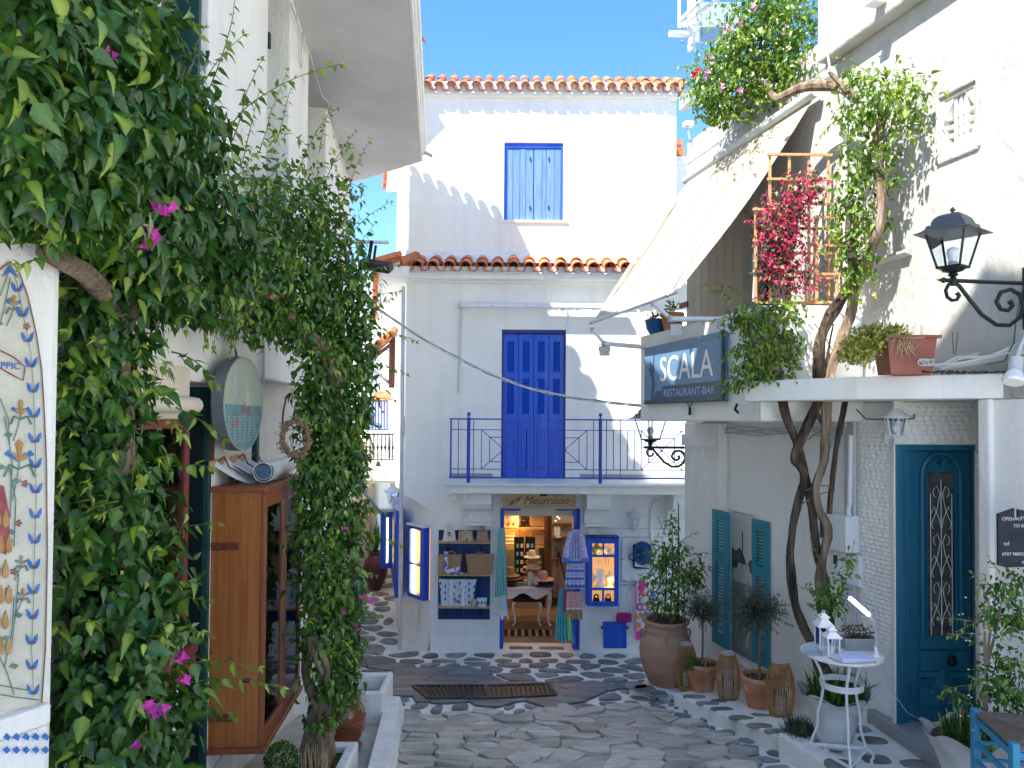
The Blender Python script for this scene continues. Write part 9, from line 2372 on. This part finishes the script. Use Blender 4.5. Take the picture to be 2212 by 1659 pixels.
tp2 = PC.w(*Pw(PC, 1452, 712, .12)); tp2 = Vector((tp2.x, tp2.y, zpt))
pot('plant_pot', 'square terracotta pot behind the blue pot on the parapet', 'plant pot', tuple(tp2), hollow([(0,0),(.09,0),(.12,.16),(.135,.165),(.135,.2)], .014), 'terracotta', .17, .1, n=8)
L = Leaves(); blob(L, (tp2.x,tp2.y,tp2.z+.26), (.07,.06,.08), 120, .04, tone=(.6,.2), down=-.3); pt_ = thing('succulent_plant', 'yellow green sprouting plant in the square terracotta pot on the parapet', 'plant', (tp2.x,tp2.y,tp2.z+.2)); plant(pt_, L, 'jas', M_['leaf_sun'], None, 0)
rs = thing('lantern_string', 'bright red plastic crates stacked behind the wooden trellis on the balcony', 'crate', tuple(at(1650,640,6.75)))
rs.name = 'plastic_crate'
for k in range(7):
    for j in range(2):
        a = at(1641+j*13-(k*0.6), 636-k*10, 6.8); obj('crate_slat', MB().box((a.x-.02,6.8,a.z-.014),(a.x+.024,6.9,a.z+.018)), 'red_plastic', rs, bev=.004)
pr3 = thing('parasol', 'closed parasol with dark green cloth leaning in the balcony doorway', 'parasol', tuple(at(1626,660,6.9)))
obj('pole', MB().tube([at(1627,655,6.85), at(1632,560,6.9)], .012, 6), 'grey_paint', pr3); obj('cloth', MB().tube([at(1630,600,6.9), at(1632,560,6.9), at(1634,520,6.95)], [.03,.04,.015], 8), 'sign_green', pr3, smooth=60)
rp = at(1471, 662, 7.6); sg2 = thing('name_plate', 'small dark red wooden sign fixed on the beige balcony boards', 'sign', tuple(rp))
obj('plate', MB(RW).box((RW.p(1467,662,-.05)[0],-.05,RW.p(1467,668,-.05)[1]),(RW.p(1484,662,-.05)[0],-.032,RW.p(1467,656,-.05)[1])), 'red_frame', sg2)
def street_lamp(label, wallp, dirv, L_, s_, group):
    """wallp: where the bracket meets its post; dirv: unit vector out of the wall; L_ arm length; s_ lantern height"""
    wallp = Vector(wallp); d = Vector(dirv).normalized(); up = Vector((0,0,1)); sd = d.cross(up)
    t = thing('street_lamp', label, 'street lamp', tuple(wallp), group=group)
    tip = wallp + d*L_
    P = lambda a, b: wallp + d*a*L_ + up*b*L_
    obj('arm', MB().tube([P(0,0), P(1.10,0)], s_*.033, 8), 'black_iron', t, smooth=60)
    obj('arm_tip', MB().tube([P(1.10,0), P(1.13,0), P(1.15,0), P(1.22,0)], [s_*.03,s_*.05,s_*.03,.001], 8), 'black_iron', t, smooth=60)
    obj('wall_plate', MB().obox(P(-.02,-.18), d*.02*s_*3, sd*s_*.06, up*L_*.38), 'black_iron', t, bev=.004)
    sc = [(1.0,-.02),(1.06,-.05),(1.10,-.12),(1.08,-.20),(1.02,-.24),(.95,-.23),(.92,-.18),(.95,-.15)]
    obj('scroll', MB().tube([P(a,b) for a, b in sc], [s_*.028]*6+[s_*.032,s_*.036], 8), 'black_iron', t, smooth=60)
    dn = [(1.0,-.02),(.92,-.06),(.80,-.20),(.62,-.40),(.42,-.52),(.24,-.52),(.10,-.42),(.05,-.28),(.10,-.14),(.22,-.08),(.36,-.12),(.42,-.24),(.36,-.33),(.26,-.34),(.20,-.28),(.24,-.22)]
    dn2 = []
    for i in range(len(dn)-1):
        for q in (0,.5): dn2.append(((dn[i][0]*(1-q)+dn[i+1][0]*q),(dn[i][1]*(1-q)+dn[i+1][1]*q)))
    dn2.append(dn[-1])
    obj('scroll', MB().tube([P(a,b) for a, b in dn2], [s_*.032]*(len(dn2)-2)+[s_*.038,s_*.042], 8), 'black_iron', t, smooth=70)
    obj('collar', MB().lathe([(0,-.06),(.05,-.06),(.06,-.02),(.05,.03),(.035,.06),(.07,.09),(.07,.11),(.04,.13),(.14,.17),(.17,.22),(0,.22)], tuple(P(1,0)), 12, ) if False else MB().lathe([(r*s_, z*s_) for r, z in [(0,-.09),(.05,-.08),(.06,-.02),(.05,.04),(.035,.06),(.075,.08),(.075,.10),(.05,.12),(.15,.15),(.19,.20),(0,.20)]], tuple(P(1,0)), 14), 'black_iron', t, smooth=50)
    c = P(1,0); rt = Matrix.Rotation(math.atan2(d.y, d.x)+R(28), 3, 'Z')
    sq = lambda h_, z: [c + rt @ Vector((x*h_*s_, y*h_*s_, z*s_)) for x, y in ((-1,-1),(1,-1),(1,1),(-1,1))]
    b0_, b1_ = sq(.17,.22), sq(.285,.74)
    obj('base_frame', MB().prism(sq(.185,.19), (0,0,.035*s_)), 'black_iron', t, bev=.002)
    for k in range(4):
        obj('glazing_bar', MB().bar(b0_[k], b1_[k], .028*s_), 'black_iron', t)
        q_ = [b0_[k], b0_[(k+1)%4], b1_[(k+1)%4], b1_[k]]
        obj('pane', MB().add(q_, [(0,1,2,3)]), 'glass_clear', t)
    rf = MB(); prof = [(.42,.74),(.42,.752),(.345,.785),(.295,.83),(.28,.88),(.235,.885),(.23,.93),(.205,.99),(.15,1.04),(.08,1.065),(.0,1.07)]
    for i in range(len(prof)-1):
        A_, B_ = sq(prof[i][0], prof[i][1]), sq(max(prof[i+1][0],.001), prof[i+1][1])
        for k in range(4): rf.add([A_[k],A_[(k+1)%4],B_[(k+1)%4],B_[k]], [(0,1,2,3)])
    rf.add(sq(.42,.74), [(3,2,1,0)])
    obj('roof', rf, 'zinc_grey', t)
    obj('finial', MB().lathe([(r*s_, z*s_) for r, z in [(0,1.06),(.05,1.06),(.03,1.08),(.02,1.10),(.045,1.12),(.03,1.15),(0,1.18)]], tuple(c), 10), 'zinc_grey', t, smooth=60)
    obj('bulb_socket', MB().lathe([(0,.22*s_),(.07*s_,.22*s_),(.07*s_,.30*s_),(0,.30*s_)], tuple(c), 10), 'grey_paint', t, smooth=50)
    obj('bulb', MB().lathe([(.05*s_,.30*s_),(.07*s_,.36*s_),(.095*s_,.44*s_),(.08*s_,.51*s_),(0,.54*s_)], tuple(c), 12), 'bulb', t, smooth=60)
    return t
wa = RW.w(*Pw(RW, 2218, 608, 0))
lc = at(2057, 606, wa.y-.08)
street_lamp('large black lantern on a scrolled iron arm on the sunlit right wall', (wa.x, wa.y, lc.z), (lc.x-wa.x, -.08, 0), abs(lc.x-wa.x), .405, 'black scroll lamps')
w2_ = at(1484, 967, 9.33); l2 = at(1405, 967, 9.33)
street_lamp('smaller black lantern on a scrolled arm under the end of the restaurant balcony', tuple(w2_), (-1, 0, 0), w2_.x-l2.x, .48, 'black scroll lamps')
hl = at(1935, 948, 5.75); HFr = Frame((0, DY, 0), (1, 0))
wall_lantern('grey white carriage lantern under the canopy above the blue green door', (hl.x, hl.y-DY, hl.z), .27, 'white_metal', HFr, group=None)
obj('cable', MB().tube([at(1850,884,5.85), at(1870,905,5.84), at(1950,908,5.84), at(1975,903,5.84), at(1975,895,5.8)], .006, 5), 'cable_dark', rh, smooth=60)
fc = at(2190, 822, 4.75); t = thing('spotlight', 'large white spotlight with pale glass at the right edge, beside the canopy end', 'spotlight', tuple(fc))
ax_ = Vector((-.35,-.3,-1)).normalized()
obj('lamp_glass', MB().tube([fc, fc+ax_*.015], [.068,.06], 18), 'bulb', t, smooth=50)
obj('lamp_head', MB().tube([fc-ax_*.001, fc-ax_*.05, fc-ax_*.07], [.068,.05,.035], 18), 'white_paint', t, smooth=50)
obj('lamp_body', MB().tube([fc-ax_*.07, fc-ax_*.16], .042, 16), 'pipe_grey', t, smooth=50)
obj('neck', MB().tube([fc-ax_*.16, fc-ax_*.20+Vector((.02,0,.05)), Vector((fc.x+.12, fc.y+.05, fc.z+.30))], .014, 8), 'pipe_grey', t, smooth=60)
pz = zc1+.03
pp = thing('pipe', 'pale plastic pipes and slack grey cables on the canopy beside the flower box', 'pipes', (3.2, 5.0, zc1))
obj('pipe', MB().tube([at(2035,795,5.25), at(2110,782,5.1), at(2160,772,4.95), at(2230,752,4.8)], .022, 8), 'pipe_grey', pp, smooth=60)
obj('pipe', MB().tube([at(2075,775,5.3), at(2150,755,5.1), at(2230,728,4.9)], .016, 8), 'plaster_cream', pp, smooth=60)
for k in range(5):
    obj('cable', MB().tube([at(1995+12*math.cos(a)+k*3, 783+7*math.sin(a+k), 5.1+.02*k) for a in np.linspace(0,6.2,12)], .005, 4), 'cable', pp, smooth=60)
for k in range(5):
    obj('cable', MB().tube([at(2010+k*6,788+k*2,5.1), at(2070,784-k*4+8*math.sin(k*2),5.05), at(2130,772+6*math.sin(k*3),4.95), at(2215,735+k*6,4.8)], .005, 4), 'cable', pp, smooth=60)
obj('cable', MB().tube([at(2212,610,4.82), at(2195,690,4.82), at(2190,740,4.82), at(2170,780,4.9), at(2130,788,4.95)], .005, 4), 'cable_dark', pp, smooth=60)
for x in (2060, 2064): obj('wire_end', MB().tube([at(x,765,5.15), at(x-3+ (x-2060)*2,718,5.1)], .003, 4), 'cable_dark', pp)
lf_ = MB()
for k in range(160):
    p = at(ru(1990,2200), 792+ru(-5,3), ru(4.9,5.2)); lf_.lathe([(0,0),(ru(.006,.02),.006),(0,.012)], (p.x,p.y,zc1), 5)
t = thing('leaf_litter', None, None, (3.2,5,zc1), kind='stuff'); obj('leaf_litter', lf_, 'soil', t, kind='stuff')
tc = at(1818, 1412, 5.32); th_ = tc.z
gt_ = thing('garden_table', 'round white metal garden table with curved legs outside the blue green door', 'table', (tc.x, tc.y, P3Z))
rT = .275
obj('tabletop', MB().lathe([(0,-.008),(rT*.97,-.008),(rT,-.004),(rT,.008),(rT*.97,.010),(rT*.95,.004),(0,.004)], tuple(tc), 40), 'white_metal', gt_, smooth=40)
obj('apron_ring', MB().tube([(tc.x+rT*.52*math.cos(a), tc.y+rT*.52*math.sin(a), th_-.20) for a in np.linspace(0,2*math.pi,33)], .009, 6, cap=False), 'white_metal', gt_, smooth=60)
obj('ring_band', MB().lathe([(rT*.52,-.235),(rT*.53,-.235),(rT*.53,-.20),(rT*.52,-.20),(rT*.52,-.235)], tuple(tc), 32, caps=False), 'white_metal', gt_, smooth=50)
Ht = th_-P3Z
feet = []
for k in range(3):
    a = R(-100+120*k); c, s2 = math.cos(a), math.sin(a)
    pr = [(.72,0),(.70,.06),(.50,.14),(.42,.30),(.52,.45),(.62,.55),(.50,.70),(.60,.86),(.88,.95),(1.0,.99),(.98,1.0)] if False else [(.75,.01),(.72,.07),(.55,.17),(.45,.28),(.50,.42),(.60,.55),(.62,.68),(.78,.84),(1.02,.91),(1.06,.95),(.98,.975),(1.0,1.0)]
    obj('leg', MB().tube([(tc.x+rT*r*c*1.0, tc.y+rT*r*s2*1.0, th_-Ht*z) for r, z in pr], [.011,.011,.011,.010,.010,.010,.010,.010,.011,.011,.011,.012], 7), 'white_metal', gt_, smooth=70)
    feet.append(Vector((tc.x+rT*.84*c, tc.y+rT*.84*s2, th_-Ht*.86)))
for k in range(3): obj('stretcher', MB().bar(feet[k], feet[(k+1)%3], .006, .022), 'white_metal', gt_)
def lantern(lab, c, w_, h):
    t = thing('candle_lantern', lab, 'lantern', tuple(c), group='white candle lanterns on the garden table'); x, y, z = c
    fr = MB().box((x-w_/2,y-w_/2,z),(x+w_/2,y+w_/2,z+h*.05)); obj('base', fr, 'white_paint', t, bev=.003)
    for (i, j) in ((-1,-1),(1,-1),(1,1),(-1,1)): obj('post', MB().bar((x+i*w_*.42,y+j*w_*.42,z+h*.05),(x+i*w_*.42,y+j*w_*.42,z+h*.62),w_*.08), 'white_paint', t)
    for (i, j, u, v) in ((0,-1,1,0),(0,1,1,0),(-1,0,0,1),(1,0,0,1)):
        obj('pane', MB().add([(x+i*w_*.42-u*w_*.38,y+j*w_*.42-v*w_*.38,z+h*.05),(x+i*w_*.42+u*w_*.38,y+j*w_*.42+v*w_*.38,z+h*.05),(x+i*w_*.42+u*w_*.38,y+j*w_*.42+v*w_*.38,z+h*.61),(x+i*w_*.42-u*w_*.38,y+j*w_*.42-v*w_*.38,z+h*.61)], [(0,1,2,3)]), 'glass_clear', t)
    s_ = lambda k, zz: [(x-k,y-k,z+zz),(x+k,y-k,z+zz),(x+k,y+k,z+zz),(x-k,y+k,z+zz)]
    rf = MB()
    for (k0, z0, k1, z1) in ((w_*.58,h*.62,w_*.58,h*.65),(w_*.58,h*.65,w_*.25,h*.80),(w_*.25,h*.80,w_*.25,h*.86),(w_*.33,h*.86,w_*.33,h*.88),(w_*.33,h*.88,w_*.08,h*.97)):
        A_, B_ = s_(k0, z0), s_(k1, z1)
        rf.add(A_+B_, [(0,1,5,4),(1,2,6,5),(2,3,7,6),(3,0,4,7)] + ([(3,2,1,0)] if z0 < h*.63 else []) + ([(4,5,6,7)] if z1 > h*.95 else []))
    obj('roof', rf, 'white_paint', t)
    obj('ring', MB().tube([(x+w_*.1*math.cos(a),y,z+h*1.0+w_*.08*math.sin(a)) for a in np.linspace(0,6.28,11)], .003, 4), 'white_metal', t)
    obj('candle', MB().lathe([(0,h*.05),(w_*.2,h*.05),(w_*.2,h*.34),(0,h*.35)], (x,y,z), 12), 'candle', t, smooth=50)
zt5 = th_+.005
l1_ = at(1779, 1400, 5.42); lantern('taller white candle lantern at the back of the round table', (l1_.x, 5.42, zt5), .105, .265)
l2_ = at(1796, 1405, 5.27); lantern('shorter white candle lantern at the front of the round table', (l2_.x, 5.27, zt5), .095, .205)
gl = at(1756, 1408, 5.28); t = thing('ashtray', 'low clear glass tray at the left edge of the round table', 'glass tray', (gl.x, 5.28, zt5))
obj('glass', MB().box((gl.x-.05,5.23,zt5),(gl.x+.05,5.33,zt5+.045)), 'glass', t, bev=.004); obj('base', MB().box((gl.x-.05,5.23,zt5),(gl.x+.05,5.33,zt5+.008)), 'pipe_grey', t)
gb = at(1853, 1398, 5.42); t = thing('metal_planter', 'ribbed galvanised trough with succulents at the back of the round table', 'planter', (gb.x, 5.42, zt5))
obj('trough', (lambda q: (trough(q, gb.x-.115, gb.x+.115, 5.37, 5.48, zt5, zt5+.085, t=.006, flare=.008), q)[1])(MB()), 'galvanised', t)
for k in range(7): obj('rib', MB().bar((gb.x-.115,5.368,zt5+.01+k*.0115),(gb.x+.115,5.368,zt5+.01+k*.0115),.005), 'galvanised', t)
obj('soil', MB().box((gb.x-.10,5.38,zt5+.06),(gb.x+.10,5.47,zt5+.07)), 'soil', t)
sp_ = thing('succulent_plant', 'dark green and reddish succulents in the galvanised trough', 'plant', (gb.x,5.42,zt5+.08)); L = Leaves()
blob(L, (gb.x-.03,5.42,zt5+.12), (.09,.05,.05), 200, .028, tone=(.3,.2), down=-.4); blob(L, (gb.x+.07,5.42,zt5+.11), (.04,.04,.045), 90, .024, tone=(.1,.1), down=-.4); plant(sp_, L, 'jas', M_['leaf_maroon'], None, 0)
pc_ = at(1842, 1421, 5.18)
t = thing('menu_sheets', 'menu sheets in a clear blue folder lying on the round table', 'papers', (pc_.x, 5.18, zt5))
for k in range(5):
    obj('sheet', MB().obox((pc_.x+.006*k-.01,5.17+.004*k,zt5+.004+.004*k), (.115,.02-.004*k,0), (-.02+.004*k,.062,0), (0,0,.0016)), M_['paper' if k % 2 else 'paper_blue'], t)
obj('board', MB().obox((pc_.x-.01,5.16,zt5+.0015), (.13,.02,0), (-.02,.068,0), (0,0,.0012)), 'pine', t)
ll = thing('desk_lamp', 'clip lamp with a lit white bar at the right edge of the round table', 'lamp', tuple(at(1895,1408,5.25)))
b_ = at(1893, 1408, 5.25); b_ = Vector((b_.x, b_.y, zt5))
e_ = at(1877, 1328, 5.2); s9 = at(1836, 1292, 5.15)
obj('clip', MB().box((b_.x-.03,b_.y-.02,zt5-.02),(b_.x+.02,b_.y+.02,zt5+.012)), 'white_paint', ll, bev=.004)
obj('stem', MB().tube([b_, b_+Vector((-.003,0,.05)), b_+Vector((-.006,0,.07))], [.014,.012,.008], 8), 'white_paint', ll, smooth=60)
obj('neck', MB().tube([b_+Vector((-.006,0,.06)), at(1893,1370,5.23), at(1888,1345,5.22), e_], .006, 6), 'pipe_grey', ll, smooth=60)
obj('lamp_bar', MB().tube([e_, s9], .014, 8), 'glow_white', ll, smooth=60)
obj('cable', MB().tube([b_+Vector((.02,0,-.01)), at(1905,1430,5.2), at(1925,1490,5.3), at(1960,1540,5.5), at(2000,1560,5.6)], .003, 4), 'cable', ll, smooth=60)
mq = at(2158, 1224, 4.55); mF = Frame((mq.x, 4.55, 0), (1, 0))
mbx = thing('chalkboard', 'black chalkboard with opening hours and a phone number at the right edge', 'menu board', (mq.x+.1, 4.55, mq.z))
mz0, mz1 = mF.p(2180,1222)[1], mF.p(2180,1100)[1]; mxx0, mxx1 = mF.p(2157,1150)[0], mF.p(2260,1150)[0]
cg_ = mF.p(2196,1150)[0]
obj('board', MB(mF).prism([(mxx0,0,mz1-.03),(mxx0,0,mz0),(mxx0+.05,0,mz0-.012),(mxx1,0,mz0-.0),(mxx1,0,mz1-.03),(cg_+.012,0,mz1+.0),(cg_+.012,0,mz1-.06),(cg_-.002,0,mz1-.09),(cg_-.012,0,mz1-.04),(cg_-.012,0,mz1+.005)], (0,.02,0)), 'chalkboard', mbx)
for (tx, u, v, s_) in (('OPEN AT', .02, .80, .030), ('19:', .135, .82, .030), ('TO 00:', .09, .68, .028), ('tel', .03, .36, .034), ('6937 98892 1', .02, .18, .028), ('0030', .14, .04, .024)):
    text_mesh('chalk_writing', tx, s_, 'chalk', tframe(mF, mxx0+u, -.001, mz0+(mz1-mz0)*v), mbx, depth=.0006, align='LEFT')
cd_ = 4.05
def cpt(px, py, Y): return at(px, py, Y)
chr_ = thing('chair', 'blue painted wooden chair with a woven rush seat in the bottom right corner', 'chair', tuple(at(2110, 1700, 4.2)))
A = at(2107, 1530, 4.45); Bq = at(2190, 1558, 3.98); zs = A.z-.03
u_ = (Bq-A); u_.z = 0; sl2 = u_.length; u_.normalize(); v_ = Vector((-u_.y, u_.x, 0))
if v_.x < 0: v_ = -v_
SWD = .40
corn = [A+Vector((0,0,-A.z+zs)), Bq+Vector((0,0,-Bq.z+zs)), Vector((Bq.x,Bq.y,zs))+v_*SWD, Vector((A.x,A.y,zs))+v_*SWD]
gz_ = P3Z
for k, c in enumerate(corn):
    top_z = zs+.03 if k in (0,1) else zs+.45
    obj('leg', MB().bar((c.x,c.y,gz_),(c.x,c.y,top_z),.042), 'teal_chair', chr_, bev=.005)
for (a, b) in ((0,1),(1,2),(2,3),(3,0)):
    for (dz, w2) in ((-.035,.035),(-.17,.028),(-.27,.022)):
        if dz == -.27 and a == 1: continue
        pa_, pb2 = corn[a]+Vector((0,0,dz)), corn[b]+Vector((0,0,dz)); obj('rail' if dz > -.05 else 'rung', MB().bar(pa_, pb2, .02, w2), 'teal_chair', chr_, bev=.003)
for dz in (.15,.28,.42): obj('backrest_slat', MB().bar(corn[2]+Vector((0,0,dz)), corn[3]+Vector((0,0,dz)), .018, .05), 'teal_chair', chr_, bev=.003)
ctr = (corn[0]+corn[1]+corn[2]+corn[3])/4
seat = MB()
for k in range(4):
    a, b = corn[k]+Vector((0,0,.004)), corn[(k+1)%4]+Vector((0,0,.004))
    for j in range(22):
        t0_, t1_ = j/22, (j+1)/22
        q0_, q1_ = a.lerp(ctr, t0_), b.lerp(ctr, t0_)
        seat.tube([q0_+Vector((0,0,.002*math.sin(j*3))), (q0_+q1_)/2+Vector((0,0,.004-.006*t0_)), q1_], .0095, 5)
obj('rush_seat', seat, 'rush', chr_, kind='stuff')
tf = thing('terrace_pergola', 'white metal terrace frame with clear sheets above the pink bougainvillea', 'pergola', tuple(at(1500,150,8.6)))
def tb_(a, b, w_=.03, mn='white_metal'): obj('bar', MB().bar(at(*a), at(*b), w_), M_[mn], tf)
tb_((1467,-20,8.6),(1467,58,8.6)); tb_((1490,-20,8.6),(1490,110,8.6),.05); tb_((1467,45,8.6),(1560,-40,8.0)); tb_((1467,58,8.6),(1590,-30,8.0)); tb_((1475,55,8.6),(1600,52,9.2)); tb_((1500,-20,8.8),(1500,110,8.8),.02)
obj('clear_sheet', MB().obox(at(1540,30,9.0), (.34,0,.0), (0,.004,0), (0,0,.35)), 'glass', tf)
obj('blind', MB().box((at(1497,10,9.2).x,9.2,at(1497,90,9.2).z),(at(1600,10,9.2).x,9.22,at(1600,5,9.2).z)), 'pale_sheet', tf)
obj('drain_spout', MB().tube([at(1447,73,8.5), at(1488,74,8.6)], .035, 10), 'white_paint', tf, smooth=60)
dr_ = MB(RW).box((RW.p(1470,230,-.08)[0],-.10,RW.p(1470,240,-.08)[1]),(RW.p(1500,200,-.08)[0],-.0,RW.p(1485,205,-.08)[1])); obj('roof_gutter', dr_, 'grey_paint', rh)
wb_ = RW.p(1490, 270, -.04); obj('wall_bracket', MB(RW).box((wb_[0]-.04,-.12,wb_[1]-.02),(wb_[0]+.06,-.0,wb_[1]+.03)).tube([(wb_[0],-.08,wb_[1]),(wb_[0]+.02,-.05,wb_[1]-.18)], .01, 5), 'white_metal', rh)
